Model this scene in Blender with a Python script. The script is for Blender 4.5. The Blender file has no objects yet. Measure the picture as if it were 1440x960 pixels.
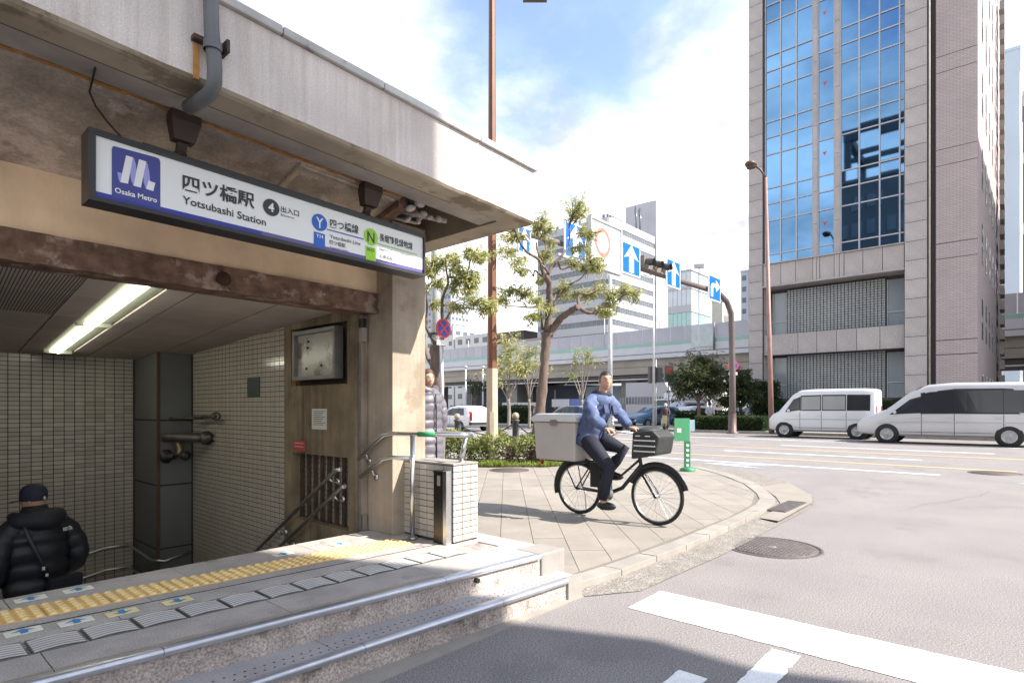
import bpy, bmesh, math, random
from math import sin, cos, pi, atan2, sqrt, radians
from mathutils import Vector, Matrix, noise
random.seed(7)
SC = bpy.context.scene
COL = SC.collection

# ------------------------------------------------------------------ camera
FOC, CXP, HZP, CAMZ = 810.0, 720.0, 573.0, 1.40
ANG = atan2(710, 810)
FX, FY, RX, RY = cos(ANG), sin(ANG), sin(ANG), -cos(ANG)
cam_d = bpy.data.cameras.new('camera')
cam = bpy.data.objects.new('camera', cam_d)
COL.objects.link(cam)
cam.location = (0, 0, CAMZ)
cam.rotation_euler = (radians(90), 0, ANG - radians(90))
cam_d.sensor_width = 36
cam_d.lens = FOC / 1440 * 36
cam_d.shift_y = (HZP - 480) / 1440
cam_d.clip_start = 0.05
cam_d.clip_end = 3000
SC.camera = cam

# ------------------------------------------------------------------ sky and sun
SUN_AZ = Vector((0.40, -0.92))        # horizontal direction towards the sun
SUN_EL = radians(43)
SUN_AZ.normalize()
w = bpy.data.worlds.new('World')
SC.world = w
w.use_nodes = True
nt = w.node_tree
nt.nodes.clear()
out = nt.nodes.new('ShaderNodeOutputWorld')
bg = nt.nodes.new('ShaderNodeBackground')
bg.inputs['Strength'].default_value = 0.108
sky = nt.nodes.new('ShaderNodeTexSky')
sky.sky_type = 'NISHITA'
sky.sun_disc = False
sky.sun_elevation = SUN_EL
sky.sun_rotation = atan2(SUN_AZ.x, SUN_AZ.y)
sky.air_density = 1.0
sky.dust_density = 0.6
sky.ozone_density = 1.6
tc = nt.nodes.new('ShaderNodeTexCoord')
sep = nt.nodes.new('ShaderNodeSeparateXYZ')
nt.links.new(tc.outputs['Generated'], sep.inputs[0])
addz = nt.nodes.new('ShaderNodeMath'); addz.operation = 'ADD'; addz.inputs[1].default_value = 0.22
nt.links.new(sep.outputs['Z'], addz.inputs[0])
mx = nt.nodes.new('ShaderNodeMath'); mx.operation = 'MAXIMUM'; mx.inputs[1].default_value = 0.05
nt.links.new(addz.outputs[0], mx.inputs[0])
dx = nt.nodes.new('ShaderNodeMath'); dx.operation = 'DIVIDE'
dy = nt.nodes.new('ShaderNodeMath'); dy.operation = 'DIVIDE'
nt.links.new(sep.outputs['X'], dx.inputs[0]); nt.links.new(mx.outputs[0], dx.inputs[1])
nt.links.new(sep.outputs['Y'], dy.inputs[0]); nt.links.new(mx.outputs[0], dy.inputs[1])
cmb = nt.nodes.new('ShaderNodeCombineXYZ')
nt.links.new(dx.outputs[0], cmb.inputs[0]); nt.links.new(dy.outputs[0], cmb.inputs[1])
cmb.inputs[2].default_value = 17.3
cn = nt.nodes.new('ShaderNodeTexNoise')
cn.inputs['Scale'].default_value = 1.5
cn.inputs['Detail'].default_value = 9
cn.inputs['Roughness'].default_value = 0.6
cn.inputs['Distortion'].default_value = 0.35
nt.links.new(cmb.outputs[0], cn.inputs['Vector'])
# more cloud low in the sky, broken cloud higher up
thr = nt.nodes.new('ShaderNodeMapRange')
thr.inputs['From Min'].default_value = 0.20; thr.inputs['From Max'].default_value = 0.62
thr.inputs['To Min'].default_value = 0.34; thr.inputs['To Max'].default_value = -0.035
nt.links.new(sep.outputs['Z'], thr.inputs['Value'])
ad = nt.nodes.new('ShaderNodeMath'); ad.operation = 'ADD'
nt.links.new(cn.outputs['Fac'], ad.inputs[0]); nt.links.new(thr.outputs['Result'], ad.inputs[1])
cr = nt.nodes.new('ShaderNodeValToRGB')
cr.color_ramp.elements[0].position = 0.44; cr.color_ramp.elements[0].color = (.16, .16, .16, 1)
cr.color_ramp.elements[1].position = 0.68; cr.color_ramp.elements[1].color = (1, 1, 1, 1)
nt.links.new(ad.outputs[0], cr.inputs[0])
cmix = nt.nodes.new('ShaderNodeMixRGB')
cn2 = nt.nodes.new('ShaderNodeTexNoise'); cn2.inputs['Scale'].default_value = 2.3; cn2.inputs['Detail'].default_value = 7; cn2.inputs['Roughness'].default_value = 0.55
nt.links.new(cmb.outputs[0], cn2.inputs['Vector'])
cr2 = nt.nodes.new('ShaderNodeValToRGB')
cr2.color_ramp.elements[0].position = 0.36; cr2.color_ramp.elements[0].color = (2.35, 2.45, 2.62, 1)
cr2.color_ramp.elements[1].position = 0.62; cr2.color_ramp.elements[1].color = (6.6, 6.65, 6.7, 1)
nt.links.new(cn2.outputs['Fac'], cr2.inputs[0]); nt.links.new(cr2.outputs['Color'], cmix.inputs['Color2'])
nt.links.new(cr.outputs['Color'], cmix.inputs['Fac'])
nt.links.new(sky.outputs['Color'], cmix.inputs['Color1'])
nt.links.new(cmix.outputs['Color'], bg.inputs['Color'])
nt.links.new(bg.outputs[0], out.inputs['Surface'])

sun_d = bpy.data.lights.new('sun', 'SUN')
sun_d.energy = 3.3
sun_d.angle = radians(0.5)
sun_d.color = (1.0, 0.945, 0.87)
sun = bpy.data.objects.new('sun', sun_d)
COL.objects.link(sun)
sd = Vector((SUN_AZ.x * cos(SUN_EL), SUN_AZ.y * cos(SUN_EL), sin(SUN_EL)))
sun.rotation_euler = sd.to_track_quat('Z', 'Y').to_euler()
sun.location = (10, -20, 40)
SC.view_settings.view_transform = 'Standard'
SC.view_settings.look = 'None'
SC.view_settings.exposure = 1.78
SC.view_settings.gamma = 1.0

# ------------------------------------------------------------------ survey helpers: sight lines of the photograph to places in the world
def P(px, py, d):
    u = (px - CXP) / FOC
    return Vector((d * (FX + RX * u), d * (FY + RY * u), CAMZ + (HZP - py) / FOC * d))
def G(px, py, z=0.0):
    return P(px, py, (CAMZ - z) * FOC / (py - HZP))
def onX(px, py, X):
    u = (px - CXP) / FOC
    return P(px, py, X / (FX + RX * u))
def onY(px, py, Y):
    u = (px - CXP) / FOC
    return P(px, py, Y / (FY + RY * u))

# ------------------------------------------------------------------ object helpers
OFF = {}
def link(o, parent=None):
    COL.objects.link(o)
    if parent is not None:
        o.parent = parent
    return o
def tag(o, label=None, cat=None, group=None, kind=None):
    if label: o['label'] = label
    if cat: o['category'] = cat
    if group: o['group'] = group
    if kind: o['kind'] = kind
    return o
def thing(name, label, cat, loc=(0, 0, 0), rz=0.0, group=None):
    o = bpy.data.objects.new(name, None)
    o.empty_display_size = 0.2
    COL.objects.link(o)
    o.location = loc
    o.rotation_euler = (0, 0, rz)
    OFF[o.name] = Vector(loc)
    return tag(o, label, cat, group)
def copy_tree(o, parent=None):
    c = o.copy()
    COL.objects.link(c)
    c.parent = parent
    for ch in o.children:
        copy_tree(ch, c)
    return c
def inst(me, name, parent, loc=(0, 0, 0), rot=None, scale=None):
    o = bpy.data.objects.new(name, me)
    link(o, parent)
    o.location = loc
    if rot is not None: o.rotation_euler = rot
    if scale is not None: o.scale = scale
    return o

class MB:
    def __init__(s):
        s.v, s.f, s.m, s.s = [], [], [], []
    def add(s, verts, faces, mi=0, smooth=False):
        b = len(s.v)
        s.v += [tuple(p) for p in verts]
        for f in faces:
            s.f.append(tuple(b + i for i in f)); s.m.append(mi); s.s.append(smooth)
        return s
    def box(s, x0, x1, y0, y1, z0, z1, mi=0):
        v = [(x0, y0, z0), (x1, y0, z0), (x1, y1, z0), (x0, y1, z0), (x0, y0, z1), (x1, y0, z1), (x1, y1, z1), (x0, y1, z1)]
        return s.add(v, [(3, 2, 1, 0), (4, 5, 6, 7), (0, 1, 5, 4), (1, 2, 6, 5), (2, 3, 7, 6), (3, 0, 4, 7)], mi)
    def obox(s, c, a, b, d, mi=0):
        c, a, b, d = Vector(c), Vector(a), Vector(b), Vector(d)
        v = [c - a - b - d, c + a - b - d, c + a + b - d, c - a + b - d, c - a - b + d, c + a - b + d, c + a + b + d, c - a + b + d]
        return s.add(v, [(3, 2, 1, 0), (4, 5, 6, 7), (0, 1, 5, 4), (1, 2, 6, 5), (2, 3, 7, 6), (3, 0, 4, 7)], mi)
    def quad(s, a, b, c, d, mi=0):
        return s.add([a, b, c, d], [(0, 1, 2, 3)], mi)
    def poly(s, pts, mi=0):
        return s.add(pts, [tuple(range(len(pts)))], mi)
    def ext(s, pts, vec, mi=0, smooth=False):
        n = len(pts); vec = Vector(vec)
        v = [Vector(p) for p in pts] + [Vector(p) + vec for p in pts]
        f = [tuple(range(n - 1, -1, -1)), tuple(range(n, 2 * n))] + [(i, (i + 1) % n, n + (i + 1) % n, n + i) for i in range(n)]
        return s.add(v, f, mi, smooth)
    def prism(s, xy, z0, z1, mi=0):
        return s.ext([(x, y, z0) for x, y in xy], (0, 0, z1 - z0), mi)
    def tube(s, pts, r, n=8, mi=0, cap=True, flat=None, up=None, smooth=True):
        pts = [Vector(p) for p in pts]
        if not hasattr(r, '__len__'): r = [r] * len(pts)
        up0 = Vector(up) if up is not None else None
        rings, prev = [], None
        for i, p in enumerate(pts):
            t = (pts[min(i + 1, len(pts) - 1)] - pts[max(i - 1, 0)])
            t = t.normalized() if t.length > 1e-9 else Vector((0, 0, 1))
            a = up0 if up0 is not None else (prev if prev is not None else (Vector((0, 0, 1)) if abs(t.z) < .9 else Vector((1, 0, 0))))
            x = a - t * a.dot(t)
            if x.length < 1e-6: x = t.orthogonal()
            x.normalize(); y = t.cross(x); prev = x
            k = flat[i] if hasattr(flat, '__len__') else (flat or 1.0)
            rings.append([p + (x * cos(2 * pi * j / n) + y * k * sin(2 * pi * j / n)) * r[i] for j in range(n)])
        v = [q for R in rings for q in R]
        f = []
        for i in range(len(rings) - 1):
            for j in range(n):
                f.append((i * n + j, i * n + (j + 1) % n, (i + 1) * n + (j + 1) % n, (i + 1) * n + j))
        s.add(v, f, mi, smooth)
        if cap:
            s.add(rings[0], [tuple(range(n - 1, -1, -1))], mi)
            s.add(rings[-1], [tuple(range(n))], mi)
        return s
    def ball(s, c, rx, ry=None, rz=None, n=12, m=8, mi=0, rot=None):
        ry = rx if ry is None else ry; rz = rx if rz is None else rz
        c = Vector(c); v = []
        for i in range(m + 1):
            th = pi * i / m
            for j in range(n):
                ph = 2 * pi * j / n
                q = Vector((rx * sin(th) * cos(ph), ry * sin(th) * sin(ph), rz * cos(th)))
                if rot is not None: q = rot @ q
                v.append(c + q)
        f = [(i * n + j, (i + 1) * n + j, (i + 1) * n + (j + 1) % n, i * n + (j + 1) % n) for i in range(m) for j in range(n)]
        return s.add(v, f, mi, True)
    def lathe(s, c, prof, n=16, mi=0, axis=None, smooth=True):
        c = Vector(c)
        ax = Vector(axis).normalized() if axis is not None else Vector((0, 0, 1))
        x = ax.orthogonal().normalized() if axis is not None else Vector((1, 0, 0)); y = ax.cross(x)
        v = [c + (x * cos(2 * pi * j / n) + y * sin(2 * pi * j / n)) * r + ax * h for r, h in prof for j in range(n)]
        f = [(i * n + j, i * n + (j + 1) % n, (i + 1) * n + (j + 1) % n, (i + 1) * n + j) for i in range(len(prof) - 1) for j in range(n)]
        return s.add(v, f, mi, smooth)
    def mesh(s, name, mats, off=None, bevel=0.0):
        me = bpy.data.meshes.new(name)
        o = off or Vector((0, 0, 0))
        me.from_pydata([(x - o.x, y - o.y, z - o.z) for x, y, z in s.v], [], s.f)
        for m in (mats if isinstance(mats, (list, tuple)) else [mats]):
            me.materials.append(m)
        me.polygons.foreach_set('material_index', s.m)
        me.polygons.foreach_set('use_smooth', s.s)
        bm = bmesh.new(); bm.from_mesh(me)
        if any(s.s): bmesh.ops.remove_doubles(bm, verts=bm.verts, dist=1e-5)
        if len(bm.faces) < 60000: bmesh.ops.recalc_face_normals(bm, faces=bm.faces)
        if bevel > 0:
            es = [e for e in bm.edges if len(e.link_faces) == 2 and e.calc_face_angle(0) > 0.6]
            bmesh.ops.bevel(bm, geom=es, offset=bevel, segments=2, affect='EDGES', profile=0.6)
        bm.to_mesh(me); bm.free()
        me.update()
        return me
    def build(s, name, mats, parent=None, bevel=0.0, world=True):
        off = None
        if parent is not None and world:
            off = OFF.get(parent.name, Vector((0, 0, 0)))
        me = s.mesh(name, mats, off, bevel)
        o = bpy.data.objects.new(name, me)
        link(o, parent)
        OFF[o.name] = off or Vector((0, 0, 0))
        return o

# ------------------------------------------------------------------ materials
MATS = {}
def M(name, base, rough=0.7, var=0.12, scale=5.0, bump=0.0, bscale=60.0, metal=0.0, spec=0.4, streak=0.0, streak_col=None,
      speck=0.0, sscale=220.0, rand=0.0, emit=None, estr=0.0, trans=0.0, blotch=None, blotch_scale=2.0, blotch_lo=0.55, coat=0.0, zs=1.0, fine=0.0, drip=0.0):
    if name in MATS: return MATS[name]
    m = bpy.data.materials.new(name); m.use_nodes = True
    t = m.node_tree; N = t.nodes; L = t.links
    b = N['Principled BSDF']
    b.inputs['Roughness'].default_value = rough
    b.inputs['Metallic'].default_value = metal
    b.inputs['Specular IOR Level'].default_value = spec
    if coat: b.inputs['Coat Weight'].default_value = coat; b.inputs['Coat Roughness'].default_value = 0.05
    if trans: b.inputs['Transmission Weight'].default_value = trans
    tcn = N.new('ShaderNodeTexCoord')
    def noi(sc, det=4, vec=None, ro=0.55):
        n = N.new('ShaderNodeTexNoise'); n.inputs['Scale'].default_value = sc; n.inputs['Detail'].default_value = det
        n.inputs['Roughness'].default_value = ro
        L.new(vec if vec is not None else tcn.outputs['Object'], n.inputs['Vector']); return n.outputs['Fac']
    def mp(src, a, bb, c, d):
        n = N.new('ShaderNodeMapRange'); n.inputs['From Min'].default_value = a; n.inputs['From Max'].default_value = bb
        n.inputs['To Min'].default_value = c; n.inputs['To Max'].default_value = d; L.new(src, n.inputs['Value']); return n.outputs['Result']
    def mul(a, fac):
        n = N.new('ShaderNodeVectorMath'); n.operation = 'SCALE'
        if isinstance(a, tuple): n.inputs[0].default_value = a[:3]
        else: L.new(a, n.inputs[0])
        L.new(fac, n.inputs['Scale']); return n.outputs[0]
    def mix(a, c, fac):
        n = N.new('ShaderNodeMixRGB'); L.new(a, n.inputs['Color1']); n.inputs['Color2'].default_value = (*c, 1); L.new(fac, n.inputs['Fac']); return n.outputs[0]
    vec = None
    if zs != 1.0:
        mpg = N.new('ShaderNodeMapping'); mpg.inputs['Scale'].default_value = (1, 1, zs); L.new(tcn.outputs['Object'], mpg.inputs['Vector']); vec = mpg.outputs[0]
    cur = mul(tuple(base), mp(noi(scale, 5, vec), 0.3, 0.7, 1 - var, 1 + var))
    if blotch is not None:
        cur = mix(cur, blotch, mp(noi(blotch_scale, 7, vec, 0.65), blotch_lo, blotch_lo + 0.07, 0, 0.85))
    if streak:
        sm = N.new('ShaderNodeMapping'); sm.inputs['Scale'].default_value = (7, 7, 0.35); L.new(tcn.outputs['Object'], sm.inputs['Vector'])
        f = mp(noi(1.6, 6, sm.outputs[0], 0.7), 0.48, 0.75, 0, streak)
        cur = mix(cur, streak_col or (base[0] * .35, base[1] * .32, base[2] * .28), f)
    if speck:
        cur = mul(cur, mp(noi(sscale, 2), 0.35, 0.65, 1 - speck, 1 + speck))
    if fine:
        cur = mul(cur, mp(noi(420, 1), 0.35, 0.65, 1 - fine, 1 + fine))
    if drip:
        dm = N.new('ShaderNodeMapping'); dm.inputs['Scale'].default_value = (38, 38, 0.8); L.new(tcn.outputs['Object'], dm.inputs['Vector'])
        cur = mul(cur, mp(noi(1.0, 4, dm.outputs[0], 0.6), 0.35, 0.68, 1 + drip * .5, 1 - drip))
    if rand:
        oi = N.new('ShaderNodeObjectInfo')
        cur = mul(cur, mp(oi.outputs['Random'], 0, 1, 1 - rand, 1 + rand))
    L.new(cur, b.inputs['Base Color'])
    if bump:
        bn = N.new('ShaderNodeBump'); bn.inputs['Strength'].default_value = bump; bn.inputs['Distance'].default_value = 0.25 / bscale
        L.new(noi(bscale, 4), bn.inputs['Height']); L.new(bn.outputs[0], b.inputs['Normal'])
    if emit is not None:
        b.inputs['Emission Color'].default_value = (*emit, 1); b.inputs['Emission Strength'].default_value = estr
    MATS[name] = m
    return m

concrete = M('board_concrete', (.40, .375, .345), .85, .16, 3.0, .25, 30, streak=.55, speck=.06)
concrete_pale = M('pale_concrete', (.29, .265, .24), .85, .12, 3.0, .2, 40, streak=.18, speck=.05)
concrete_dark = M('stained_concrete', (.185, .145, .10), .85, .22, 2.5, .3, 30, streak=.6, speck=.08, zs=.3)
plaster = M('peeling_plaster', (.42, .345, .275), .9, .42, 3.2, .3, 40, blotch=(.70, .57, .48), blotch_scale=2.0, blotch_lo=.545, speck=.12, sscale=60)
lintel_m = M('tan_render', (.82, .61, .40), .9, .14, 3.5, .2, 60, streak=.12, speck=.07)
rust = M('rusty_steel', (.165, .098, .066), .88, .5, 11, .8, 30, blotch=(.36, .265, .21), blotch_scale=6, blotch_lo=.55)
orange_rust = M('orange_rust', (.42, .20, .055), .85, .3, 16, .4, 50)
near_black = M('shade_black', (.03, .026, .022), .9, .2)  # near-black colour that paints the shade inside gaps and slots
granite = M('step_granite', (.40, .365, .335), .65, .16, 5, .1, 160, speck=.28, sscale=150, rand=.07, blotch=(.27, .245, .225), blotch_scale=4.5, blotch_lo=.60)
steel = M('brushed_steel', (.56, .56, .56), .28, .08, 30, .02, 200, metal=.95)
steel_nose = M('nosing_steel', (.52, .53, .56), .33, .1, 12, .05, 100, metal=.8)
asphalt = M('asphalt', (.205, .188, .181), .92, .10, .9, .6, 200, speck=.42, sscale=105, blotch=(.175, .161, .155), blotch_scale=.8, blotch_lo=.56, fine=.22)
white_paint = M('road_paint', (.74, .74, .72), .75, .07, 9, .3, 150, speck=.10, sscale=120, blotch=(.50, .49, .47), blotch_scale=7, blotch_lo=.66)
yellow_line = M('yellow_road_paint', (.60, .42, .17), .75, .1, 6)
blue_line = M('pale_blue_road_paint', (.42, .58, .68), .75, .1, 4)
paving = M('paving_stone', (.25, .222, .19), .8, .1, 3, .12, 160, speck=.12, sscale=180, rand=.07)
paving_joint = M('paving_joint', (.17, .15, .13), .9, .1)
kerb_m = M('kerb_stone', (.27, .245, .215), .8, .12, 4, .15, 120, speck=.15, rand=.06)
gutter_m = M('gutter_aggregate', (.20, .18, .158), .9, .2, 6, .6, 120, speck=.45, sscale=75)
tile_m = M('glazed_tile', (.42, .378, .32), .13, .06, 8, 0, rand=.13, spec=.5)
tile_white = M('white_tile', (.42, .39, .35), .3, .05, 8, 0, rand=.05, spec=.5)
grout = M('tile_grout', (.055, .047, .04), .9, .15)
tactile = M('tactile_yellow', (.74, .46, .16), .75, .16, 9, .15, 120, rand=.08, blotch=(.46, .34, .2), blotch_scale=6, blotch_lo=.62)
black_m = M('black_metal', (.022, .022, .024), .45, .15)
dark_rubber = M('rubber', (.02, .02, .02), .8, .2)
bark = M('bark', (.135, .10, .082), .9, .38, 11, 1.0, 22, zs=.25, speck=.15, sscale=60)
# ================================================================== ground, road, pavements
ZS = 0.08                     # top of the station pavement
HX0, HX1, HY0, HY1 = -2.59, 2.95, 4.29, 9.1      # opening of the stairwell
def sheet(x0, x1, y0, y1, z):
    q = MB()
    for a, b, c, d in ((x0, x1, y0, HY0), (x0, x1, HY1, y1), (x0, HX0, HY0, HY1), (HX1, x1, HY0, HY1)): q.quad((a, c, z), (b, c, z), (b, d, z), (a, d, z))
    return q
mb = sheet(-400, 900, -300, 700, -.03)
tag(mb.build('ground', asphalt), kind='structure')
# side street and the wide avenue, one asphalt sheet
mb = sheet(-60, 31.6, -120, 260, 0)
road = tag(mb.build('road', asphalt), kind='structure')
def marking(name, pts, m, z=0.004):
    if name in ('stop_line', 'lane_line') and pts[0][0] < 8:      # worn, slightly ragged edges close to the camera
        rg, out = random.Random(4), []
        for a, b in zip(pts, pts[1:] + pts[:1]):
            n = max(1, int(math.hypot(b[0] - a[0], b[1] - a[1]) / .035))
            for k in range(n):
                j = .0 if k == 0 else (rg.gauss(0, .0022) - (.012 if rg.random() < .03 else 0))
                u = k / n; nx, ny = -(b[1] - a[1]), b[0] - a[0]; l = math.hypot(nx, ny)
                s = 1 if sum(p[0] * q_[1] - q_[0] * p[1] for p, q_ in zip(pts, pts[1:] + pts[:1])) > 0 else -1
                out.append((a[0] + (b[0] - a[0]) * u + s * nx / l * -j, a[1] + (b[1] - a[1]) * u + s * ny / l * -j))
        pts = out
    q = MB(); q.poly([(x, y, z) for x, y in pts], 0)
    return q.build(name, m, road)
def stripe(x, y0, y1, wd, m, nm):
    return marking(nm, [(x - wd / 2, y0), (x + wd / 2, y0), (x + wd / 2, y1), (x - wd / 2, y1)], m)
marking('stop_line', [(3.565, 2.045), (4.055, 2.045), (4.055, -3.2), (3.565, -3.2)], white_paint)
marking('lane_line', [(-3.0, 1.07), (3.51, 1.07), (3.51, 0.915), (-3.0, 0.915)], white_paint)
marking('lane_line', [(-3.0, 1.355), (2.90, 1.355), (2.90, 1.20), (-3.0, 1.20)], white_paint)
stripe(14.85, 1.2, 60, 0.15, white_paint, 'lane_line')
stripe(14.85, -40, -6, 0.15, white_paint, 'lane_line')
stripe(16.7, 0.0, 60, 0.15, yellow_line, 'yellow_line')
stripe(16.7, -40, -1.2, 0.15, yellow_line, 'yellow_line')
for k in range(7):
    stripe(18.75, -20 + k * 10.0 + 0.9 + 1.0, -20 + k * 10.0 + 7.2, 0.15, white_paint, 'lane_line')
stripe(20.7, -40, 60, 0.15, yellow_line, 'yellow_line')
for k in range(7):
    stripe(22.75, -22 + k * 10.0 + 2.5, -22 + k * 10.0 + 8.6, 0.15, white_paint, 'lane_line')
stripe(26.5, -40, 60, 0.15, white_paint, 'lane_line')
for cy in (5.1, -0.9, -5.6):        # pale blue cycle chevrons
    marking('cycle_chevron', [(13.85, cy - .15), (14.2, cy + .9), (14.55, cy - .15), (14.55, cy - .75), (14.2, cy + .3), (13.85, cy - .75)], blue_line)
patch_m = M('asphalt_patch', (.165, .152, .147), .93, .12, 2, .6, 200, speck=.4, sscale=105, fine=.2)
for pts in ([(-2.0, 1.6), (1.6, 1.62), (1.6, 2.30), (-2.0, 2.33)],):
    marking('asphalt_patch', pts, patch_m, .0022)
crack_m = M('asphalt_crack', (.05, .047, .045), .95)
rgk = random.Random(3)
for a, b in (((9.2, 1.2), (13.4, .2)),):
    n = 26; L, Rr_ = [], []; off = 0
    dxx, dyy = b[0] - a[0], b[1] - a[1]; l = math.hypot(dxx, dyy)
    for k in range(n + 1):
        off += rgk.gauss(0, .035); off *= .93
        x, y = a[0] + dxx * k / n - dyy / l * off, a[1] + dyy * k / n + dxx / l * off
        wdt = .0016 * (1 - abs(2 * k / n - 1) ** 3) + rgk.uniform(0, .0015)
        L.append((x - dyy / l * wdt, y + dxx / l * wdt, .003)); Rr_.append((x + dyy / l * wdt, y - dxx / l * wdt, .003))
    q = MB()
    for k in range(n): q.quad(L[k], L[k + 1], Rr_[k + 1], Rr_[k])
    q.build('asphalt_crack', crack_m, road)
# concrete strip at the foot of the steps
mb = MB()
xs = [-3.0, -1.0, 0.5, 2.0, 3.56]
GYL = lambda x: 2.478 - 0.018 * x
NOS = lambda x: 2.955 - 0.0969 * x
LOW = lambda x: 2.672 - 0.0667 * x
for a, b in zip(xs, xs[1:]):
    mb.ext([(a, GYL(a), 0.008), (b, GYL(b), 0.008), (b, LOW(b) + .1, 0.02), (a, LOW(a) + .1, 0.02)], (0, 0, -0.06))
tag(mb.build('kerb_strip', kerb_m), kind='structure')
# gutter apron round the corner
ap_out = [(3.56, 2.41), (3.95, 2.16), (5.49, 2.10), (7.2, 2.135), (8.4, 2.15), (9.24, 2.21), (9.87, 2.39), (11.38, 3.15), (12.93, 4.36), (13.58, 5.48), (13.75, 7.0), (13.8, 40)]
kerb_out = [(3.56, 2.50), (4.09, 2.43), (5.42, 2.395), (7.04, 2.44), (8.1, 2.50), (8.75, 2.62), (9.35, 2.87), (10.4, 3.42), (11.65, 4.38), (12.5, 5.35), (12.8, 6.4), (12.85, 40)]
pave_out = [(3.56, 2.655), (4.15, 2.60), (5.42, 2.56), (7.0, 2.60), (7.95, 2.66), (8.55, 2.77), (9.15, 3.0), (10.2, 3.56), (11.45, 4.5), (12.3, 5.42), (12.62, 6.5), (12.68, 40)]
mb = MB()
for i in range(len(ap_out) - 1):
    a, b, c, d = ap_out[i], ap_out[i + 1], kerb_out[i + 1], kerb_out[i]
    mb.quad((a[0], a[1], .006), (b[0], b[1], .006), (c[0], c[1], .026), (d[0], d[1], .026))
tag(mb.build('gutter', gutter_m), kind='structure')
# smooth concrete part of the gutter by the grating
mb = MB()
mb.poly([(x, y, .034) for x, y in [(7.35, 2.16), (9.1, 2.22), (9.85, 2.41), (11.3, 3.17), (10.35, 3.33), (9.36, 2.80), (8.75, 2.55), (8.1, 2.44), (7.4, 2.40)]])
tag(mb.build('gutter_concrete', paving), kind='structure')
# pavement base sheet
bed = [(x, y) for x, y in pave_out] + [(3.3, 40), (3.3, 2.70)]
mb = MB(); mb.prism(bed, -0.02, ZS - 0.012)
pave = tag(mb.build('pavement', paving_joint), kind='structure')
# kerb stones, one by one along the curve
def resample(pl, step):
    out, acc = [Vector(pl[0])], 0.0
    for a, b in zip(pl, pl[1:]):
        a, b = Vector(a), Vector(b); L = (b - a).length; t = step - acc
        while t <= L:
            out.append(a + (b - a) * (t / L)); t += step
        acc = L - (t - step)
    return out
def at_len(pl, s):
    for a, b in zip(pl, pl[1:]):
        a, b = Vector(a), Vector(b); L = (b - a).length
        if s <= L: return a + (b - a) * (s / L)
        s -= L
    return Vector(pl[-1])
def plen(pl): return sum((Vector(b) - Vector(a)).length for a, b in zip(pl, pl[1:]))
K_out, K_in = kerb_out[:-1] + [(12.85, 22)], pave_out[:-1] + [(12.68, 22)]
lo, li = plen(K_out), plen(K_in); nK = 46
for k in range(nK):
    a0, a1 = k / nK, (k + 1) / nK
    g = 0.004 / (lo / nK)
    o0, o1 = at_len(K_out, lo * (a0 + g / nK)), at_len(K_out, lo * (a1 - g / nK))
    i0, i1 = at_len(K_in, li * (a0 + g / nK)), at_len(K_in, li * (a1 - g / nK))
    q = MB(); q.prism([tuple(o0), tuple(o1), tuple(i1), tuple(i0)], -0.01, ZS + random.uniform(-.002, .003))
    q.build('kerb_stone', kerb_m, pave, bevel=0.006)
# paving slabs, clipped to the pavement outline
def clip(poly, cp):
    out = poly
    n = len(cp)
    for i in range(n):
        a, b = cp[i], cp[(i + 1) % n]
        ins = lambda p: (b[0] - a[0]) * (p[1] - a[1]) - (b[1] - a[1]) * (p[0] - a[0]) >= 0
        res = []
        for j in range(len(out)):
            p, q = out[j], out[(j + 1) % len(out)]
            ip, iq = ins(p), ins(q)
            if ip: res.append(p)
            if ip != iq:
                d1 = (b[0] - a[0]) * (p[1] - a[1]) - (b[1] - a[1]) * (p[0] - a[0])
                d2 = (b[0] - a[0]) * (q[1] - a[1]) - (b[1] - a[1]) * (q[0] - a[0])
                t = d1 / (d1 - d2)
                res.append((p[0] + (q[0] - p[0]) * t, p[1] + (q[1] - p[1]) * t))
        out = res
        if len(out) < 3: return []
    return out
conv = [(3.42, 2.70), (4.6, 2.64), (7.0, 2.64), (8.1, 2.74), (9.15, 3.04), (10.2, 3.60), (11.42, 4.54), (12.27, 5.46), (12.58, 6.5), (12.64, 21), (3.42, 21)]
ang = ANG + radians(0.6)
ux, uy = Vector((cos(ang), sin(ang))), Vector((-sin(ang), cos(ang)))
slabs = []
org = Vector((3.42, 2.7))
Wd, Ln = 0.325, 0.98
for i in range(-30, 60):
    for j in range(-12, 24):
        sh = (i % 2) * Ln * 0.5
        x0, x1 = j * Ln + sh + .003, (j + 1) * Ln + sh - .003
        y0, y1 = i * Wd + .003, (i + 1) * Wd - .003
        pl = [tuple(org + ux * x + uy * y) for x, y in ((x0, y0), (x1, y0), (x1, y1), (x0, y1))]
        c = clip(pl, conv)
        if len(c) >= 3:
            cx = sum(p[0] for p in c) / len(c); cy = sum(p[1] for p in c) / len(c)
            ar = abs(sum(c[k][0] * c[(k + 1) % len(c)][1] - c[(k + 1) % len(c)][0] * c[k][1] for k in range(len(c)))) / 2
            if ar > 0.004: slabs.append((cx * FX + cy * FY, c))
slabs.sort(key=lambda s: s[0])
rest = MB()
for k, (d, c) in enumerate(slabs):
    z = ZS + random.uniform(-.0015, .0015)
    if k < 290:
        q = MB(); q.prism(c, ZS - 0.03, z); q.build('paving_slab', paving, pave)
    else:
        rest.prism(c, ZS - 0.03, z)
tag(rest.build('far_paving', paving, pave), kind='stuff')
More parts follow.
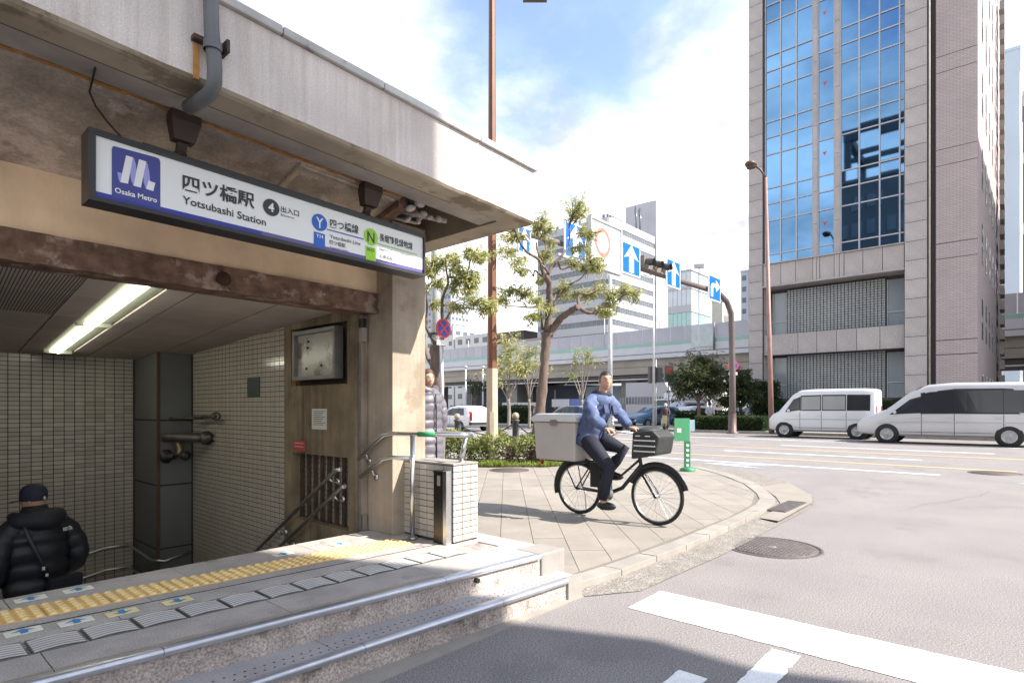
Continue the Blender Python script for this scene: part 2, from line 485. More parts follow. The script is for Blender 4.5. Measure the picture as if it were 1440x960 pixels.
# drain grating and manhole covers
iron = M('cast_iron', (.115, .095, .09), .6, .2, 12, .15, 90, metal=.35)
iron2 = M('cast_iron_wear', (.26, .23, .215), .5, .2, 12, .1, 90, metal=.5)
gr = thing('drain_grating', 'dark steel drain grating set in the gutter at the corner', 'drain grating', (8.55, 2.36, 0.036))
mb = MB(); mb.box(8.0, 9.02, 2.27, 2.52, .036, .042); mb.build('grating_frame', iron, gr)
mb = MB()
for k in range(22): mb.box(8.03 + k * .0445, 8.05 + k * .0445, 2.29, 2.50, .042, .05)
mb.build('grating_bars', iron2, gr)
def manhole(name, label, cx, cy, r, z, detail=True):
    t = thing(name, label, 'manhole cover', (cx, cy, z))
    q = MB(); q.lathe((cx, cy, z), [(0.0, .006), (r * .90, .006), (r * .905, .001), (r * .93, .001), (r * .935, .007), (r, .007), (r + .01, -.01)], 48)
    q.build('cover', iron, t)
    q = MB()
    if detail:
        n = int(r / .034)
        for i in range(-n, n + 1):
            for j in range(-n, n + 1):
                x, y = i * .036 + (j % 2) * .018, j * .036
                if x * x + y * y < (r * .85) ** 2 and x * x + y * y > .004:
                    a = (i + j) % 2 * pi / 2 + pi / 4
                    q.obox((cx + x, cy + y, z + .008), (cos(a) * .014, sin(a) * .014, 0), (-sin(a) * .006, cos(a) * .006, 0), (0, 0, .003))
        q.lathe((cx, cy, z + .006), [(0.0, .004), (.04, .004), (.045, 0)], 20)
        q.build('cover_studs', iron2, t)
    return t
manhole('manhole_cover', 'large round patterned iron manhole cover in the asphalt beside the gutter', 6.07, 1.85, 0.46, 0.0)
manhole('manhole_cover', 'round iron manhole cover far out on the avenue near the yellow line', 16.0, 0.35, 0.46, 0.004, False)
_p = G(716, 661, ZS)
manhole('manhole_cover', 'round cover in the paving in front of the planting bed', _p.x, _p.y, 0.42, ZS + .002, False)
# far pavement across the avenue
farpave = M('far_paving', (.36, .34, .31), .85, .15, 2, .1, 60)
mb = MB(); mb.prism([(31.75, -120), (46, -120), (46, 260), (31.75, 260)], 0.0, .14)
fp = tag(mb.build('far_pavement', farpave), kind='structure')
for k in range(60):
    q = MB(); q.box(31.55, 31.745, -8 + k * 1.0 + .006, -7 + k * 1.0 - .006, 0, .15); q.build('kerb_stone', kerb_m, fp)
# ================================================================== platform and steps of the station entrance
ZP, ZL = 0.32, 0.16
steps_m = M('rough_riser', (.36, .305, .275), .92, .25, 5, 1.0, 60, blotch=(.15, .13, .115), blotch_scale=3.2, blotch_lo=.56, speck=.35, sscale=85, fine=.2)
mb = MB()
X0, X1 = -3.2, 3.33
mb.prism([(X0, NOS(X0) + .015), (X1, NOS(X1) + .015), (X1, 4.30), (X0, 4.30)], -.02, ZP - .012)
mb.prism([(X0, LOW(X0) + .015), (X1 + .2, LOW(X1 + .2) + .015), (X1 + .2, NOS(X1 + .2) + .03), (X0, NOS(X0) + .03)], -.02, ZL - .01)
mb.box(3.33, 3.56, 2.86, 4.30, -.02, ZP - .012)
st = tag(mb.build('entrance_steps', steps_m), kind='structure')
q = MB(); q.prism([(3.335, NOS(3.335)), (3.60, NOS(3.6) + .01), (3.60, 2.86), (3.335, 2.88)], -.02, ZP + .002)
q.build('corner_block', concrete_pale, st, bevel=.012)
def slab(name, poly, z0, z1, m, bevel=0):
    q = MB(); q.prism(poly, z0, z1); return q.build(name, m, st, bevel=bevel)
jx = [-3.2, -2.0, -.7, .54, 1.52, 2.5, 3.33]
g = .0025
WF = lambda x: 3.285 - 0.0697 * x      # front edge of the guide tiles
WB = lambda x: 3.500 - 0.0667 * x      # back edge
DR = lambda x: 3.735 - 0.0937 * x      # drain slot
TF = lambda x: 3.835 - 0.078 * x       # tactile strip front
TB = lambda x: 4.085 - 0.078 * x
def band(nm, f0, f1, xs, z, m, z0=ZP - .03):
    for a, b in zip(xs, xs[1:]):
        slab(nm, [(a + g, f0(a)), (b - g, f0(b)), (b - g, f1(b)), (a + g, f1(a))], z0, z + random.uniform(-.001, .001), m)
band('granite_slab', lambda x: NOS(x) + .045, lambda x: WF(x) - .006, jx, ZP, granite)
band('granite_slab', lambda x: WB(x) + .004, lambda x: DR(x) - .012, [-3.2, -1.6, -.2, .9, 2.0, 3.33], ZP, granite)
band('granite_slab', lambda x: DR(x) + .02, lambda x: TF(x) - .003, [-3.2, -1.6, -.2, 1.1, 2.3, 3.33], ZP, granite)
band('granite_slab', lambda x: TB(x) + .003, lambda x: 4.30, [-3.2, -1.8, -.6, .55, 1.4, 2.3, 3.33], ZP, granite)
slab('granite_slab', [(3.335, 2.885), (3.56, 2.885), (3.56, 4.30), (3.335, 4.30)], ZP - .03, ZP - .003, granite)
slab('drain_slot', [(X0, DR(X0) - .010), (X1, DR(X1) - .010), (X1, DR(X1) + .018), (X0, DR(X0) + .018)], ZP - .03, ZP - .004, near_black)
# curved guide tiles: pale plate with dark wavy grooves between ribs
rib_m = M('guide_tile_rib', (.62, .60, .56), .6, .08, 8, rand=.05)
rib_d = M('guide_tile_groove', (.15, .14, .13), .8, .1)
for k in range(-14, 13):
    a, b = .510 + k * .2085, .510 + (k + 1) * .2085
    if b > 3.15: continue
    q = MB()
    q.prism([(a + .008, WF(a)), (b - .008, WF(b)), (b - .008, WB(b)), (a + .008, WB(a))], ZP - .03, ZP - .001, 1)
    nr = 6
    for r in range(nr):
        n = 7
        for s in range(n):
            def pt(u, v):
                x = a + .012 + (b - a - .024) * u
                y0 = WF(x); hh = WB(x) - y0
                return (x, y0 + hh * (v * .86 + .03) + .028 * sin(u * 2.6 + .3) - .012, ZP + .003)
            v0, v1 = (r + .07) / nr, (r + .84) / nr
            q.quad(pt(s / n, v0), pt((s + 1) / n, v0), pt((s + 1) / n, v1), pt(s / n, v1), 0)
    q.build('guide_tile', [rib_m, rib_d], st)
# yellow warning tiles with studs
tac_stud = M('tactile_stud', (.80, .60, .27), .7, .12, 9)
for k in range(-13, 10):
    a, b = .66 + k * .283, .66 + (k + 1) * .283
    if b > 3.0: continue
    q = MB()
    q.prism([(a + .002, TF(a)), (b - .002, TF(b)), (b - .002, TB(b)), (a + .002, TB(a))], ZP - .03, ZP + .002)
    for i in range(5):
        for j in range(5):
            u, v = (i + .5) / 5, (j + .5) / 5
            x = a + (b - a) * u; y = TF(x) + (TB(x) - TF(x)) * v
            q.lathe((x, y, ZP + .002), [(.020, 0), (.015, .009), (0, .0095)], 8, 1)
    q.build('warning_tile', [tactile, tac_stud], st)
# steel nosings, a length at a time
def nosing(fn, x0, x1, z, nm):
    q = MB()
    prof = [(-.006, -.03), (-.012, -.012), (-.008, .000), (.006, .006), (.028, .0065), (.05, .003)]
    n = len(prof)
    v = [(x, fn(x) + dy, z + dz) for x in (x0, x1) for dy, dz in prof]
    q.add(v, [(i, i + 1, n + i + 1, n + i) for i in range(n - 1)], 0, True)
    return q.build(nm, steel_nose, st)
for a, b in zip([-3.2, -1.2, .91, 2.46], [-1.203, .907, 2.457, 3.325]): nosing(NOS, a, b, ZP, 'nosing')
for a, b in zip([-3.2, -1.4, .2, 1.75, 2.75], [-1.403, .197, 1.747, 2.747, 3.40]): nosing(LOW, a, b, ZL, 'nosing')
gm = M('lower_granite', (.345, .325, .315), .65, .12, 4, .08, 200, speck=.2, sscale=240, rand=.05)
for a, b in zip([-3.2, -1.5, .1, 1.62, 2.45], [-1.5, .1, 1.62, 2.45, 3.53]):
    slab('lower_slab', [(a + g, LOW(a) + .045), (b - g, LOW(b) + .045), (b - g, NOS(b) + .02), (a + g, NOS(a) + .02)], ZL - .03, ZL, gm)
slab('lower_slab', [(3.405, LOW(3.4) - .005), (3.56, LOW(3.56) - .005), (3.56, LOW(3.56) + .045), (3.405, LOW(3.4) + .045)], -.02, ZL + .001, concrete_pale)
q = MB()                               # drilled grip holes of the lower tread, sunk discs
for i in range(140):
    for j in range(2):
        x = -3.0 + i * .046 + j * .023
        if x < 3.35:
            y = LOW(x) + .085 + j * .055
            q.lathe((x, y, ZL), [(0, .0012), (.0065, .0012)], 6)
tag(q.build('grip_holes', near_black, st), kind='stuff')
q = MB(); q.tube([(2.72, NOS(2.72) + .03, .255), (2.72, NOS(2.72) - .012, .255)], .017, 10); q.build('drain_outlet', black_m, st)
ym = M('worn_yellow_line', (.42, .33, .16), .8, .2, 9)
for a, b in ((-3.0, .905), (.915, 2.45)):
    q = MB(); q.poly([(a, NOS(a) + .075, ZP + .004), (b, NOS(b) + .075, ZP + .004), (b, NOS(b) + .082, ZP + .004), (a, NOS(a) + .082, ZP + .004)]); q.build('painted_line', ym, st)
# floor stickers with blue arrows
stk_w = M('sticker_cream', (.80, .79, .66), .6, .08, 8)
stk_y = M('sticker_yellow', (.80, .70, .36), .6, .1, 8)
stk_b = M('sticker_blue', (.05, .24, .50), .6, .1, 8)
def sticker(px, py, m, up):
    c = G(px, py, ZP)
    q = MB(); q.box(c.x - .07, c.x + .07, c.y - .042, c.y + .042, ZP + .002, ZP + .0045, 0)
    s = 1 if up else -1
    z = ZP + .006
    q.poly([(c.x - .048, c.y + s * .0, z), (c.x, c.y + s * .038, z), (c.x + .048, c.y + s * .0, z), (c.x + .015, c.y + s * .0, z), (c.x + .015, c.y - s * .036, z), (c.x - .015, c.y - s * .036, z), (c.x - .015, c.y + s * .0, z)], 1)
    q.build('floor_sticker', [m, stk_b], st)
for a in [(33, 888, stk_w, 1), (107, 874, stk_w, 1), (43, 842, stk_w, 1), (110, 829, stk_w, 1), (172, 861, stk_y, 0), (250, 845, stk_y, 0), (398, 779, stk_w, 1), (478, 765, stk_w, 1)]:
    sticker(*a)
# ================================================================== station entrance building
S = thing('station_entrance', 'concrete subway station entrance with deep stained canopy and tiled stairwell', 'station entrance', (0, 4.2, 0))
XL, XR = -2.6, 3.63
slp = lambda x: -0.029 * (x - 1.19)      # the canopy drops slightly to the right
def skew_box(q, x0, x1, y0, y1, z0, z1, mi=0):
    v = []
    for z in (z0, z1):
        for x, y in ((x0, y0), (x1, y0), (x1, y1), (x0, y1)):
            v.append((x, y, z + slp(x)))
    q.add(v, [(3, 2, 1, 0), (4, 5, 6, 7), (0, 1, 5, 4), (1, 2, 6, 5), (2, 3, 7, 6), (3, 0, 4, 7)], mi)
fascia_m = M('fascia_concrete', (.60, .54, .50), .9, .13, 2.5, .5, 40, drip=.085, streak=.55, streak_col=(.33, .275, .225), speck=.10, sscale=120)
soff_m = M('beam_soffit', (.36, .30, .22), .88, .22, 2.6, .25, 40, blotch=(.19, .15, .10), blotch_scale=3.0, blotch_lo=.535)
def rough_beam(name, x0, x1, y0, y1, z0, z1, m, nx=60, amp=.006, mi_bottom=1):
    # a beam whose lower arris is worn uneven
    q = MB(); cols = []
    for i in range(nx + 1):
        x = x0 + (x1 - x0) * i / nx
        nz = noise.noise(Vector((x * 5, y0 * 3, 1.3))) * amp + noise.noise(Vector((x * 19, 2, 5))) * amp * .6
        s = slp(x)
        cols.append([(x, y0, z1 + s), (x, y0, z0 + .025 + s + nz), (x, y0 + .012, z0 + .008 + s + nz), (x, y0 + .03, z0 + s), (x, y1, z0 + s), (x, y1, z1 + s)])
    v = [p for c in cols for p in c]; k = 6
    for i in range(nx):
        for j in range(k):
            a, b = i * k + j, i * k + (j + 1) % k
            f = (a, b, b + k, a + k)
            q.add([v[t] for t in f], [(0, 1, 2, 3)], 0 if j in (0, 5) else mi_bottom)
    q.poly(cols[0]); q.poly(cols[-1][::-1])
    return q.build(name, m, S)
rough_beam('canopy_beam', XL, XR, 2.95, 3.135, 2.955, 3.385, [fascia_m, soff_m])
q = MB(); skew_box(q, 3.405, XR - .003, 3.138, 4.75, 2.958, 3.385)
q.build('canopy_end_beam', soff_m, S)
cop = M('coping_concrete', (.46, .45, .43), .85, .2, 6, .3, 40, blotch=(.2, .18, .15), blotch_scale=9, blotch_lo=.62)
cxs = [XL - .02, -.9, .3, 1.5, 2.15, 3.0, XR + .03]
for a, b in zip(cxs, cxs[1:]):
    q = MB(); skew_box(q, a + .003, b - .003, 2.925, 3.24, 3.388, 3.435); q.build('coping', cop, S, bevel=.008)
q = MB(); skew_box(q, 3.39, XR + .03, 3.243, 4.78, 3.388, 3.43); q.build('coping', cop, S)
q = MB(); skew_box(q, XL, 3.40, 3.138, 9.4, 3.30, 3.384); q.build('canopy_roof', concrete_dark, S)
# flange strip behind the beam, dark gap, rusty edge of the plaster soffit
fl = M('grey_flange', (.34, .30, .265), .85, .25, 3, .2, 40, blotch=(.42, .38, .33), blotch_scale=4, blotch_lo=.64)
q = MB(); skew_box(q, XL, 3.39, 3.152, 3.335, 2.966, 3.06); q.build('flange_strip', fl, S)
q = MB(); skew_box(q, XL, 3.39, 3.137, 3.151, 3.0, 3.06); q.build('soffit_gap', near_black, S)
q = MB(); skew_box(q, XL, 2.78, 3.335, 3.352, 2.985, 3.05); q.build('soffit_gap', near_black, S)
q = MB()
n = 70
for i in range(n):
    x0, x1 = XL + (2.62 - XL) * i / n, XL + (2.62 - XL) * (i + 1) / n
    dz = random.uniform(-.006, .004)
    v = []
    for z in (2.968 + dz, 2.990):
        for x, y in ((x0, 3.352), (x1, 3.352), (x1, 3.378), (x0, 3.378)): v.append((x, y, z + slp(x)))
    q.add(v, [(3, 2, 1, 0), (0, 1, 5, 4), (2, 3, 7, 6), (1, 2, 6, 5), (3, 0, 4, 7)])
q.build('rusted_edge_angle', orange_rust, S)
q = MB()
q.ext([(XL, 3.378, 2.966 + slp(XL)), (2.62, 3.378, 2.966 + slp(2.62)), (2.62, 4.215, 2.735), (XL, 4.215, 2.735 + .05)], (0, 0, .05))
q.build('soffit_panel', plaster, S)
wood = M('bare_batten', (.50, .42, .31), .8, .2, 12)
q = MB()
q.obox((1.86, 3.62, 2.868), (.014, 0, 0), (-.0, .24, -.062), (0, 0, .012)); q.build('soffit_batten', wood, S)
q = MB(); q.obox((2.22, 3.41, 2.916), (.36, 0, -.0105), (0, .014, 0), (0, 0, .008)); q.build('soffit_batten', wood, S)
q = MB(); q.ext([(2.62, 3.40, 2.87), (2.70, 3.40, 2.87), (2.70, 4.2, 2.70), (2.62, 4.2, 2.70)], (0, 0, .10)); q.build('soffit_trim', rust, S)
# torn plaster and pipe stubs in the open corner of the soffit
rag = M('torn_plaster', (.47, .40, .36), .9, .25, 14, .5, 30)
q = MB()
for i in range(16):
    x, y, z = 2.70 + random.uniform(0, .32), 3.42 + random.uniform(-.05, .2), 2.90 + random.uniform(-.03, .05)
    q.ball((x, y, z), random.uniform(.02, .055), random.uniform(.02, .05), random.uniform(.012, .03), 7, 5, 0, Matrix.Rotation(random.uniform(0, 3), 3, 'Y'))
tag(q.build('torn_plaster', rag, S), kind='stuff')
q = MB(); q.tube([(2.70, 3.50, 2.885), (3.12, 3.44, 2.895)], .022, 10); q.tube([(2.68, 3.62, 2.86), (2.95, 3.60, 2.87)], .012, 8); q.build('pipe_stub', concrete_pale, S)
q = MB(); q.box(2.70, 2.79, 3.38, 3.46, 2.875, 2.925); q.build('junction_box', black_m, S)
q = MB(); q.box(2.86, 3.40, 3.25, 3.30, 3.0, 3.2); q.build('recess_backing', concrete_dark, S)
# cable across the soffit
q = MB(); q.tube([(.735, 3.205, 2.985), (.74, 3.25, 2.975), (.745, 3.36, 2.92), (.79, 3.45, 2.90), (.87, 3.55, 2.875), (.985, 3.66, 2.84)], .005, 6); q.build('loose_cable', black_m, S)
q = MB(); q.tube([(XL, 3.144, 2.962 + slp(XL)), (2.9, 3.144, 2.962 + slp(2.9))], .006, 6); q.build('soffit_conduit', near_black, S)
# lintel with rusty steel edge
q = MB(); q.box(XL, 3.0, 4.20, 4.46, 2.39, 2.77); q.build('lintel', lintel_m, S)
q = MB(); nx, nz = 130, 6
for i in range(nx):
    for j in range(nz):
        def pt(i, j):
            x = XL + (3.02 - XL) * i / nx; z = 2.215 + .176 * j / nz
            a = noise.noise(Vector((x * 7, z * 16, 2.2))) * .022 + noise.noise(Vector((x * 28, z * 30, 7))) * .010
            if j in (0,): z += noise.noise(Vector((x * 9, 1, 1))) * .018
            return (x, 4.175 - a + (.012 if j in (2, 3) else 0), z)
        q.add([pt(i, j), pt(i + 1, j), pt(i + 1, j + 1), pt(i, j + 1)], [(0, 1, 2, 3)], 0, True)
q.box(XL, 3.02, 4.20, 4.46, 2.225, 2.389)
q.build('rusted_lintel_edge', rust, S)
q = MB(); q.lathe((1.70, 4.165, 2.30), [(.0, .02), (.035, .015), (.05, 0), (.05, -.02)], 12, axis=(0, -1, 0)); q.build('pipe_hole', M('rust_dark', (.05, .022, .015), .9, .2), S)
# pillar
pil_m = M('pillar_render', (.34, .285, .22), .88, .18, 3, .35, 45, streak=.42, streak_col=(.17, .13, .09), speck=.1, drip=.06, blotch=(.26, .205, .15), blotch_scale=2.5, blotch_lo=.56)
q = MB(); q.box(3.0, 3.36, 3.975, 4.33, ZP, 2.985); q.build('pillar', pil_m, S, bevel=.006)
# jamb strips beside the pillar
jam = M('jamb_concrete', (.26, .215, .165), .85, .35, 3, .3, 50, streak=.7)
q = MB(); q.box(2.935, 2.999, 4.332, 4.368, -.2, 2.22); q.build('jamb', jam, S)
tt = M('shutter_guide', (.16, .14, .12), .7, .2, 6)
q = MB(); q.box(2.925, 2.934, 4.340, 4.366, ZP, 1.95)
for k in range(34): q.box(2.920, 2.926, 4.343, 4.36, .36 + k * .045, .375 + k * .045)
q.build('shutter_guide', tt, S)
q = MB(); q.box(2.93, 2.965, 4.30, 4.37, 1.98, 2.10); q.build('control_box', concrete_pale, S)
q = MB(); q.box(2.93, 2.965, 4.30, 4.36, 2.102, 2.18); q.build('control_box', black_m, S)
q = MB(); q.box(2.93, 2.975, 4.31, 4.36, .33, .46); q.build('guide_foot', steel, S)
# concrete side wall with display recess and grille opening
XW = 2.90
wall_m = M('side_wall_concrete', (.20, .155, .10), .85, .45, 2.5, .4, 30, streak=.85, streak_col=(.06, .042, .025), speck=.1, drip=.12)
rects = [(4.37, 5.64, 2.18, 2.45), (4.37, 5.64, .95, 1.615), (4.37, 4.50, 1.615, 2.18), (5.51, 5.64, 1.615, 2.18), (4.37, 4.48, .30, .95), (5.48, 5.64, .30, .95), (4.37, 5.64, -2.0, .30)]
q = MB()
for y0, y1, z0, z1 in rects: q.box(XW, XW + .16, y0, y1, z0, z1)
q.build('side_wall', wall_m, S)
q = MB(); q.box(XW + .10, XW + .155, 4.505, 5.505, 1.62, 2.175); q.build('recess_back', M('recess_dark', (.05, .035, .025), .9, .3), S)
q = MB(); q.box(XW + .012, XW + .05, 5.50, 5.51, 1.62, 2.17); q.build('recess_side', orange_rust, S)
glass_case = M('dusty_notice_glass', (.34, .31, .27), .25, .12, 3, 0, blotch=(.12, .10, .08), blotch_scale=3.4, blotch_lo=.53, spec=.6)
alu = M('weathered_aluminium', (.23, .22, .21), .5, .15, 8, metal=.5)
DC = bpy.data.objects.new('display_case', None)
# frame tilts forward a little
q = MB(); fy0, fy1, fz0, fz1, ft = 4.66, 5.425, 1.668, 2.146, .035
for a in ((fy0, fy1, fz0, fz0 + ft), (fy0, fy1, fz1 - ft, fz1), (fy0, fy0 + ft, fz0 + ft + .001, fz1 - ft - .001), (fy1 - ft, fy1, fz0 + ft + .001, fz1 - ft - .001)):
    q.box(XW - .03, XW + .06, a[0], a[1], a[2], a[3])
fr = q.build('display_case', alu, S)
q = MB(); q.box(XW + .012, XW + .03, fy0 + ft, fy1 - ft, fz0 + ft, fz1 - ft); q.build('display_pane', glass_case, fr)
q = MB()
for y, z in ((5.22, 1.78), (4.95, 1.80), (5.2, 1.98), (5.18, 2.04)): q.ball((XW + .008, y, z), .012, .012, .012, 8, 6)
tag(q.build('rust_spots', near_black, fr), kind='stuff')
# rusty grille bars with pale tiles behind
q = MB(); q.box(XW + .12, XW + .15, 4.44, 5.52, .26, .98); q.build('grille_backing', grout, S)
tl = MB()
for i in range(10):
    for j in range(13):
        tl.box(XW + .112, XW + .12, 4.485 + i * .1, 4.577 + i * .1, .305 + j * .05, .35 + j * .05)
tag(tl.build('wall_tiles', tile_m, S), kind='stuff')
for k in range(8):
    y = 4.53 + k * .126
    q = MB(); q.box(XW + .075, XW + .092, y, y + .05, .30, .95); q.build('grille_bar', M('grille_rust', (.062, .036, .024), .85, .4, 14, .5, 40), S)
paper = M('paper', (.55, .53, .49), .8, .05, 6)
ink = M('printed_ink', (.12, .11, .10), .8, .1)
q = MB(); q.box(XW - .006, XW - .001, 4.835, 5.095, 1.195, 1.39); q.build('paper_notice', paper, S)
q = MB()
for k in range(8):
    z = 1.365 - k * .018
    q.box(XW - .0075, XW - .0062, 4.86 + (k % 3) * .03, 5.06, z - .003, z + .003)
q.build('notice_text', ink, S)
red_p = M('red_notice', (.36, .06, .06), .6, .1, 6)
q = MB(); q.box(XW - .008, XW - .001, 5.22, 5.45, .975, 1.075); q.build('red_notice', red_p, S)
q = MB(); q.box(XW - .0095, XW - .0082, 5.25, 5.42, 1.045, 1.055); q.box(XW - .0095, XW - .0082, 5.25, 5.42, 1.012, 1.02); q.build('notice_text', M('faded_ink', (.60, .35, .32), .8), S)
# tiled side wall of the stairwell
q = MB(); q.box(XW + .012, XW + .16, 5.642, 9.4, -2.4, 2.4); q.build('stairwell_wall', grout, S)
tl = MB()
for i in range(25):
    for j in range(84):
        z = 2.30 - j * .0525
        y = 5.645 + i * .101
        if y > 8.06: continue
        tl.box(XW, XW + .02, y + .003, y + .0945, z - .0455, z)
tag(tl.build('wall_tiles', tile_m, S), kind='stuff')
q = MB(); q.box(XW - .012, XW - .001, 6.18, 6.465, 1.52, 1.735); q.build('green_plate', M('green_plate', (.035, .06, .05), .5, .1), S)
# panelled column in the corner
pan = M('grey_panel', (.115, .12, .115), .5, .1, 2)
trim = M('brown_trim', (.075, .045, .025), .6, .2, 5)
q = MB(); q.box(2.515, XW + .01, 8.115, 9.0, -2.4, 2.4); q.build('column_core', near_black, S)
for z0, z1 in ((1.25, 2.35), (.43, 1.23), (-.37, .41), (-1.6, -.39)):
    q = MB(); q.box(2.533, XW - .004, 8.10, 8.114, z0, z1); q.build('column_panel', pan, S)
    q = MB(); q.box(2.50, 2.514, 8.128, 8.99, z0, z1); q.build('column_panel', pan, S)
q = MB(); q.box(2.497, 2.53, 8.097, 8.125, -2.0, 2.35); q.build('column_trim', trim, S)
# back wall: glazed tiles, the largest one by one
q = MB(); q.box(-2.7, 2.52, 9.015, 9.2, -2.4, 2.4); bw = q.build('back_wall', grout, S)
bt = MB(); bt.box(0, .0985, 0, .02, 0, .0452); btm = bt.mesh('back_wall_tile', tile_m)
cells = []
for i in range(46):
    for j in range(86):
        cells.append((2.49 - (i + 1) * .1075, 9.0, 2.22 - (j + 1) * .0527))
base = OFF[bw.name]
vis = [c for c in cells if c[0] > 1.05 and c[2] > -.62]
vis.sort(key=lambda c: -c[0] * 0 + abs(c[2] - 1.0))
one = set(id(c) for c in vis[:290])
tl = MB()
for c in cells:
    if id(c) in one: inst(btm, 'tile', bw, (c[0] - base.x, c[1] - base.y, c[2] - base.z))
    else: tl.box(c[0], c[0] + .0985, c[1], c[1] + .02, c[2], c[2] + .0452)
tag(tl.build('wall_tiles', tile_m, bw), kind='stuff')
# unseen far sides that close the stairwell
q = MB(); q.box(-2.7, -2.6, 4.2, 9.2, -2.4, 3.3); q.box(XL, XR - .2, 9.21, 9.4, 0, 3.3); q.build('enclosing_wall', concrete_dark, S)
# ceiling of perforated panels
CZ = lambda y: 2.285 - .052 * (y - 4.5)
ceil_m = M('perforated_ceiling', (.50, .44, .395), .85, .1, 3, .12, 300, rand=.07)
def ceil_piece(x0, x1, y0, y1, nm, m, parent=S, dz=0.0, h=.02):
    q = MB()
    k = .058     # the stairwell splays slightly to the right as it goes back
    f = lambda x, y: (x + k * (y - 4.5), y, CZ(y) + dz)
    q.ext([f(x0, y0), f(x1, y0), f(x1, y1), f(x0, y1)], (0, 0, h))
    return q.build(nm, m, parent)
cx = [-2.6, -2.0, -1.4, -.8, -.2, .42, 1.02, 1.215, 1.505, 1.70, 2.35, 2.98]
cy = [4.46, 5.3, 6.2, 7.1, 8.0, 9.0]
for i in range(len(cx) - 1):
    if i == 7: continue
    for a, b in zip(cy, cy[1:]):
        x1 = cx[i + 1]
        ceil_piece(cx[i] + .006, x1 - .006, a + .005, b - .005, 'ceiling_panel', ceil_m)
ceil_piece(-2.7, 3.1, 4.46, 9.2, 'ceiling_deck', near_black, dz=.0205, h=.05)
slots = MB()
for i in range(120):
    x = -1.4 + i * .0205
    if not (-.2 < x < .42) and x < 1.0:
        slots.ext([(x, 4.5, CZ(4.5) - .001), (x + .007, 4.5, CZ(4.5) - .001), (x + .007 + .1, 6.2, CZ(6.2) - .001), (x + .1, 6.2, CZ(6.2) - .001)], (0, 0, -.0015))
tag(slots.build('ceiling_slots', M('slot_dark', (.12, .10, .09), .9, .1), S), kind='stuff')
# fluorescent light trough
tray = M('light_tray', (.36, .38, .31), .5, .05, 4)
lt = thing('ceiling_light', 'long fluorescent light trough set in the stairwell ceiling', 'ceiling light', (1.4, 4.6, 2.25))
ceil_piece(1.22, 1.50, 4.47, 9.0, 'tray', tray, lt, dz=.012, h=.008)
tube_m = M('fluorescent_tube', (.9, .9, .85), .4, 0, emit=(1.0, .98, .80), estr=4.0)
for y0, y1 in ((4.55, 6.45), (6.6, 8.55)):
    for xo, rr in ((1.285, .013), (1.355, .021)):
        f = lambda x, y: (x + .058 * (y - 4.5), y, CZ(y) - .012)
        q = MB(); q.tube([f(xo, y0), f(xo, y1)], rr, 10); q.build('tube', tube_m if rr > .018 else M('tube_dim', (.8, .8, .7), .4, 0, emit=(1.0, .95, .75), estr=.7), lt)
    q = MB(); q.box(1.225 + .058 * (y1 - 4.5), 1.495 + .058 * (y1 - 4.5), y1 + .02, y1 + .06, CZ(y1) - .03, CZ(y1) + .01); q.build('tube_holder', tray, lt)
# stairs going down
stair_m = M('stair_terrazzo', (.20, .18, .16), .7, .15, 6)
q = MB()
for k in range(14):
    q.box(-2.6, XW - .005, 4.303 + k * .28, 4.303 + (k + 1) * .28 + .02, -2.6, ZP - (k + 1) * .17)
q.box(-2.6, XW - .005, 8.24, 9.0, -2.6, ZP - 15 * .17)
q.build('stairs', stair_m, S)
# low tiled wall at the right end of the platform
LW = thing('low_tiled_wall', 'low wall of white tiles beside the pillar at the platform edge', 'low wall', (3.25, 3.68, ZP))
q = MB(); q.box(3.128, 3.392, 3.358, 3.972, ZP, .93); q.build('wall_core', grout, LW)
def tile_piece(x0, x1, y0, y1, z0, z1):
    q = MB(); q.box(x0, x1, y0, y1, z0, z1); q.build('tile', tile_white, LW)
for j in range(12):
    z0 = .335 + j * .0505; z1 = z0 + .0445
    for i in range(6): tile_piece(3.12, 3.128, 3.372 + i * .1005, 3.372 + i * .1005 + .0945, z0, z1)
    for x0, x1 in ((3.121, 3.212), (3.219, 3.310), (3.317, 3.392)): tile_piece(x0, x1, 3.35, 3.358, z0, z1)
q = MB(); q.box(3.12, 3.40, 3.352, 3.972, .94, .955); q.build('coping', concrete_pale, LW, bevel=.004)
# hand rails
def rail_thing(name, label, runs, r=.019, posts=(), feet=(), group=None, dark=None):
    t = thing(name, label, 'handrail', runs[0][0], 0, group)
    for rn in runs:
        q = MB(); q.tube(rn, r, 10); q.build('rail', dark or steel, t)
    for a, b in posts:
        q = MB(); q.tube([a, b], .02, 10); q.lathe(a, [(.042, 0), (.042, .006), (.02, .012)], 14); q.build('post', steel, t)
    for a, b in feet:
        q = MB(); q.tube([a, ((a[0] + b[0]) / 2, (a[1] + b[1]) / 2, a[2] - .05), b], .009, 8); q.lathe(b, [(.03, 0), (.03, .008), (.01, .012)], 10, axis=(-1, 0, 0)); q.build('bracket', steel, t)
    return t
hr = rail_thing('platform_handrail', 'steel handrail with a green band over the low tiled wall', [
    [(2.93, 4.40, .925), (2.95, 4.03, 1.168), (2.985, 3.96, 1.182), (3.05, 3.77, 1.182), (3.17, 3.33, 1.182), (3.26, 3.30, 1.182), (3.30, 3.42, 1.182), (3.31, 3.62, 1.182)],
    [(2.93, 4.33, .795), (2.95, 4.03, .968), (2.985, 3.97, .98), (3.045, 3.79, .98)]],
    posts=[((3.05, 3.772, ZP), (3.05, 3.772, 1.17)), ((3.27, 3.42, .955), (3.285, 3.38, 1.17))],
    feet=[((2.945, 4.28, 1.0), (2.995, 4.30, .93)), ((2.945, 4.2, .87), (2.995, 4.2, .80))])
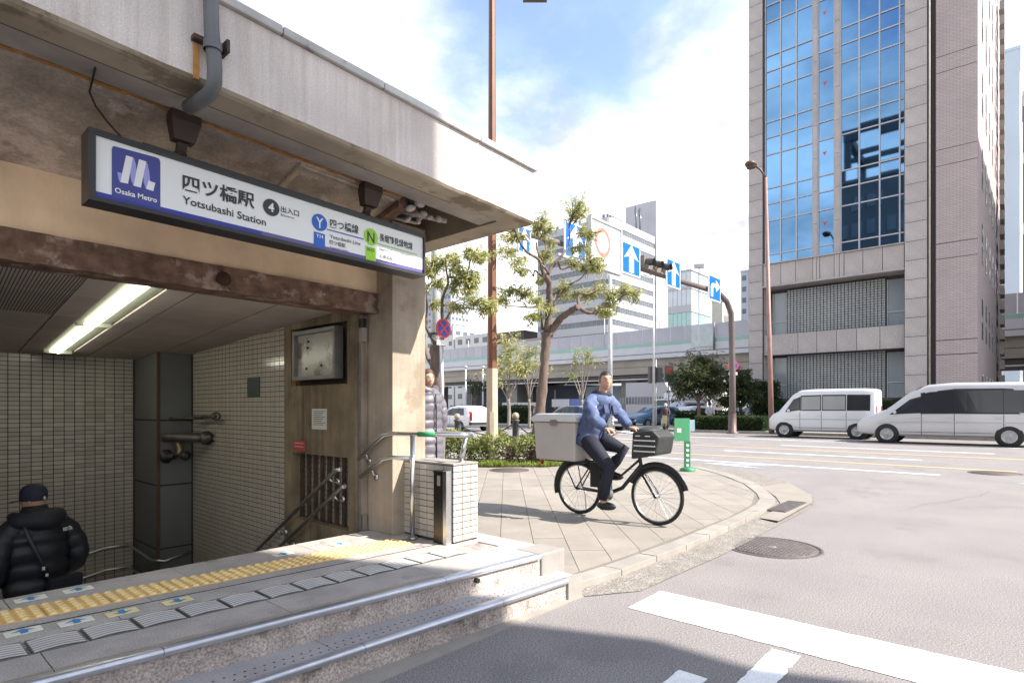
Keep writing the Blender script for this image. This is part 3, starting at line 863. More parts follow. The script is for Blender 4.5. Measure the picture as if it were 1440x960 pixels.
q = MB(); q.tube([(3.065, 3.715, 1.182), (3.11, 3.55, 1.182)], .0215, 10); q.build('green_band', M('green_tape', (.04, .30, .12), .5), hr)
dk = M('dark_rail_sleeve', (.10, .095, .09), .45, .1)
rail_thing('stair_handrail', 'pair of steel wall rails running down along the rusty grille', [
    [(2.80, 4.45, .86), (2.80, 4.52, .85), (2.80, 6.6, -.46)], [(2.80, 4.38, .72), (2.80, 4.43, .705), (2.80, 6.3, -.46)]],
    feet=[((2.80, 4.64, .77), (2.895, 4.64, .73)), ((2.80, 4.56, .62), (2.895, 4.56, .58)), ((2.80, 5.6, .17), (2.895, 5.6, .13)), ((2.80, 5.45, .07), (2.895, 5.45, .03))], r=.018)
bl = thing('back_wall_handrail', 'pair of thin steel rails along the tiled back wall behind the man', 'handrail', (1.5, 8.9, -.5))
for dz in (0, -.29):
    q = MB(); q.tube([(-1.5, 8.91, -.86 + dz), (1.2, 8.91, -.62 + dz), (2.15, 8.91, -.42 + dz), (2.40, 8.88, -.42 + dz), (2.44, 8.1, -.50 + dz), (2.56, 8.03, -.52 + dz), (2.86, 8.03, -.45 + dz)], .016, 8); q.build('rail', steel, bl)
q = MB()
for x in (.9, 1.75): q.box(x, x + .04, 8.90, 9.0, -.60, -.5); q.box(x, x + .04, 8.90, 9.0, -.90, -.8)
q.build('bracket', black_m, bl)
# fire hose connection on the column
sp = thing('fire_standpipe', 'old grey fire hose standpipe with brass outlets in the stairwell corner', 'standpipe', (2.75, 8.0, 1.1))
old = M('old_pipe_metal', (.10, .095, .08), .45, .25, 12, metal=.6)
brass = M('old_brass', (.20, .165, .09), .4, .2, 9, metal=.7)
q = MB()
q.tube([(2.62, 7.98, 1.27), (2.62, 7.80, 1.27), (2.86, 7.62, 1.27)], .018, 8); q.tube([(2.78, 7.84, 1.27), (2.80, 7.1, 1.30)], .02, 8)
q.lathe((2.80, 7.1, 1.30), [(.05, -.01), (.05, .03), (.03, .04)], 10, axis=(0, -1, 0)); q.build('valve_rod', old, sp)
q = MB(); q.tube([(2.50, 7.95, 1.03), (2.64, 7.9, 1.03), (2.84, 7.5, 1.03)], [.05, .06, .06], 12); q.lathe((2.84, 7.46, 1.03), [(.085, -.02), (.085, .02), (.05, .03), (.05, .1)], 14, axis=(.4, -.9, 0)); q.build('pipe_body', old, sp)
q = MB(); q.tube([(2.66, 7.9, 1.03), (2.68, 7.86, .88), (2.64, 7.84, .80)], [.05, .045, .05], 12); q.build('outlet', brass, sp)
q = MB(); q.lathe((2.52, 7.92, .80), [(.085, 0), (.085, .05), (.05, .06), (.04, .14)], 14, axis=(.6, -.8, 0)); q.lathe((2.72, 7.85, .80), [(.06, 0), (.06, .05), (.03, .06)], 12, axis=(.3, -.9, 0)); q.build('outlet_cap', black_m, sp)
# steel box at the low wall
sb = thing('steel_post', 'short stainless steel post with dark channel in front of the low tiled wall', 'post', (3.08, 3.44, ZP))
q = MB(); q.box(3.062, 3.105, 3.41, 3.52, ZP, .885); q.build('channel', M('dark_steel', (.07, .065, .06), .3, .1, 8, metal=.8), sb)
q = MB(); q.box(3.056, 3.114, 3.365, 3.405, ZP, .90); q.build('cover', steel, sb, bevel=.003)
q = MB(); q.box(3.057, 3.11, 3.408, 3.525, .886, .90); q.build('cap', black_m, sb)
q = MB(); q.box(3.058, 3.0615, 3.44, 3.475, .78, .86); q.build('label_plate', concrete_pale, sb)
# drain pipe over the canopy
dp = thing('drain_pipe', 'grey plastic drain pipe bent round the front of the canopy', 'drain pipe', (1.13, 2.9, 3.3))
pvc = M('grey_pvc', (.125, .13, .135), .5, .12, 6)
q = MB(); q.tube([(1.105, 2.885, 3.9), (1.12, 2.885, 3.2), (1.135, 2.885, 3.02), (1.135, 2.89, 2.955), (1.13, 2.93, 2.915), (1.12, 3.0, 2.905), (1.115, 3.16, 2.92)], .034, 12); q.build('pipe', pvc, dp)
q = MB(); q.lathe((1.125, 2.885, 3.12), [(.042, -.02), (.042, .02)], 12); q.build('socket', pvc, dp)
q = MB(); q.box(1.05, 1.20, 2.905, 2.945, 3.14, 3.16); q.box(1.185, 1.20, 2.87, 2.95, 3.12, 3.18); q.build('clamp', M('clamp_rust', (.07, .04, .03), .8, .2), dp)
q = MB(); q.box(1.06, 1.085, 2.938, 2.948, 2.965, 3.13); q.build('rust_stain_plate', orange_rust, dp)
# ================================================================== hanging station sign
YS = 3.35
SG = thing('station_sign', 'long white station name sign with a blue logo hanging under the canopy', 'station sign', (1.8, YS + .06, 2.38))
frame_m = M('sign_frame', (.030, .031, .036), .35, .1)
face_m = M('sign_face', (.74, .76, .75), .3, .02, 3)
sx0, sx1 = .738, 2.824
zt = lambda x: 2.745 - .0228 * (x - .77)
zb = lambda x: 2.398 - .0073 * (x - .77)
def sp_(px, py, dy=-.012):
    return onY(px, py, YS + dy)
q = MB()
def strip(z0f, z1f, y0, y1, x0=sx0, x1=sx1):
    v = [(x, y, f(x)) for f in (z0f, z1f) for x, y in ((x0, y0), (x1, y0), (x1, y1), (x0, y1))]
    q.add(v, [(3, 2, 1, 0), (4, 5, 6, 7), (0, 1, 5, 4), (1, 2, 6, 5), (2, 3, 7, 6), (3, 0, 4, 7)])
FT = .026
strip(lambda x: zt(x) - FT, zt, YS - .012, YS + .13)
strip(zb, lambda x: zb(x) + .022, YS - .012, YS + .13)
strip(lambda x: zb(x) + .0225, lambda x: zt(x) - FT - .0005, YS - .012, YS + .13, sx0, sx0 + .028)
strip(lambda x: zb(x) + .0225, lambda x: zt(x) - FT - .0005, YS - .012, YS + .13, sx1 - .014, sx1)
q.build('frame', frame_m, SG, bevel=.0)
q = MB(); strip(lambda x: zt(x) + .001, lambda x: zt(x) + .03, YS + .045, YS + .10, .98, 2.62); q.build('top_rail', frame_m, SG)
q = MB(); strip(lambda x: zb(x) + .023, lambda x: zt(x) - FT - .001, YS + .004, YS + .12, sx0 + .0285, sx1 - .0145); q.build('face', face_m, SG)
SY = YS + .004
blue_band = M('sign_blue_band', (.035, .045, .30), .3, .05)
vio = M('sign_violet_band', (.115, .095, .27), .3, .05)
q = MB()
def sp_face(pts, mi=0, k=1, qq=None):
    (qq or q).poly([tuple(onY(px, py, SY - .0012 * k)) for px, py in pts], mi)
bz = lambda x: zb(x) + .0235
xa, xb = sx0 + .029, sx1 - .015
n = 10
for i in range(n):
    a, b = xa + (xb - xa) * i / n, xa + (xb - xa) * (i + 1) / n
    q.poly([(a, SY - .0012, bz(a)), (b, SY - .0012, bz(b)), (b, SY - .0012, bz(b) + .026), (a, SY - .0012, bz(a) + .026)], 0 if i < 4 else 1)
q.build('blue_band', [blue_band, vio], SG)
logo_m = M('logo_blue', (.055, .065, .26), .3, .04)
lav = M('logo_lavender', (.32, .32, .66), .3, .02)
lw = M('logo_white', (.74, .75, .76), .3, .02)
q = MB()
sp_face([(157.2, 210), (158.2, 206.5), (161, 205.6), (220, 221.5), (224, 223.6), (225.5, 228), (225.5, 294), (157.2, 276)], 0, 2)
q.build('logo_plate', logo_m, SG)
q = MB()
sp_face([(165, 242), (172, 243.7), (169.1, 256.3), (166.8, 252)], 1, 3)
sp_face([(186.7, 221.3), (188.6, 223), (191, 231), (192.3, 240), (190.5, 252), (187.7, 260.6), (184.5, 254), (182.8, 242)], 1, 3)
sp_face([(204.7, 227.8), (207, 229.6), (209.6, 240), (211.3, 254), (208.5, 262), (205.3, 266), (202.5, 258), (201.4, 247.5)], 1, 3)
sp_face([(177.3, 218.5), (186.9, 221.6), (180.1, 258.5), (169.1, 256.3)], 0, 4)
sp_face([(195.4, 224), (205.8, 227.3), (198.1, 264), (187.7, 261.2)], 0, 4)
sp_face([(209, 254), (218.4, 257.4), (215.6, 268.9), (205.3, 265.6)], 0, 4)
q.build('logo_ribbon', [lw, lav], SG)
def text_mesh(body, bold=0.0):
    cu = bpy.data.curves.new('lettering', 'FONT'); cu.body = body; cu.size = 1.0; cu.offset = bold; cu.resolution_u = 3
    o = bpy.data.objects.new('lettering', cu); COL.objects.link(o)
    dg = bpy.context.evaluated_depsgraph_get(); dg.update()
    me = bpy.data.meshes.new_from_object(o.evaluated_get(dg))
    bpy.data.objects.remove(o); bpy.data.curves.remove(cu)
    return me
def text_quad(body, bl, br, tl, m, parent, name='lettering', bold=0.0, push=Vector((0, 0, 0))):
    # flat lettering stretched between three corners: bottom left, bottom right, top left
    me = text_mesh(body, bold)
    xs = [v.co.x for v in me.vertices]; ys = [v.co.y for v in me.vertices]
    if not xs: return None
    x0, x1, y0, y1 = min(xs), max(xs), min(ys), max(ys)
    bl, br, tl = Vector(bl), Vector(br), Vector(tl)
    off = OFF.get(parent.name, Vector((0, 0, 0)))
    for v in me.vertices:
        u, t = (v.co.x - x0) / (x1 - x0), (v.co.y - y0) / (y1 - y0)
        v.co = bl + (br - bl) * u + (tl - bl) * t + push - off
    me.materials.clear(); me.materials.append(m)
    o = bpy.data.objects.new(name, me); link(o, parent)
    return o
blk = M('sign_black', (.035, .035, .038), .4)
def st_text(body, l, r, top, m=blk, bold=0.0, k=3):
    """l = bottom-left pixel, r = bottom-right pixel, top = top-left pixel"""
    f = lambda p: onY(p[0], p[1], SY - .0012 * k)
    return text_quad(body, f(l), f(r), f(top), m, SG, bold=bold)
st_text('四ツ橋駅', (256.8, 268), (358, 294.5), (256.8, 243.5), bold=.022)
st_text('Yotsubashi Station', (256.8, 285.8), (374, 317.8), (256.8, 274.6), bold=.012)
st_text('Osaka Metro', (161.5, 270.6), (220.8, 285.3), (161.5, 263.2), lw, bold=.02)
def disc(cx, cy, ry, m, k=3):
    c = onY(cx, cy, SY - .0012 * k); t = onY(cx, cy - ry, SY - .0012 * k)
    R = t.z - c.z
    q = MB(); q.poly([(c.x + R * cos(a * pi / 18), c.y, c.z + R * sin(a * pi / 18)) for a in range(36)]); q.build('disc', m, SG)
yb, ng = M('line_blue', (.012, .105, .46), .3), M('line_green', (.29, .62, .03), .3)
disc(381.6, 291.8, 11.8, blk); st_text('4', (377.3, 296.8), (385.5, 298.8), (377.3, 284.2), lw, .03, 5)
st_text('出入口', (395, 297.8), (420.5, 304.8), (395, 289), bold=.01)
st_text('Entrance', (395, 303.2), (414, 308.2), (395, 300))
disc(449.5, 312.8, 11.8, yb); st_text('Y', (444.5, 319.2), (454.8, 322), (444.5, 304.5), lw, .01, 5)
def rect4(l, r, t, b1, m, k=3):
    q = MB(); q.poly([tuple(onY(x, y, SY - .0012 * k)) for x, y in ((l, t[0]), (r, t[1]), (r, b1[1]), (l, b1[0]))]); q.build('line_badge', m, SG)
rect4(441.6, 457.0, (325.2, 329.6), (346.4, 350), yb); st_text('Y14', (444.6, 333.4), (454.6, 336.0), (444.6, 328.2), lw, .02, 5)
st_text('四つ橋線', (464, 320), (504.4, 329.5), (464, 307), bold=.014)
q = MB(); sp_face([(459.5, 321.4), (511.5, 335.4), (511.5, 337), (459.5, 322.9)], 0, 3); q.build('line_rule', M('rule_blue', (.10, .14, .42), .4), SG)
st_text('Yotsubashi Line', (464, 334.6), (506.8, 345.2), (464, 329.6), bold=.004)
st_text('四ツ橋駅', (463.5, 343), (486, 348.8), (463.5, 336.8), bold=.008)
st_text('Yotsubashi Station', (463.5, 348), (490, 354.2), (463.5, 345.6))
disc(521.8, 333, 11.6, ng); st_text('N', (516.8, 339.6), (526.8, 342.6), (516.8, 324.8), blk, .008, 5)
rect4(514.4, 528.3, (345.6, 349.2), (364.8, 367.8), ng); st_text('N15', (517, 352.6), (526, 354.8), (517, 347.8), blk, .01, 5)
st_text('長堀鶴見緑地線', (534, 338.8), (580.3, 351.8), (534, 327.6), bold=.014)
q = MB(); sp_face([(530, 341.4), (586.5, 357.2), (586.5, 358.7), (530, 342.8)], 0, 3); q.build('line_rule', M('rule_green', (.36, .56, .16), .4), SG)
st_text('Nagahori Tsurumi-ryokuchi Line', (534, 352.3), (580.6, 363.2), (534, 347.8), bold=.004)
st_text('心斎橋駅', (534, 362.2), (553, 367), (534, 356.6), bold=.008)
st_text('Shinsaibashi Station', (534, 366.8), (558, 372.6), (534, 364.4))
hang_m = M('hanger_brown', (.045, .027, .020), .55, .2, 8)
for x in (1.165, 2.35):
    q = MB(); zt0 = 2.992 + slp(x); yc = YS + .012
    v = []
    for z, s, dy in ((zt0, .072, 0), (zt0 - .07, .072, 0), (zt0 - .165, .052, .02), (zt0 - .17, .024, .03), (zt(x) + .028, .024, .06)):
        v += [(x - s, yc + dy - s * .6, z), (x + s, yc + dy - s * .6, z), (x + s, yc + dy + s * .6, z), (x - s, yc + dy + s * .6, z)]
    f = [(i * 4 + j, i * 4 + (j + 1) % 4, i * 4 + 4 + (j + 1) % 4, i * 4 + 4 + j) for i in range(4) for j in range(4)]
    q.add(v, f)
    q.lathe((x, YS + .07, zt(x) + .028), [(.035, 0), (.035, .014), (.02, .022)], 10)
    q.build('hanger', hang_m, SG)
# ================================================================== buildings
def brick_mat(name, c1, c2, mortar, bw, bh, axis='YZ', rough=.75, ms=.012):
    m = bpy.data.materials.new(name); m.use_nodes = True
    t = m.node_tree; N, L = t.nodes, t.links; b = N['Principled BSDF']; b.inputs['Roughness'].default_value = rough
    tcn = N.new('ShaderNodeTexCoord'); sp = N.new('ShaderNodeSeparateXYZ'); cb = N.new('ShaderNodeCombineXYZ')
    L.new(tcn.outputs['Object'], sp.inputs[0])
    ad = N.new('ShaderNodeMath'); ad.operation = 'ADD'
    L.new(sp.outputs['X'], ad.inputs[0]); L.new(sp.outputs['Y'], ad.inputs[1])
    L.new(ad.outputs[0], cb.inputs[0]); L.new(sp.outputs['Z'], cb.inputs[1])
    br = N.new('ShaderNodeTexBrick')
    br.inputs['Color1'].default_value = (*c1, 1); br.inputs['Color2'].default_value = (*c2, 1); br.inputs['Mortar'].default_value = (*mortar, 1)
    br.inputs['Scale'].default_value = 1; br.inputs['Brick Width'].default_value = bw; br.inputs['Row Height'].default_value = bh
    br.inputs['Mortar Size'].default_value = ms
    L.new(cb.outputs[0], br.inputs['Vector'])
    nz = N.new('ShaderNodeTexNoise'); nz.inputs['Scale'].default_value = .6; nz.inputs['Detail'].default_value = 4
    L.new(tcn.outputs['Object'], nz.inputs['Vector'])
    mr = N.new('ShaderNodeMapRange'); mr.inputs['To Min'].default_value = .85; mr.inputs['To Max'].default_value = 1.15; L.new(nz.outputs['Fac'], mr.inputs['Value'])
    vm = N.new('ShaderNodeVectorMath'); vm.operation = 'SCALE'; L.new(br.outputs['Color'], vm.inputs[0]); L.new(mr.outputs['Result'], vm.inputs['Scale'])
    L.new(vm.outputs[0], b.inputs['Base Color'])
    bn = N.new('ShaderNodeBump'); bn.inputs['Strength'].default_value = .3; bn.inputs['Distance'].default_value = .01; bn.invert = True
    L.new(br.outputs['Fac'], bn.inputs['Height']); L.new(bn.outputs[0], b.inputs['Normal'])
    return m
brick_m = brick_mat('mauve_brick', (.45, .375, .36), (.405, .34, .33), (.27, .22, .22), .30, .10)
gran_t = M('tower_granite', (.40, .36, .345), .55, .12, 1.2, .05, 40, speck=.12, sscale=18, rand=.07)
gran_d = M('tower_granite_joint', (.09, .08, .08), .8)
mirror = M('mirror_glass', (.12, .245, .42), .025, .03, .15, metal=1.0, rand=.05)
dark_glass = M('dark_glass', (.03, .037, .043), .06, .1, .5, spec=.9)
pale_glass = M('pale_curtain_glass', (.26, .30, .33), .12, .12, .8, spec=.8, zs=.2)
alu_w = M('white_aluminium', (.43, .43, .45), .4, .05, 4)
T = thing('office_tower', 'tall mauve brick office tower with blue mirrored curtain wall and glass block base', 'tower', (40, 7.6, 0))
Y_ = lambda px: onX(px, 500, 40.0).y
q = MB(); q.ext([(40.35, 1.62, 9.46), (66, .99, 9.46), (66, 13.2, 9.46), (40.35, 13.4, 9.46)], (0, 0, 24.04)); q.build('tower_core', brick_m, T)
q = MB(); q.ext([(40.35, 1.62, 0), (66, .99, 0), (66, 13.2, 0), (41.45, 13.4, 0), (41.45, 4.86, 0), (40.35, 4.86, 0)], (0, 0, 9.455)); q.build('tower_base_core', brick_m, T)
q = MB(); q.ext([(40.0, 1.59, 0), (40.36, 1.58, 0), (40.36, 3.42, 0), (40.0, 3.42, 0)], (0, 0, .3)); q.build('brick_plinth', brick_m, T)
zz = [.31, 4.35, 5.15, 9.7, 10.55, 14.9, 15.8, 20.1, 21.0, 25.4, 26.3, 33.5]
for a, b in zip(zz, zz[1:]):
    q = MB(); q.box(40.0, 40.36, 1.59, 3.42, a + .02, b - .02); q.build('brick_panel', brick_m, T)
q = MB(); q.box(40.18, 40.37, 3.43, 3.76, 0, 33); q.build('dark_recess', M('tower_recess', (.05, .04, .04), .7), T)
q = MB(); q.tube([(40.05, 3.72, 0.2), (40.05, 3.72, 33)], .055, 8); q.build('tower_downpipe', M('tower_pipe', (.62, .55, .50), .4, .1, 3), T)
gp = MB(); gp.box(0, .25, 0, 1, 0, 1); gpm = gp.mesh('granite_panel', gran_t)
b0 = Vector((40, 7.6, 0))
def panel(x, y0, y1, z0, z1, g=.014, dep=1.0):
    inst(gpm, 'granite_panel', T, (x - b0.x, y0 + g - b0.y, z0 + g - b0.z), None, (dep, y1 - y0 - 2 * g, z1 - z0 - 2 * g))
z = 0.0
while z < 33:
    panel(39.8, 3.80, 4.86, z, z + 1.09); panel(39.8, 12.72, 13.62, z, z + 1.09); z += 1.09
q = MB(); q.box(39.83, 40.36, 3.79, 4.87, 0, 33); q.box(39.83, 41.3, 12.71, 13.63, 0, 33); q.build('pillar_core', gran_d, T)
z = 0.0
while z < 9.4:
    q = MB(); q.box(40.06, 41.3, 12.70, 12.712, z + .012, min(z + 1.078, 9.4)); q.build('granite_panel', gran_t, T); z += 1.09
ycols = [12.62, 11.66, 10.70, 9.72], [9.436, 8.516], [8.165, Y_(1208), Y_(1236.7), Y_(1265), 4.87]
# floors of the curtain wall
zl = [10.93, 11.56]
while zl[-1] < 32: zl += [zl[-1] + 2.23, zl[-1] + 3.37, zl[-1] + 4.40]
zl = [10.93] + sorted(set(round(v, 3) for v in zl[1:]))
pm = MB(); pm.add([(0, 0, 0), (0, 1, 0), (0, 1, 1), (0, 0, 1)], [(0, 3, 2, 1)]); pane_me = pm.mesh('window_pane', mirror)
red_t = M('red_access_mark', (.55, .08, .08), .5)
for ys in ycols:
    for a, b in zip(ys, ys[1:]):
        y0, y1 = min(a, b), max(a, b)
        for z0, z1 in zip(zl, zl[1:]):
            o = inst(pane_me, 'window_pane', T, (40.12 - b0.x, y0 + .02 - b0.y, z0 + .02), (0, random.uniform(-.004, .004), random.uniform(-.004, .004)), (1, y1 - y0 - .04, z1 - z0 - .04))
            if len(ys) == 2 and z1 - z0 > 2:
                q = MB(); cy_ = (y0 + y1) / 2 + .1; q.poly([(40.105, cy_ - .12, z1 - .75), (40.105, cy_ + .12, z1 - .75), (40.105, cy_, z1 - .98)]); q.build('red_mark', red_t, T)
q = MB(); q.box(40.15, 40.34, 4.88, 12.7, 10.9, 33); q.build('curtain_backing', gran_d, T)
for ys in ycols:
    for y in ys:
        q = MB(); q.box(40.02, 40.15, y - .035, y + .035, 10.93, 33); q.build('mullion', alu_w, T)
    for zv in zl:
        q = MB(); q.box(40.06, 40.145, ys[-1], ys[0], zv - .035, zv + .035); q.build('transom', alu_w, T)
for y0, y1 in ((9.47, 9.69), (8.20, 8.48)):
    for k in range(11):
        q = MB(); q.box(39.95, 40.16, y0, y1, 10.95 + k * 2.05, 10.95 + (k + 1) * 2.05 - .02); q.build('granite_panel', gran_t, T)
# spandrel bands of granite over the two glass block floors
ye = [4.88, 5.95, 6.95, 7.95, 8.20, 8.48, 9.30, 9.47, 9.69, 10.7, 11.6, 12.70]
for a, b in zip(ye, ye[1:]): panel(39.88 if b - a > .3 else 39.84, a, b, 9.44, 10.86)
q = MB(); q.box(39.78, 40.36, 4.87, 12.71, 10.86, 10.93); q.box(39.74, 41.3, 4.87, 12.71, 9.34, 9.43); q.build('ledge', gran_t, T)
for a, b in zip([4.88, 6.1, 7.3, 8.4, 9.5, 10.6, 12.70], [6.1, 7.3, 8.4, 9.5, 10.6, 12.70]): panel(40.02, a, b, 4.86, 6.22)
q = MB(); q.box(40.1, 41.3, 4.88, 12.70, 4.84, 6.2); q.box(40.6, 41.3, 4.88, 12.7, 0, 2.0); q.build('band_core', gran_d, T)
q = MB(); q.box(41.25, 41.4, 4.88, 12.7, 0, 9.4); q.build('recess_wall', gran_d, T)
gb = M('glass_block', (.30, .33, .335), .25, .12, 1.0, spec=.7)
for z0, z1 in ((2.0, 4.84), (6.22, 9.2)):
    q = MB(); ny, nz = 28, int((z1 - z0) / .142)
    yw0, yw1 = 5.95, 11.5
    for i in range(ny):
        for j in range(nz):
            y = yw0 + (yw1 - yw0) * i / ny; zb_ = z0 + (z1 - z0) * j / nz
            dy, dz = (yw1 - yw0) / ny, (z1 - z0) / nz
            q.box(40.93, 40.97, y + .025, y + dy - .025, zb_ + .018, zb_ + dz - .018)
    tag(q.build('glass_blocks', gb, T), kind='stuff')
    q = MB(); q.box(40.965, 41.2, yw0, yw1, z0, z1); q.build('block_grid', gran_d, T)
    for y0, y1 in ((4.98, 5.85), (11.6, 12.42)):
        q = MB(); q.box(41.1, 41.12, y0, y1, z0, z1 - .1); wn = q.build('window', pale_glass, T)
        q = MB(); q.box(41.04, 41.1, y0 - .05, y0, z0, z1 - .1); q.box(41.04, 41.1, y1, y1 + .05, z0, z1 - .1); q.box(41.04, 41.1, y0, y1, z0 + .9, z0 + .96); q.build('window_frame', alu_w, wn)
# slit windows down the side
for fl in range(8):
    for c in range(7):
        x = 43.5 + c * 3.1; y = 1.62 - .0246 * (x - 40.35)
        for dz in (0, 1.35):
            q = MB(); q.box(x, x + 1.1, y - .03, y + .03, 1.0 + fl * 4.4 + dz, 2.0 + fl * 4.4 + dz); q.build('slit_window', dark_glass, T)
q = MB()
for k in range(26): q.box(58.0, 60.5, .72, 1.0, 3.2 + k * 1.15, 3.9 + k * 1.15)
tag(q.build('side_balconies', concrete_pale, T), kind='stuff')

# ------------------------------------------------------------------ elevated expressway
E = thing('elevated_expressway', 'pale elevated expressway with a green stripe crossing behind the avenue', 'expressway', (70, 45, 0))
lavp = M('barrier_panel', (.43, .43, .47), .6, .05, 1, rand=.05)
grs = M('green_stripe', (.30, .47, .41), .6, .05, 1)
wht = M('viaduct_white', (.55, .56, .58), .7, .06, .5)
beige = M('viaduct_girder', (.36, .33, .29), .8, .12, .4, streak=.2)
yy = -12.0
bp = MB(); bp.box(0, .12, 0, 1.94, 0, 1.85); bpm = bp.mesh('barrier_panel', lavp)
while yy < 84:
    inst(bpm, 'barrier_panel', E, (0, yy - 45, 10.02)); yy += 2.0
def ebar(nm, m, x0, x1, z0, z1):
    q = MB(); q.box(x0, x1, -12, 84, z0, z1); return q.build(nm, m, E)
ebar('green_stripe', grs, 69.98, 70.1, 9.55, 10.0)
ebar('barrier_wall', wht, 69.95, 70.3, 8.62, 9.54)
ebar('drip_edge', M('viaduct_grey', (.22, .23, .25), .7), 69.9, 70.3, 8.48, 8.61)
ebar('deck_edge', wht, 69.85, 88, 7.95, 8.47)
ebar('girder', beige, 70.6, 87, 6.1, 7.94)
ebar('girder_flange', beige, 70.3, 87.2, 5.95, 6.09)
ebar('girder_flange', beige, 70.45, 70.6, 6.95, 7.05)
ebar('service_pipe', M('service_pipe', (.08, .06, .05), .6), 70.5, 70.75, 5.45, 5.7)
ebar('service_pipe', wht, 70.5, 70.75, 5.2, 5.35)
ebar('underside', M('viaduct_under', (.10, .10, .105), .9), 70.7, 87, 5.6, 5.94)
for y in (-8, 20, 40, 62, 82):
    for x in (72, 82):
        q = MB(); q.box(x, x + 3, y, y + 2.4, 0, 5.6); q.build('pier', M('pier_concrete', (.22, .21, .20), .85, .15, .5), E)
q = MB(); q.box(69.8, 69.95, 28.2, 31.0, 9.0, 11.7); q.build('equipment_screen', M('screen_panel', (.50, .55, .55), .5, .1, 2), E)
q = MB(); q.tube([(69.8, 28.1, 8.6), (69.8, 28.1, 11.9)], .12, 8); q.build('screen_post', M('viaduct_post', (.2, .2, .22), .6), E)
for y in (26.5, 35.5, 44.0, 71.5):
    q = MB(); q.tube([(70.1, y, 9.9), (70.1, y, 14.5 if y < 60 else 13)], .06, 6); q.build('lamp_mast', wht, E)

# ------------------------------------------------------------------ far buildings
white_w = M('white_cladding', (.40, .40, .42), .6, .04, .2)
band_g = M('window_band', (.10, .115, .135), .2, .2, .4, spec=.7)
W = thing('striped_office', 'white office block with rounded corner and horizontal window bands beyond the expressway', 'office block', (112.3, 69, 0))
def rounded(x0, x1, y0, y1, r, z0, z1, nm, m, par, inset=0.0):
    x0 += inset; y0 += inset
    pl = [(x0 + r - r * cos(a), y0 + r - r * sin(a)) for a in [i * pi / 2 / 6 for i in range(7)]]
    pl = [(x0, y1)] + pl + [(x1, y0), (x1, y1)]
    q = MB(); q.prism(pl, z0, z1); return q.build(nm, m, par)
rounded(112.3, 133.6, 69, 90, 2.0, 0, 8.0, 'base', white_w, W)
fh = 3.05
for k in range(12):
    z = 8.0 + k * fh
    bd = rounded(112.3, 133.6, 69, 90, 2.0, z + .001, z + 1.25, 'window_band', band_g, W, .12)
    q = MB()
    for i in range(16): q.box(112.36, 112.44, 71.5 + i * 1.15, 71.55 + i * 1.15, z + .01, z + 1.24)
    for i in range(18): q.box(114.6 + i * 1.05, 114.65 + i * 1.05, 69.06, 69.14, z + .01, z + 1.24)
    tag(q.build('window_bars', white_w, bd), kind='stuff')
    rounded(112.3, 133.6, 69, 90, 2.0, z + 1.251, z + fh, 'wall_band', white_w, W)
q = MB(); q.prism([(133.8, 70.5), (134.1, 68.9), (135.2, 68.2), (139.6, 68.2), (140.6, 69.2), (140.6, 77.5), (133.8, 77.5)], 0, 54.0); q.build('service_core', white_w, W)
q = MB()
for i in range(6): q.box(113 + i * 1.2, 113.5 + i * 1.2, 70, 70.4, 44.6, 45.5)
for i in range(8): q.box(113, 113.5, 71 + i * 2.2, 71.5 + i * 2.2, 44.6, 45.6)
tag(q.build('roof_units', band_g, W), kind='stuff')
for x in (129.5, 131.5):
    q = MB(); q.tube([(x, 72, 44.7), (x, 72, 52)], .25, 6); q.box(x - .5, x + .5, 71.8, 72.2, 50, 51.6); q.build('antenna', band_g, W)
GB = thing('glass_office', 'small glass office with a pale green glazed floor between the white core and the signs', 'office block', (110, 48.8, 0))
tl_g = M('green_glass', (.30, .50, .46), .15, .08, .5, spec=.7)
wh_g = M('white_glazing', (.50, .55, .57), .2, .06, .6, spec=.7)
lv = [(0, 13.5, white_w, 'wall'), (13.5, 15.6, band_g, 'window_band'), (15.6, 17, white_w, 'wall'), (17, 20.6, tl_g, 'green_glazing'), (20.6, 22, white_w, 'wall'), (22, 25.2, wh_g, 'glazing'), (25.2, 25.8, white_w, 'wall'), (25.8, 28.8, wh_g, 'glazing')]
for z0, z1, m, nm in lv:
    q = MB(); i_ = 0 if m is white_w else .15
    q.box(110 + i_, 119.7, 48.8 + i_, 53.9, z0 + .005, z1); pr_ = q.build(nm, m, GB)
    if m is not white_w:
        q = MB()
        for k in range(6): q.box(110.08, 110.14, 49.0 + k * .95, 49.1 + k * .95, z0 + .01, z1 - .01)
        for k in range(9): q.box(110.3 + k * 1.1, 110.4 + k * 1.1, 48.88, 48.94, z0 + .01, z1 - .01)
        tag(q.build('window_bars', white_w, pr_), kind='stuff')
q = MB(); q.box(109.95, 119.8, 48.75, 53.95, 28.81, 29.1); q.build('roof_edge', white_w, GB)
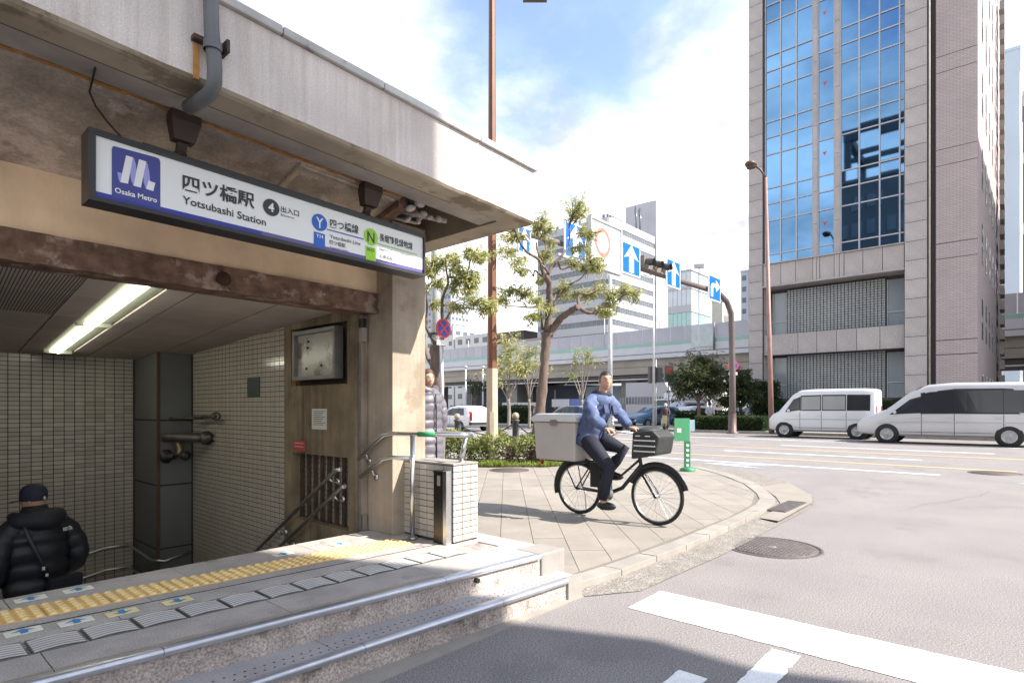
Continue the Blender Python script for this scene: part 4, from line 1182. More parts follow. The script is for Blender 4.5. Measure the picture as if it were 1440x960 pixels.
def far_block(nm, label, x0, x1, y0, y1, h, m, floors=0, fz=3.2, wm=None, wx=True, wy=True, z0=3.0, step=2.6, ww=1.5, wh=1.5, cat='building'):
    t = thing(nm, label, cat, ((x0 + x1) / 2, (y0 + y1) / 2, 0))
    q = MB(); q.box(x0, x1, y0, y1, 0, h); q.build('wall', m, t)
    q = MB(); q.box(x0 - .1, x1 + .1, y0 - .1, y1 + .1, h + .003, h + .5); q.build('roof_parapet', m, t)
    for f in range(floors):
        z = z0 + f * fz
        if z + wh > h: break
        if wx:
            k = 0
            while y0 + .8 + k * step + ww < y1:
                q = MB(); q.box(x0 - .06, x0 + .02, y0 + .8 + k * step, y0 + .8 + k * step + ww, z, z + wh); q.build('window', wm or band_g, t); k += 1
        if wy:
            k = 0
            while x0 + .8 + k * step + ww < x1:
                q = MB(); q.box(x0 + .8 + k * step, x0 + .8 + k * step + ww, y0 - .06, y0 + .02, z, z + wh); q.build('window', wm or band_g, t); k += 1
    return t
def spot(px, X): return onX(px, 500, X).y
far_block('apartment_block', 'beige balconied apartment block behind the right-turn arrow sign', 125, 133, spot(1016, 125), spot(1001, 125), 24.5, M('beige_wall', (.50, .47, .42), .8, .06, .3), 7, 2.9, wm=M('balcony_shade', (.18, .16, .14), .8), step=3.2, ww=2.6, wh=1.3)
far_block('grey_block', 'small grey-blue high-rise seen just left of the mauve tower', 180, 186, spot(1053, 180), spot(1042, 180), 43, M('grey_blue_wall', (.36, .38, .42), .7, .06, .3), 12, 3.4, step=2.2, ww=1.2)
AB = far_block('apartment_house', 'white apartment house with small windows left of the brown pole', 118, 132, spot(688, 118), spot(640, 118), 22.0, M('white_render', (.62, .61, .59), .8, .05, .3), 6, 3.2, z0=4, step=3.4, ww=1.8, wh=1.5)
far_block('apartment_house', 'taller white apartment house with balconies behind the left street tree', 118, 130, spot(638, 118), spot(570, 118), 25.5, M('white_render', (.62, .61, .59), .8), 7, 3.2, z0=4, step=3.0, ww=2.0, wh=1.3)
far_block('brown_house', 'dark brown building with a curved roof box right of the brown pole', 120, 130, spot(737, 120), spot(697, 120), 22.0, M('dark_brown_wall', (.075, .06, .06), .7, .1, .4), 3, 3.4, z0=10, step=2.4, ww=1.2)
far_block('brown_annex', 'low grey-brown building in front of the dark brown one', 108, 114, spot(760, 108), spot(713, 108), 17.6, M('taupe_wall', (.30, .27, .25), .8, .08, .4), 0)
far_block('slab_tower', 'tall grey-blue slab tower far behind the left street tree', 210, 225, spot(634, 210), spot(598, 210), 66, M('slab_wall', (.34, .37, .42), .6, .06, .2), 16, 3.8, step=2.6, ww=1.6)
far_block('blue_tower', 'slender pale blue tower at the right edge behind the mauve tower', 120, 128, -.35, 1.75, 57.5, M('pale_blue_wall', (.46, .53, .60), .5, .05, .1), 0)
bt_ = far_block('sign_building', 'white building with vertical violet signs at the right edge of the view', 88, 96, -9.0, -.55, 37, M('white_tile_wall', (.56, .54, .52), .7, .05, .2), 8, 4, step=3, ww=2)
for z0, z1 in ((14, 21), (22.5, 29), (30.5, 35.5)):
    q = MB(); q.box(87.2, 87.9, -.95, -.5, z0, z1); q.build('vertical_sign', M('violet_sign', (.10, .09, .32), .4), bt_)
# things under the expressway
far_block('dark_hall', 'low dark blue-grey hall under the expressway', 78, 84, spot(822, 78), spot(662, 78), 4.6, M('blue_grey_hall', (.075, .09, .12), .7, .1, .5), 1, 3, z0=1.2, step=5, ww=.3, wh=3.2, wm=alu_w)
far_block('pale_hall', 'pale blue-grey wall beside the dark hall under the expressway', 77.5, 84, spot(893, 77.5), spot(823, 77.5), 4.3, M('pale_blue_hall', (.40, .45, .52), .7, .06, .5), 0)
ws = thing('white_shed', 'white shed with a sloping end wall under the expressway behind the cyclist', 'shed', (66, 36, 0))
ya, yb_ = spot(948, 66), spot(880, 66)
q = MB(); q.ext([(66, ya - 1.6, 0), (66, yb_, 0), (66, yb_, 4.6), (66, ya + 1.3, 4.6)], (5, 0, 0)); q.build('wall', white_w, ws)
q = MB(); q.box(65.9, 66.02, ya + .2, yb_, 1.9, 2.75); wb_ = q.build('window_band', band_g, ws)
q = MB()
for k in range(18): q.box(65.86, 65.9, ya + .3 + k * .42, ya + .36 + k * .42, 1.9, 2.75)
tag(q.build('window_bars', white_w, wb_), kind='stuff')
hd = thing('site_fence', 'white panel hoarding behind the far hedge', 'fence', (60, 52, 0))
for k in range(5):
    y0 = spot(757, 60) + k * 1.3
    q = MB(); q.box(60, 60.06, y0, y0 + 1.27, 0, 2.1); q.build('panel', white_w, hd)
bd_ = thing('site_banner', 'white banner beside a blue one on the hall front behind the street tree', 'banner', (60, 46, 0))
q = MB(); q.box(60.0, 60.05, spot(800, 60), spot(776, 60), 1.5, 2.5); q.build('white_panel', white_w, bd_)
q = MB(); q.box(59.98, 60.03, spot(822, 60), spot(802, 60), 1.5, 2.5); q.build('blue_panel', M('banner_blue', (.10, .15, .38), .6), bd_)
# blocks behind the photographer: one throws its shadow over the entrance and is kept slim for more bounce light, the other is mirrored in the tower's glass
sb_ = M('shade_wall', (.66, .63, .59), .85, .1, .3)  # pale, so the unseen wall reflects light into the shaded entrance
o = far_block('corner_building', 'slim grey office building across the side street that shades the station entrance', 3.2, 7.0, -20, -7.7, 27, sb_, 7, 3.4, z0=2.0, step=3.0, ww=1.8, wh=1.6)
far_block('neighbour_building', 'brown tiled office building south of the mauve tower that shades the tower side', 45, 72, -27, -10.5, 28, M('neighbour_wall', (.30, .25, .22), .8, .1, .3), 6, 4.0, step=3.2, ww=1.8)
q = MB(); q.box(7.103, 7.25, -20.0, -7.7, 9.5, 26.9); q.build('shadow_edge_strip', sb_, o)  # unseen strip added to bend the edge of the cast shadow
R = far_block('roof_frame_building', 'dark office building with an open steel frame on its roof across the avenue', -40, -22, 4.0, 21.5, 36, M('dark_wall', (.06, .058, .06), .6, .1, .3), 0)
frm = M('steel_frame_dark', (.035, .035, .04), .6)
for x, y in ((-23, 5), (-23, 20.5), (-38, 5), (-38, 20.5)):
    q = MB(); q.box(x, x + .9, y - .45, y + .45, 36.5, 43.5); q.build('frame_post', frm, R)
for y in (5, 20.5):
    q = MB(); q.box(-38, -22, y - .5, y + .5, 43.51, 44.8); q.build('frame_beam', frm, R)
for x in (-23, -38):
    q = MB(); q.box(x, x + .9, 5.5, 20.0, 43.51, 44.8); q.build('frame_beam', frm, R)
q = MB(); q.box(-23.2, -22.6, 5.5, 20, 40.2, 40.9); q.build('frame_beam', frm, R)
for k in range(10):
    for f in range(8):
        if (k * 7 + f * 3) % 4:
            q = MB(); q.box(-22.04, -21.95, 4.6 + k * 1.7, 5.8 + k * 1.7, 3 + f * 4.1, 5.2 + f * 4.1); q.build('window', dark_glass, R)
# ================================================================== street furniture
brown_pole = M('brown_pole_paint', (.17, .068, .035), .5, .15, 3, rand=0)
brown_dark = M('brown_grey_paint', (.115, .075, .065), .5, .15, 3)
pole_pale = M('pale_pole_wrap', (.44, .355, .27), .7, .12, 3)
galv = M('galvanised', (.42, .43, .44), .45, .12, 4, metal=.4)
# tall lamp post by the planting bed
base = P(692, 573, 13.4); bx, by = base.x, base.y
LP = thing('lamp_post', 'tall square brown lamp post with pale lower shaft beside the main street tree', 'lamp post', (bx, by, ZS))
def sq_post(q, x, y, h0, h1, w0, w1):
    a = ANG + radians(28)
    for (zA, wA), (zB, wB) in (((h0, w0), (h1, w1)),):
        v = []
        for z, ww in ((zA, wA), (zB, wB)):
            for k in range(8):
                t = a + k * pi / 4 + pi / 8
                v.append((x + ww * cos(t), y + ww * sin(t), z))
        q.add(v, [(i, (i + 1) % 8, 8 + (i + 1) % 8, 8 + i) for i in range(8)] + [tuple(range(7, -1, -1)), tuple(range(8, 16))])
zsplit = CAMZ + (573 - 518) / FOC * 13.4
q = MB(); sq_post(q, bx, by, ZS, zsplit, .138, .128); q.build('lower_shaft', pole_pale, LP)
q = MB(); sq_post(q, bx, by, zsplit + .001, 11.2, .112, .075); q.build('upper_shaft', brown_pole, LP)
q = MB(); q.obox((bx - RX * 0 - FX * .14, by - FY * .14, .75), (RX * .05, RY * .05, 0), (FX * .03, FY * .03, 0), (0, 0, .55)); q.build('hatch', pole_pale, LP)
q = MB(); q.tube([(bx, by, 11.1), (bx + RX * .2, by + RY * .2, 11.25), (bx + RX * .75, by + RY * .75, 11.2)], .045, 8); q.build('arm', brown_pole, LP)
q = MB(); q.obox((bx + RX * 1.0, by + RY * 1.0, 11.0), (RX * .28, RY * .28, 0), (FX * .14, FY * .14, 0), (0, 0, .09)); q.build('lamp_head', brown_dark, LP)
# leaning street lamp beside the tower
b0_ = G(1085, 609, 0.14); t0_ = P(1077, 250, 31.2); h0_ = P(1056, 229, 31.2)
SLp = thing('street_lamp', 'slim brown street lamp in front of the mauve tower', 'street lamp', b0_)
q = MB(); q.tube([b0_, b0_ + (t0_ - b0_) * .35, t0_], [.13, .11, .07], 10); q.build('pole', M('lamp_brown', (.26, .15, .125), .5, .15, 3), SLp)
q = MB(); q.tube([t0_, t0_ + (h0_ - t0_) * .35 + Vector((0, 0, .15)), h0_], .055, 8); q.build('arm', brown_dark, SLp)
q = MB(); q.ball(h0_ - Vector((0, 0, .1)), .46, .3, .16, 12, 8); q.lathe(h0_ - Vector((0, 0, .32)), [(.24, .12), (.22, .03), (0, -.02)], 12); q.build('lamp_head', brown_dark, SLp)
# bollards with a chain by the kerb
boll = M('bollard_iron', (.05, .05, .055), .5, .15); brass_c = M('bollard_cap', (.42, .33, .22), .35, .1, metal=.5)
bp_ = []
for i, (px, d, lab) in enumerate(((725, 15.4, 'dark bollard with a brass ball cap between the lamp post and the main tree'), (643, 17.5, 'dark bollard with a brass ball cap in front of the departing white car'))):
    p = P(px, 573, d); p.z = ZS
    top = CAMZ + (573 - 580) / FOC * d if i == 0 else 1.22
    b = thing('bollard', lab, 'bollard', p, 0, 'bollards with chains along the kerb')
    q = MB(); q.lathe((p.x, p.y, ZS), [(.13, 0), (.13, .08), (.095, .1), (.085, top - .25 - ZS), (.11, top - .23 - ZS), (.11, top - .19 - ZS), (.06, top - .17 - ZS)], 12); q.build('post', boll, b)
    q = MB(); q.ball((p.x, p.y, top - .09), .10, .10, .10, 12, 8); q.build('ball_cap', brass_c, b)
    bp_.append(Vector((p.x, p.y, top - .25)))
p2 = P(790, 573, 14.4); p2.z = bp_[0].z
def chain(a, b, sag):
    return [a + (b - a) * (k / 10) - Vector((0, 0, sag * 4 * (k / 10) * (1 - k / 10))) for k in range(11)]
q = MB(); q.tube(chain(bp_[1], bp_[0], .35), .018, 6); q.tube(chain(bp_[0], p2, .35), .018, 6)
tag(q.build('chain', boll), 'drooping dark chain hung between the kerb bollards', 'chain')
# green pole-mounted street sign on the kerb
g0 = G(967, 662, ZS); dG = 1.32 * FOC / (662 - 573)
gsn = thing('green_sign', 'light green notice board on a narrow green strip post at the kerb', 'sign', g0)
gm1, gm2 = M('sign_green', (.07, .30, .14), .5, .08, 3), M('sign_green_dark', (.03, .20, .09), .5, .1, 3)
gp_ = lambda px, py: P(px, py, dG)
def slab3(a, b, c, d, th, m, nm, par):
    n = Vector((FX, FY, 0)) * th
    q = MB(); q.ext([a, b, c, d], n); return q.build(nm, m, par)
slab3(gp_(949, 620), gp_(970, 620), gp_(970, 588), gp_(949, 588), .05, gm1, 'board', gsn)
slab3(gp_(963, 661), gp_(971, 661), gp_(971, 620.3), gp_(963, 620.3), .06, gm2, 'strip', gsn)
q = MB(); q.lathe(g0, [(.16, 0), (.16, .05), (.06, .09)], 12); q.build('foot', gm2, gsn)
wq = M('sign_white_print', (.66, .72, .66), .6)
q = MB()
for k in range(5):
    y = 624 + k * 7; a = -.004
    q.poly([tuple(gp_(965 + dx, y + dy) - Vector((FX, FY, 0)) * .004) for dx, dy in ((0, 0), (4, .3), (4, 3.2), (2, 4), (0, 3.2))])
q.poly([tuple(gp_(952 + dx, 602 + dy) - Vector((FX, FY, 0)) * .004) for dx, dy in ((0, 0), (6, 0), (6, 6), (0, 6))])
q.build('print', wq, gsn)
bs0 = G(969, 609, .14)
bsn = thing('blue_notice', 'small pale blue notice standing beside the far hedge', 'sign', bs0)
dB = 31.0
q = MB(); q.ext([P(963, 606, dB), P(977, 606, dB), P(977, 590, dB), P(963, 590, dB)], Vector((FX, FY, 0)) * .06); q.build('board', M('pale_blue_board', (.33, .46, .52), .6, .1, 3), bsn)
q = MB(); q.box(bs0.x - .04, bs0.x + .04, bs0.y - .04, bs0.y + .04, .14, .6); q.build('foot', galv, bsn)

# ------------------------------------------------------------------ gantry over the avenue
gb0 = G(1030, 609.5, .14)
YG = gb0.y
XG = gb0.x
def arm_pt(px, py): return onY(px, py, YG)
GN = thing('sign_gantry', 'curved brown gantry pole reaching over the avenue and carrying lane signs', 'gantry', gb0)
cur = [(XG, YG, .14), (XG, YG, 3.0), tuple(arm_pt(1029, 470)), tuple(arm_pt(1028, 440)), tuple(arm_pt(1022, 424)), tuple(arm_pt(1012, 413)), tuple(arm_pt(1000, 408))]
ln = [arm_pt(960, 396), arm_pt(900, 377), arm_pt(840, 357), arm_pt(760, 334), arm_pt(700, 318)]
cur += [tuple(p) for p in ln]
rad = [.165, .15, .14, .135, .13, .125, .12] + [.11, .10, .09, .085, .08]
q = MB(); q.tube(cur, rad, 12); q.build('pole', M('gantry_brown', (.125, .10, .097), .5, .15, 2), GN)
q = MB(); q.lathe((XG, YG, .14), [(.3, 0), (.3, .06), (.2, .1), (.18, 1.0)], 12); q.build('pole_base', brown_dark, GN)
sblue = M('sign_blue', (.004, .115, .40), .4, .04, 2); swhite = M('sign_white', (.72, .73, .74), .4, .03, 2); sback = M('sign_back', (.30, .30, .31), .5)
def arrow_up(cx, z0, z1, wd):
    h = z1 - z0; a = wd * .40; s = wd * .13
    return [(cx - s, z0 + h * .08), (cx + s, z0 + h * .08), (cx + s, z0 + h * .58), (cx + a, z0 + h * .50), (cx, z0 + h * .95), (cx - a, z0 + h * .50), (cx - s, z0 + h * .58)]
def lane_sign(px0, px1, top, bot, label, kind):
    """px range, top-left and bottom-left pixel heights"""
    tl, bl_ = arm_pt(px0, top), arm_pt(px0, bot)
    trx = arm_pt(px1, top).x
    x0, x1, z0, z1 = tl.x, trx, bl_.z, tl.z
    t = thing('lane_sign', label, 'lane sign', ((x0 + x1) / 2, YG - .2, (z0 + z1) / 2), 0, 'lane signs on the gantry')
    y = YG - .22
    rnd = random.Random(px0)
    def wavy(x0, x1, z0, z1):
        n = 12; pts = []
        for k in range(n): pts.append((x0 + rnd.uniform(-.012, .012), z0 + (z1 - z0) * k / n))
        for k in range(n): pts.append((x0 + (x1 - x0) * k / n, z1))
        for k in range(n): pts.append((x1 + rnd.uniform(-.012, .012), z1 - (z1 - z0) * k / n))
        for k in range(n): pts.append((x1 - (x1 - x0) * k / n, z0))
        return pts
    q = MB(); q.box(x0, x1, y, y + .05, z0, z1); q.build('panel', swhite, t)
    q = MB(); q.poly([(x, y - .004, z) for x, z in wavy(x0 + .045, x1 - .045, z0 + .045, z1 - .045)]); q.build('blue_field', sblue, t)
    cx = (x0 + x1) / 2; wd = x1 - x0; h = z1 - z0
    q = MB()
    if kind == 'up':
        pts = arrow_up(cx, z0, z1, wd); y2 = y - .008
        q.poly([(x, y2, z) for x, z in (pts[0], pts[1], pts[2], pts[6])]); q.poly([(x, y2, z) for x, z in (pts[2], pts[3], pts[4])]); q.poly([(x, y2, z) for x, z in (pts[6], pts[4], pts[5])]); q.poly([(x, y2, z) for x, z in (pts[6], pts[2], pts[4])])
    else:
        y2 = y - .008; sx = x0 + wd * .22
        f = lambda u, v: (x0 + wd * u, y2, z0 + h * v)
        q.poly([f(.16, .14), f(.34, .14), f(.34, .50), f(.16, .56)])
        q.poly([f(.16, .56), f(.34, .50), f(.42, .55), f(.36, .70), f(.22, .66)])
        q.poly([f(.42, .55), f(.60, .55), f(.60, .70), f(.36, .70)])
        q.poly([f(.60, .38), f(.94, .62), f(.60, .86)])
    q.build('arrow', swhite, t)
    q = MB(); q.box(cx - .05, cx + .05, y + .051, YG - .05, z0 + h * .3, z0 + h * .8); q.build('bracket', sback, t)
lane_sign(990, 1006.5, 386, 421, 'blue right-turn lane sign nearest the gantry bend', 'right')
lane_sign(930, 949.5, 363, 402, 'blue straight-ahead lane sign right of the overhead traffic light', 'up')
lane_sign(867, 892.5, 339, 384, 'blue straight-ahead lane sign between the white board and the traffic light', 'up')
lane_sign(786, 815.5, 311, 362, 'blue straight-ahead lane sign half hidden by the main tree crown', 'up')
lane_sign(720, 738, 318, 356, 'blue lane sign showing between the canopy corner and the tree crown', 'up')
# big white board with red ring
wb0, wb1 = arm_pt(818, 318), arm_pt(862, 318)
tlx, trx = arm_pt(820, 350).x, arm_pt(861.5, 350).x
zt_, zb2 = arm_pt(838, 317).z, arm_pt(861, 386).z
WBd = thing('regulation_board', 'large white board with a red ring hung on the gantry behind the tree', 'sign board', ((tlx + trx) / 2, YG - .2, (zt_ + zb2) / 2))
q = MB(); q.box(tlx, trx, YG - .3, YG - .2, zb2, zt_); q.build('board', swhite, WBd)
q = MB()
for a in ((tlx - .06, trx + .06, zb2 - .08, zb2 - .001), (tlx - .06, trx + .06, zt_ + .001, zt_ + .08)): q.box(a[0], a[1], YG - .34, YG - .18, a[2], a[3])
q.box(tlx - .06, tlx - .001, YG - .34, YG - .18, zb2, zt_); q.box(trx + .001, trx + .06, YG - .34, YG - .18, zb2, zt_)
q.box(arm_pt(774, 380).x, tlx - .07, YG - .30, YG - .2, zb2 - .08, zb2 - .001); q.build('board_frame', galv, WBd)
rc = onY(848, 341, YG - .31); rz_ = (zt_ - zb2) * .33
def ring(q, c, y, r0, r1, n=32, mi=0):
    for k in range(n):
        a, b = 2 * pi * k / n, 2 * pi * (k + 1) / n
        q.poly([(c.x + r0 * cos(a), y, c.z + r0 * sin(a)), (c.x + r0 * cos(b), y, c.z + r0 * sin(b)), (c.x + r1 * cos(b), y, c.z + r1 * sin(b)), (c.x + r1 * cos(a), y, c.z + r1 * sin(a))], mi)
q = MB(); ring(q, rc, YG - .306, rz_ * .72, rz_); q.build('red_ring', M('faded_red', (.62, .17, .15), .5, .08, 3), WBd)
q = MB(); q.poly([(rc.x + x * rz_, YG - .306, rc.z + z * rz_) for x, z in ((-.2, -.4), (.2, -.4), (.25, .1), (.12, .4), (-.12, .4), (-.25, .1))]); q.build('lorry_symbol', M('faded_blue', (.40, .52, .66), .5), WBd)
# traffic light across the arm
def traffic_light(pts_px, label, r=.19):
    c0, c1 = arm_pt(*pts_px[0]), arm_pt(*pts_px[1])
    t = thing('traffic_light', label, 'traffic light', (c0 + c1) / 2)
    y = YG - .25
    q = MB(); q.box(c0.x - .2, c1.x + .2, y, y + .2, min(c0.z, c1.z) - .19, max(c0.z, c1.z) + .19); q.build('housing', M('light_housing', (.17, .145, .13), .5, .1), t)
    for k, col in enumerate(((.16, .26, .24), (.38, .33, .24), (.34, .22, .20))):
        c = c0 + (c1 - c0) * (k / 2)
        ln_ = M('lens_%d' % k, col, .2, .05)
        q = MB(); q.lathe((c.x, y - .01, c.z), [(0, .02), (r * .7, .012), (r, 0)], 16, axis=(0, -1, 0)); lens = q.build('lens', ln_, t)
        q = MB(); n = 12
        for i in range(n):
            a, b = pi * (-.15 + 1.3 * i / n), pi * (-.15 + 1.3 * (i + 1) / n)
            q.quad((c.x + r * 1.08 * cos(a), y, c.z + r * 1.08 * sin(a)), (c.x + r * 1.08 * cos(b), y, c.z + r * 1.08 * sin(b)), (c.x + r * 1.02 * cos(b), y - .3, c.z + r * 1.02 * sin(b) - .04), (c.x + r * 1.02 * cos(a), y - .3, c.z + r * 1.02 * sin(a) - .04))
        q.build('visor', M('light_visor', (.06, .06, .06), .6), t)
    q = MB(); q.box((c0.x + c1.x) / 2 - .08, (c0.x + c1.x) / 2 + .08, y + .201, YG - .02, c0.z - .3, c0.z + .15); q.build('bracket', sback, t)
    return t
traffic_light(((901, 371), (925, 378)), 'overhead three-lamp traffic light fixed on the gantry arm', .15)
# no-parking roundels
def roundel(px, py, d, rpx, label, pole_to, grp='no-parking roundels', turn=0.0):
    c = P(px, py, d); R = rpx / FOC * d
    t = thing('no_parking_sign', label, 'road sign', c, 0, grp)
    bl_, rd_ = M('roundel_blue', (.03, .08, .40), .4), M('roundel_red', (.55, .05, .07), .4)
    rt_m = Matrix.Rotation(turn, 3, 'Z'); n = rt_m @ Vector((FX, FY, 0)); s = rt_m @ Vector((RX, RY, 0)); u = Vector((0, 0, 1))
    def dk(r, off, m, nm, th=.02):
        q = MB(); q.ext([c + (s * cos(a * pi / 14) + u * sin(a * pi / 14)) * r - n * off for a in range(28)], n * th); q.build(nm, m, t)
    dk(R, .02, rd_, 'rim'); dk(R * .76, .026, bl_, 'field', .004)
    for sg in ((1,) if grp == 'x' else (1, -1)):
        q = MB(); e = (s * sg + u * -1).normalized() * R * .76; f = (s + u * sg).normalized() * R * .11
        q.poly([c + e + f - n * (.031 + .001 * sg), c + e - f - n * (.031 + .001 * sg), c - e - f - n * (.031 + .001 * sg), c - e + f - n * (.031 + .001 * sg)]); q.build('bar', rd_, t)
    q = MB(); q.ext([c + s * x + u * z for x, z in ((-R * .8, -R * 1.75), (R * .8, -R * 1.75), (R * .8, -R * 1.2), (-R * .8, -R * 1.2))], n * .02); q.build('plate', swhite, t)
    if pole_to is not None:
        q = MB(); q.tube([c + n * .06 + u * R, Vector((c.x + FX * .06, c.y + FY * .06, pole_to))], .035, 8); q.build('post', galv, t)
    return t
roundel(1031, 514, 30.8, 7.5, 'round red and blue no-stopping sign on the gantry post', None)
roundel(623, 462, 10.7, 13.5, 'round red and blue no-stopping sign in the fork of the left street tree', ZS, turn=radians(48))
# grey utility pole behind the left tree
up0 = P(613, 573, 15.0); up0.z = ZS
upo = thing('utility_pole', 'grey concrete utility pole behind the left street tree', 'pole', up0)
q = MB(); q.tube([up0, up0 + Vector((0, 0, 9))], [.15, .11], 12); q.build('pole', galv, upo)
q = MB()
for z in (3.2, 5.6): q.lathe(up0 + Vector((0, 0, z)), [(.155, 0), (.155, .06)], 12)
q.build('band', black_m, upo)
# slim poles, pedestrian lights and lamps along the far side
def thin_pole(px, base_py, top_py, label, nm='lamp_mast', cat='pole', r=.07, z0=.14, head=None, col=galv):
    b = G(px, base_py, z0); d = (CAMZ - z0) * FOC / (base_py - HZP)
    tp = P(px, top_py, d)
    t = thing(nm, label, cat, b)
    q = MB(); q.tube([b, tp], [r, r * .7], 8); q.build('pole', col, t)
    return t, tp, d
t, tp, d = thin_pole(919, 603, 392, 'tall slim grey mast right of the overhead traffic light')
q = MB(); q.tube([tp, tp + Vector((RX * -.6, RY * -.6, .25))], .04, 6); q.build('arm', galv, t)
t, tp, d = thin_pole(983, 601, 374, 'tall thin mast with a small camera beside the right-turn sign', r=.05)
q = MB(); q.obox(tp, (RX * .3, RY * .3, 0), (FX * .1, FY * .1, 0), (0, 0, .12)); q.build('camera_box', galv, t)
t, tp, d = thin_pole(858, 606, 388, 'grey concrete mast under the white regulation board', r=.15)
for px, lab in ((655, 'white lamp mast left of the brown lamp post'), (679, 'thin white mast close to the brown lamp post')):
    t, tp, d = thin_pole(px, 590, 516, lab + ' across the avenue', r=.10, col=wht)
    q = MB(); q.ball(tp, .2, .2, .16, 10, 6); q.build('lamp_head', galv, t)
def ped_light(px, py, base_py, label, col):
    t, tp, d = thin_pole(px, base_py, py + 12, label, 'pedestrian_light', 'traffic light', .06)
    c = P(px, py, d); s = Vector((RX, RY, 0)); n = Vector((FX, FY, 0))
    q = MB(); q.obox(c, s * .28, n * .16, (0, 0, .52)); q.build('housing', M('ped_housing', (.12, .11, .11), .5), t)
    for k, m in ((1, col), (-1, M('lens_dark', (.03, .07, .05), .3))):
        q = MB(); q.obox(c + Vector((0, 0, .25 * k)) - n * .17, s * .21, n * .01, (0, 0, .2)); q.build('lens', m, t)
    q = MB(); q.tube([tp, c - Vector((0, 0, .5))], .05, 6); q.build('bracket', galv, t)
ped_light(940, 526, 600, 'pedestrian light with a reddish lens on a grey post behind the cyclist', M('lens_red', (.42, .09, .07), .3))
t, tp, d = thin_pole(922.5, 602, 505, 'vehicle signal with dark back beside the slim grey mast', 'traffic_signal', 'traffic light', .05)
c = P(917, 527, d); s = Vector((RX, RY, 0)); n = Vector((FX, FY, 0))
q = MB(); q.obox(c, s * .2, n * .25, (0, 0, .5)); q.build('housing', black_m, t)
c = P(927, 527, d); q = MB(); q.obox(c, s * .16, n * .2, (0, 0, .45)); q.build('housing', black_m, t)
# ================================================================== trees, hedges, shrubs
def leaf_mat(name, c1, c2, c3):
    m = bpy.data.materials.new(name); m.use_nodes = True
    t = m.node_tree; N, L = t.nodes, t.links; b = N['Principled BSDF']
    b.inputs['Roughness'].default_value = .5; b.inputs['Specular IOR Level'].default_value = .35
    at = N.new('ShaderNodeAttribute'); at.attribute_name = 'leafcol'
    r = N.new('ShaderNodeValToRGB'); r.color_ramp.elements[0].color = (*c1, 1); r.color_ramp.elements[1].color = (*c3, 1)
    e = r.color_ramp.elements.new(.5); e.color = (*c2, 1)
    L.new(at.outputs['Fac'], r.inputs[0]); L.new(r.outputs[0], b.inputs['Base Color'])
    tr = N.new('ShaderNodeBsdfTranslucent'); L.new(r.outputs[0], tr.inputs['Color'])
    mxs = N.new('ShaderNodeMixShader'); mxs.inputs[0].default_value = .45
    L.new(b.outputs[0], mxs.inputs[1]); L.new(tr.outputs[0], mxs.inputs[2]); L.new(mxs.outputs[0], N['Material Output'].inputs['Surface'])
    return m
leaf_tree = leaf_mat('tree_leaf', (.15, .18, .055), (.36, .385, .13), (.60, .57, .27))
leaf_hedge = leaf_mat('hedge_leaf', (.018, .040, .014), (.04, .075, .022), (.08, .12, .04))
leaf_shrub = leaf_mat('shrub_leaf', (.07, .10, .03), (.20, .24, .075), (.42, .42, .17))
leaf_red = leaf_mat('shrub_red_leaf', (.09, .065, .045), (.19, .14, .09), (.34, .28, .15))
leaf_grass = leaf_mat('grass_blade', (.10, .15, .02), (.24, .33, .05), (.40, .46, .10))
leaf_far = leaf_mat('far_leaf', (.025, .045, .016), (.055, .085, .03), (.12, .14, .05))
class Leaves:
    def __init__(s): s.v, s.f, s.c = [], [], []
    def leaf(s, p, d, up, L, W, col):
        d = d.normalized(); x = d.cross(up)
        if x.length < 1e-4: x = d.orthogonal()
        x.normalize(); n = x.cross(d)
        b = len(s.v)
        mid = p + d * L * .45 + n * L * .06
        s.v += [p, mid + x * W * .5, p + d * L - n * L * .10, mid - x * W * .5]
        s.f += [(b, b + 1, b + 2, b + 3)]
        s.c += [col]
    def build(s, name, m, parent=None):
        off = OFF.get(parent.name, Vector((0, 0, 0))) if parent is not None else Vector((0, 0, 0))
        me = bpy.data.meshes.new(name)
        me.from_pydata([tuple(v - off) for v in s.v], [], s.f)
        a = me.attributes.new('leafcol', 'FLOAT', 'FACE'); a.data.foreach_set('value', s.c)
        me.materials.append(m); me.update()
        o = bpy.data.objects.new(name, me); link(o, parent); return o
rl = random.Random(11)
def rv(r=1.0):
    while True:
        v = Vector((rl.uniform(-1, 1), rl.uniform(-1, 1), rl.uniform(-1, 1)))
        if v.length <= 1: return v * r
